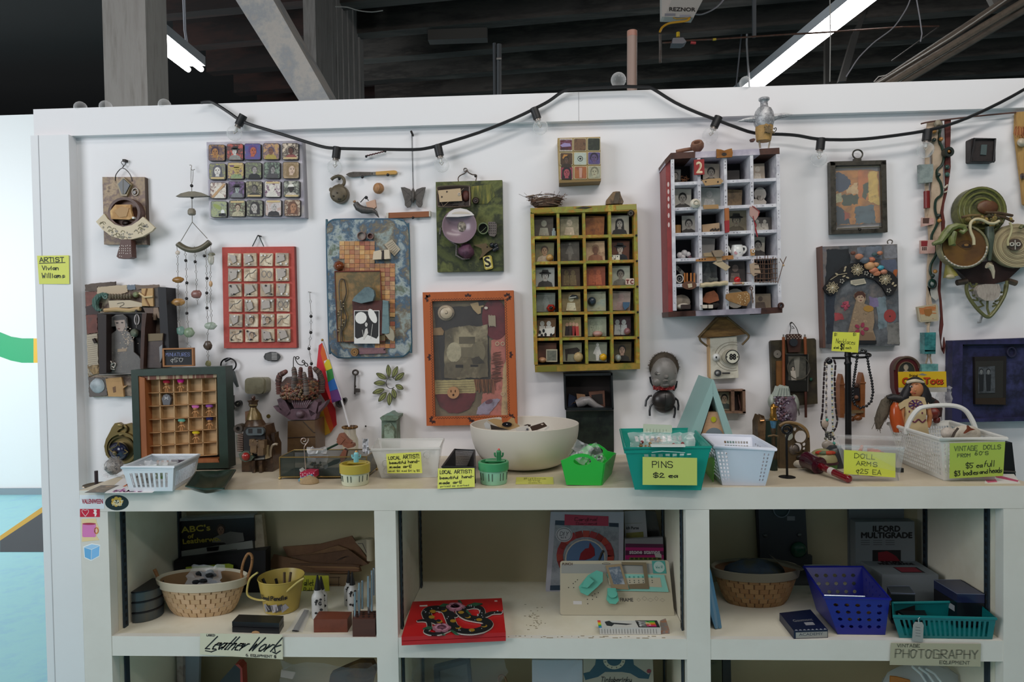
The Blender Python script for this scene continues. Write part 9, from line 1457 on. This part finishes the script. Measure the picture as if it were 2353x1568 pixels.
sbox('navy slide box with clear smoky lid on the right of the teal tray',((868,1130),(1135,1135),(985,1010),(690,1010)),.045,F('0d0e14',.3),F('1c2240',.15))
sbox('short black slide box at the left in the teal tray',((470,1130),(640,1135),(600,1050),(340,1050)),.02,F('0d0d10',.4));sbox('grey-topped black slide box behind the short one',((360,1090),(545,1095),(500,1030),(330,1030)),.052,F('0c0c0e',.4),F('3c4044',.4),hl=.003)
yq=Q[0].y-.004;t=T('paper_tag','white paper tag hanging on the teal tray front','tag',f=Px(zf,yq));q=t.root;q.poly('545,1105 600,1108 612,1130 605,1262 522,1252 530,1130',0,.0006,F('8f908c'));[q.ink([(550,1145+k*22),(585,1150+k*22)],3,.0008,F('55585a'))for k in range(4)];q=t.part('string');q.line('575,1120 570,1080 582,1070',3,.001,F('a8acac'),5)
t=T('shelf_sign','cream VINTAGE PHOTOGRAPHY sign on the right shelf edge','sign');f2=paper(t.root,[W(*p,YF-.002)for p in px(zf,(360,1268),(1052,1274),(1048,1450),(350,1436))],F('a09c84',.6));GP=F('5a5a4c',.6);t.root.hand('VINTAGE',7,17,13,1.1,.0004,GP,25)
for o in(0,1.1):t.root.hand('PHOTOGRAPHY',5+o,66,38,.8,.0004,GP,91,jit=.02)
t.root.hand('EQUIPMENT',55,90,13,1.,.0004,GP,33)
N0=len(THINGS);fz=Px((240,1490,3.565),-.16);t=T('portfolio_case','black case with red edge leaning in the lower left bay','case',f=fz);t.root.poly('560,290 1070,135 1110,165 1130,420 560,900',-.01,.01,F('0d0f14',.4));q=t.part('red_edge');q.poly('1070,135 1100,132 1128,165 1145,420 1112,420 1112,172',-.012,.012,F('8a2c20',.5))
t=T('white_upright','white painted bracket strip in the lower left bay','bracket',f=Px((240,1490,3.565),-.1));t.root.poly('590,20 640,20 645,400 598,400',-.01,.012,N('8a8480 a89c96 6a5048',20,.5,.1));q=t.part('white_panel');q.poly('640,20 780,20 760,400 645,400',-.01,.0,F('8f98a4',.6))
t=T('shrink_wrapped_hide','clear bagged brown and yellow leather item in the lower left bay','bag',f=Px((240,1490,3.565),-.2));q=t.part('leather_item');q.poly('1850,220 1960,170 2080,120 2190,120 2225,190 2200,260 2050,400 1750,400',-.02,.0,N('5a3a14 3a2414 77541c',6,.5,.1));q=t.part('bag_film');crumple(q,q.f.at(1850,290,.02),.22,.09,.02,film('a8aab0',.2,.12),60)
fz=Px((880,1490,3.096),-.2);t=T('bagged_frame','dark picture frame in a clear bag in the lower middle bay','picture frame',f=fz);q=t.part('frame');[q.poly(P,-.01,.006,F('1a1614',.5))for P in('360,140 605,80 615,105 400,165','360,140 400,165 430,600 380,600','595,85 615,80 660,420 635,420')];q=t.part('print');q.poly('400,165 600,110 640,420 425,420',-.008,.0,N('4a443c 5c564c',9,.5,0));q=t.part('bag_film');crumple(q,fz.at(400,200,.03),.28,.12,.02,film('a8aab0',.16,.1),61)
t=T('amber_loop','small amber loop handle in the lower middle bay','loop',f=fz);t.root.line('825,240 825,205 845,192 865,205 880,240',8,.0,F('6a4a28',.4),6);t.root.line('825,240 825,600',8,0,None,6)
t=T('film_bag','milky clear bag of white sheets in the lower middle bay','bag',f=fz);t.root.poly('1060,85 1420,85 1420,420 1060,420',-.02,.0,film('b8bcc4',.6,.15));q=t.part('white_sheet');q.poly('1100,90 1380,85 1250,240 1100,200',-.018,-.012,F('9a9ea6',.5));q.poly('1270,200 1400,100 1420,110 1300,300 1240,300',-.012,-.006,F('a8acb4',.4))
t=T('alphabet_book','cream picture book with a teal moustached clock design, lower middle bay','book',f=fz);q=t.root;q.poly('1425,80 1920,80 1940,600 1430,600',-.012,.0,F('8f897a',.5));TE2=F('1f4250',.6);q.poly('1515,80 1780,80 1785,120 1830,150 1890,190 1905,170 1890,220 1820,215 1760,180 1700,170 1580,170 1530,205 1440,228 1425,180 1470,170 1510,120',0,.0006,TE2);q.ell(1645,85,78,66,.0006,.0009,F('a39c88'),22,a0=0,a1=180);q.ell(1645,85,52,42,.0009,.0012,TE2,18,a0=0,a1=180);q.ell(1892,165,16,14,.0006,.0012,F('7a3038'),10);[q.ink([(1645+62*math.cos(R(a)),85+52*math.sin(R(a))),(1645+70*math.cos(R(a)),85+58*math.sin(R(a)))],5,.0012,F('2a2a24'))for a in range(15,180,30)];q.hand('Tintoberinky',1550,240,34,4,.0008,F('2a2a2c'),215,slant=.2)
fz=Px(ze,-.12);t=T('olive_book','olive book standing in the lower right bay by the divider','book',f=fz);t.root.poly('110,1385 215,1385 220,1800 110,1800',-.08,0,F('4a4a2c',.5));t.root.type('ART',122,1420,22,.0006,F('2a2a1c'),50);t.root.rect(118,1480,150,1600,0,.0006,F('14262a'));t.root.v=[V((max(p.x,.319),p.y,p.z))for p in t.root.v];t=T('black_book','black book beside the olive book in the lower right bay','book',f=fz);t.root.poly('222,1385 290,1385 300,1800 225,1800',-.08,-.004,F('0e0f10',.5))
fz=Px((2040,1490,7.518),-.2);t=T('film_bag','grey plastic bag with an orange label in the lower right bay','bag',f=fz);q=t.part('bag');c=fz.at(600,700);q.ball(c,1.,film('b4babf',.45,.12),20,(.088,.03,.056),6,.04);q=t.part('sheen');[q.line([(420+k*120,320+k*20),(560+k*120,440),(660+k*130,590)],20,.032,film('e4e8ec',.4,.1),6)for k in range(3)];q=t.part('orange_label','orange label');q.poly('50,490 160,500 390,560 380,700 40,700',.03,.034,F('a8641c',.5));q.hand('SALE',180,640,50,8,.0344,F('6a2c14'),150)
for t in THINGS[NS:N0]:
 if t.name in('shelf_sign','paper_tag'):continue
 for m in[t.root]+t.parts:
  for p in m.v:p.z=max(p.z,SH+.0004);p.y=min(p.y,-.0388)
for t in THINGS[N0:]:
 for m in[t.root]+t.parts:
  for p in m.v:
   if p.z<.53:p.z=.401
for t in THINGS[NS:]:
 if t.name in('shelf_sign','paper_tag'):continue
 a_=[p.x for m in[t.root]+t.parts for p in m.v];m_=sum(a_)/len(a_);x0,x1=(-.8845,-.3465)if m_<-.32 else(-.2965,.2685)if m_<.295 else(.321,.8665)
 for m in[t.root]+t.parts:
  for p in m.v:
   p.z=min(p.z,.955 if p.z>SH else .6595)
   if p.y>YF-.001:p.x=max(x0,min(x1,p.x))
   elif t.name!='red_tin':p.y=max(p.y,YF-.03)
   p.y=min(p.y,-.0388)
# ------------------------------------------------------------------ under the roof
def fixture(name,label,a,b,z,w=.13):
 A,B=Zp(*a,z),Zp(*b,z);d=(B-A);n=d.normalized();s=n.cross(V((0,0,1)));t=T(name,label,'ceiling light');q=t.part('housing');m=(A+B)/2;Mx=Matrix((s,n,V((0,0,1)))).transposed();q.box(m+V((0,0,.05)),(w,d.length,.05),F('b4b4b8',.4),M=Mx);q.hexa([A-s*w/2+V((0,0,.02)),A+s*w/2+V((0,0,.02)),B+s*w/2+V((0,0,.02)),B-s*w/2+V((0,0,.02))],[A-s*w*.4+V((0,0,.03)),A+s*w*.4+V((0,0,.03)),B+s*w*.4+V((0,0,.03)),B-s*w*.4+V((0,0,.03))],F('c4c4c8',.4))
 k=2 if d.length>1.2 else 1
 for o in(-.3,.3):
  for j in range(k):q=t.part('tube');q.tube([A+d*(j/k+.004)+s*o*w,A+d*((j+1)/k-.012)+s*o*w],.016,glow((1,.98,.96),14),12)
 return t,A,B
t,A,B=fixture('tube_light','long lit fluorescent tube fixture hanging at upper right over the white wall',(1655,262),(2100,-90),3.02)
for e in(1.,):q=t.part('hanger_wire');q.tube([Zp(1722,215,3.02)*1+V((-.1,0,.02)),W(1716,-40,Zp(1722,215,3.02).y)],.006,F('77767a',.5),6)
q=t.part('hanger_wire');q.tube([W(1722,200,3.2),W(1716,100,3.2),W(1719,-30,3.2)],.007,F('8a888a',.5),6)
t,A,B=fixture('tube_light','short lit tube fixture behind the timber post at upper left',(448,160),(335,72),2.9);q=t.part('hanger_wire');y=A.y;q.tube([W(432,125,y),W(424,70,y),W(420,-30,y)],.006,F('9a9aa0',.5),6);q.tube([W(436,130,y),W(427,70,y),W(424,-30,y)],.004,F('9a9aa0',.5),6)
f=Px((1400,0,4.706),1.9);t=T('unit_heater','white gas unit heater lettered REZNOR hanging from the roof','heater',f=f);q=t.part('casing');q.poly('568,-160 690,-160 690,0 640,183 570,180',-.08,-.02,F('b4aca6',.4));q.poly('690,-40 1030,-40 910,190 600,180',-.06,0,F('a8a29c',.4));q.type('REZNOR',645,118,40,.003,F('2a2422',.5),285,1,bold=2);q.rect(600,145,715,172,0,.002,F('77757c'));q.rect(760,160,880,182,0,.002,F('8a8890'))
q=t.part('gas_hose','yellow gas hose');q.line('690,190 730,205 860,195 880,185',8,.0,F('8a6c14',.4),6);q.line('870,195 840,225 740,238 640,255 575,295 552,335 548,350',12,.0,F('b8861c',.4),8)
t=T('gas_pipe','rusty gas pipe with yellow capped regulator and red valve under the joists','pipe',f=f);q=t.part('pipe');q.line('570,465 700,455 900,435 1150,425 1550,398 1900,375 2300,352 2700,325 3170,292',10,0,N('3c2a24 55382c 4a4440',30,.5,.2,.3),8);q.line('3565,285 3170,292',9,-.02,N('3c2a24 55382c',30,.5,.2,.3),8);q.line('3560,290 3300,480 3050,660',7,-.03,F('3a3634',.5),6);q=t.part('drip_leg');q.line('548,372 552,500 550,680',15,0,N('4a3c34 77706c',30,.4,.2,.5),8);q=t.part('regulator');q.poly('690,410 800,405 835,450 800,470 680,470',-.03,.03,F('77757a',.4,.4));q=t.part('yellow_cap','yellow cap');q.line('744,350 744,400',19,0,F('b8981c',.4),8);q=t.part('red_valve','red valve handle');q.line('880,460 935,465',15,.02,F('9a1c20',.4),6);q=t.part('yellow_tag');q.line('1120,428 1155,425',13,.004,F('a88c1c',.4),6)
q=t.part('hanger_strap');q.line('1567,-100 1567,405',24,-.02,F('55575a',.4,.3),4)
t=T('vent_stub','pinkish plastic vent pipe standing behind the white header','pipe',f=Px((1400,0,4.706),.45));q=t.root;q.tube([V((q.f.at(245,900).x,.45,.0)),q.f.at(245,900)],53*q.f.u,F('8a746a',.5),18);q.line('245,900 247,340',53,0,F('8a746a',.5),18);q=t.part('red_top','reddish faded pipe end');q.line('247,400 247,338',54,0,N('a0685c 94705f',30,.5,0),18)
t=T('conduit_drop','pair of dark vertical conduits dropping behind the white wall','conduit',f=Px((900,0,3.9217),1.6));t.root.tube([V((t.f.at(930,900).x,1.6,0)),t.f.at(930,900)],15*t.f.u,F('33363a',.5),8);t.root.line('925,390 930,900',15,0,F('33363a',.5),8);q=t.part('conduit');q.line('968,400 965,1000',22,.0,F('3a3d40',.5),8);q=t.part('clamp');q.line('945,530 990,528',10,.02,F('77706c',.4),6)
fr=Px((1800,0,4.255),1.5);t=T('slanting_pipe_beam','greyish brown ribbed beam slanting up to the right over the wall','beam',f=fr);WB_=N('4f463e 6a5f55 3a332d',12,.6,.3,stretch=(.3,1,1));q=t.root
A=[Zp(2010,195,2.75),Zp(2075,195,2.75)];
for k,(x0,x1,m,d)in enumerate((((960,800),(2180,0),WB_,0.),((1060,800),(2330,30),N('5f544a 77695c 463c34',12,.6,.3),.03),((1180,800),(2420,60),WB_,.0))):q.line([(x0[0]-60,x0[1]+40),x0,x1,(x1[0]+260,x1[1]-160)],34,d,m,8)
q=t.part('light_edge','pale conduit along the beam');q.line('880,830 960,785 1650,360 2170,5 2300,-80',6,.06,F('b8b0a8',.4),6);q=t.part('gusset');q.poly('2010,-60 2090,100 2200,10 2250,-60',-.05,-.02,F('6a6560',.5))
for i,(P,lab,r)in enumerate((('1245,-20 1200,90 1085,260 960,360 880,420 740,560 660,680 615,750','thin grey cable hanging in a curve right of the tube light',6),('1300,-20 1335,180 1355,330 1340,410','thin grey cable ending at a yellow joint on the pipe',6),('885,800 930,750 1010,735','short pale cable end on the white wall top',5),('455,800 460,340 455,-40','straight thin rod right of the long tube fixture',5))):t=T('cable',lab,'cable',f=Px((1800,0,4.255),.9 if i!=2 else .03));t.root.line(P,r,0,F('77757a' if i<2 else '8a8884',.5),6)
t=T('cable','pale wire looping between joists at the upper middle','cable',f=Px((380,0,3.9217),2.2));t.root.line('1530,60 1640,65 1740,95 1860,108 1960,95',5,0,F('8a8884',.5),5)
t=T('cable','grey cable looping from the heater right side','cable',f=Px((1400,0,4.706),2.0));t.root.line('930,155 1000,155 1100,115 1180,60 1240,-10',8,0,F('77757a',.5),6)
for i,P in enumerate((('815,80 790,200 750,320 690,420 540,800','820,100 770,320 700,500 610,800'),)):t=T('cross_brace','dark grey steel strap brace slanting behind the tube light','brace',f=Px((1800,0,4.255),3.0));t.root.poly('760,180 820,90 790,190 740,330 615,790 540,800 680,330',-.03,.0,F('3c3a38',.6))
t=T('cross_brace','dark straight steel bar behind the thin rod','brace',f=Px((1800,0,4.255),3.2));t.root.poly('410,-300 450,-300 450,830 410,830',-.03,0,F('2c2a28',.6))
finish()
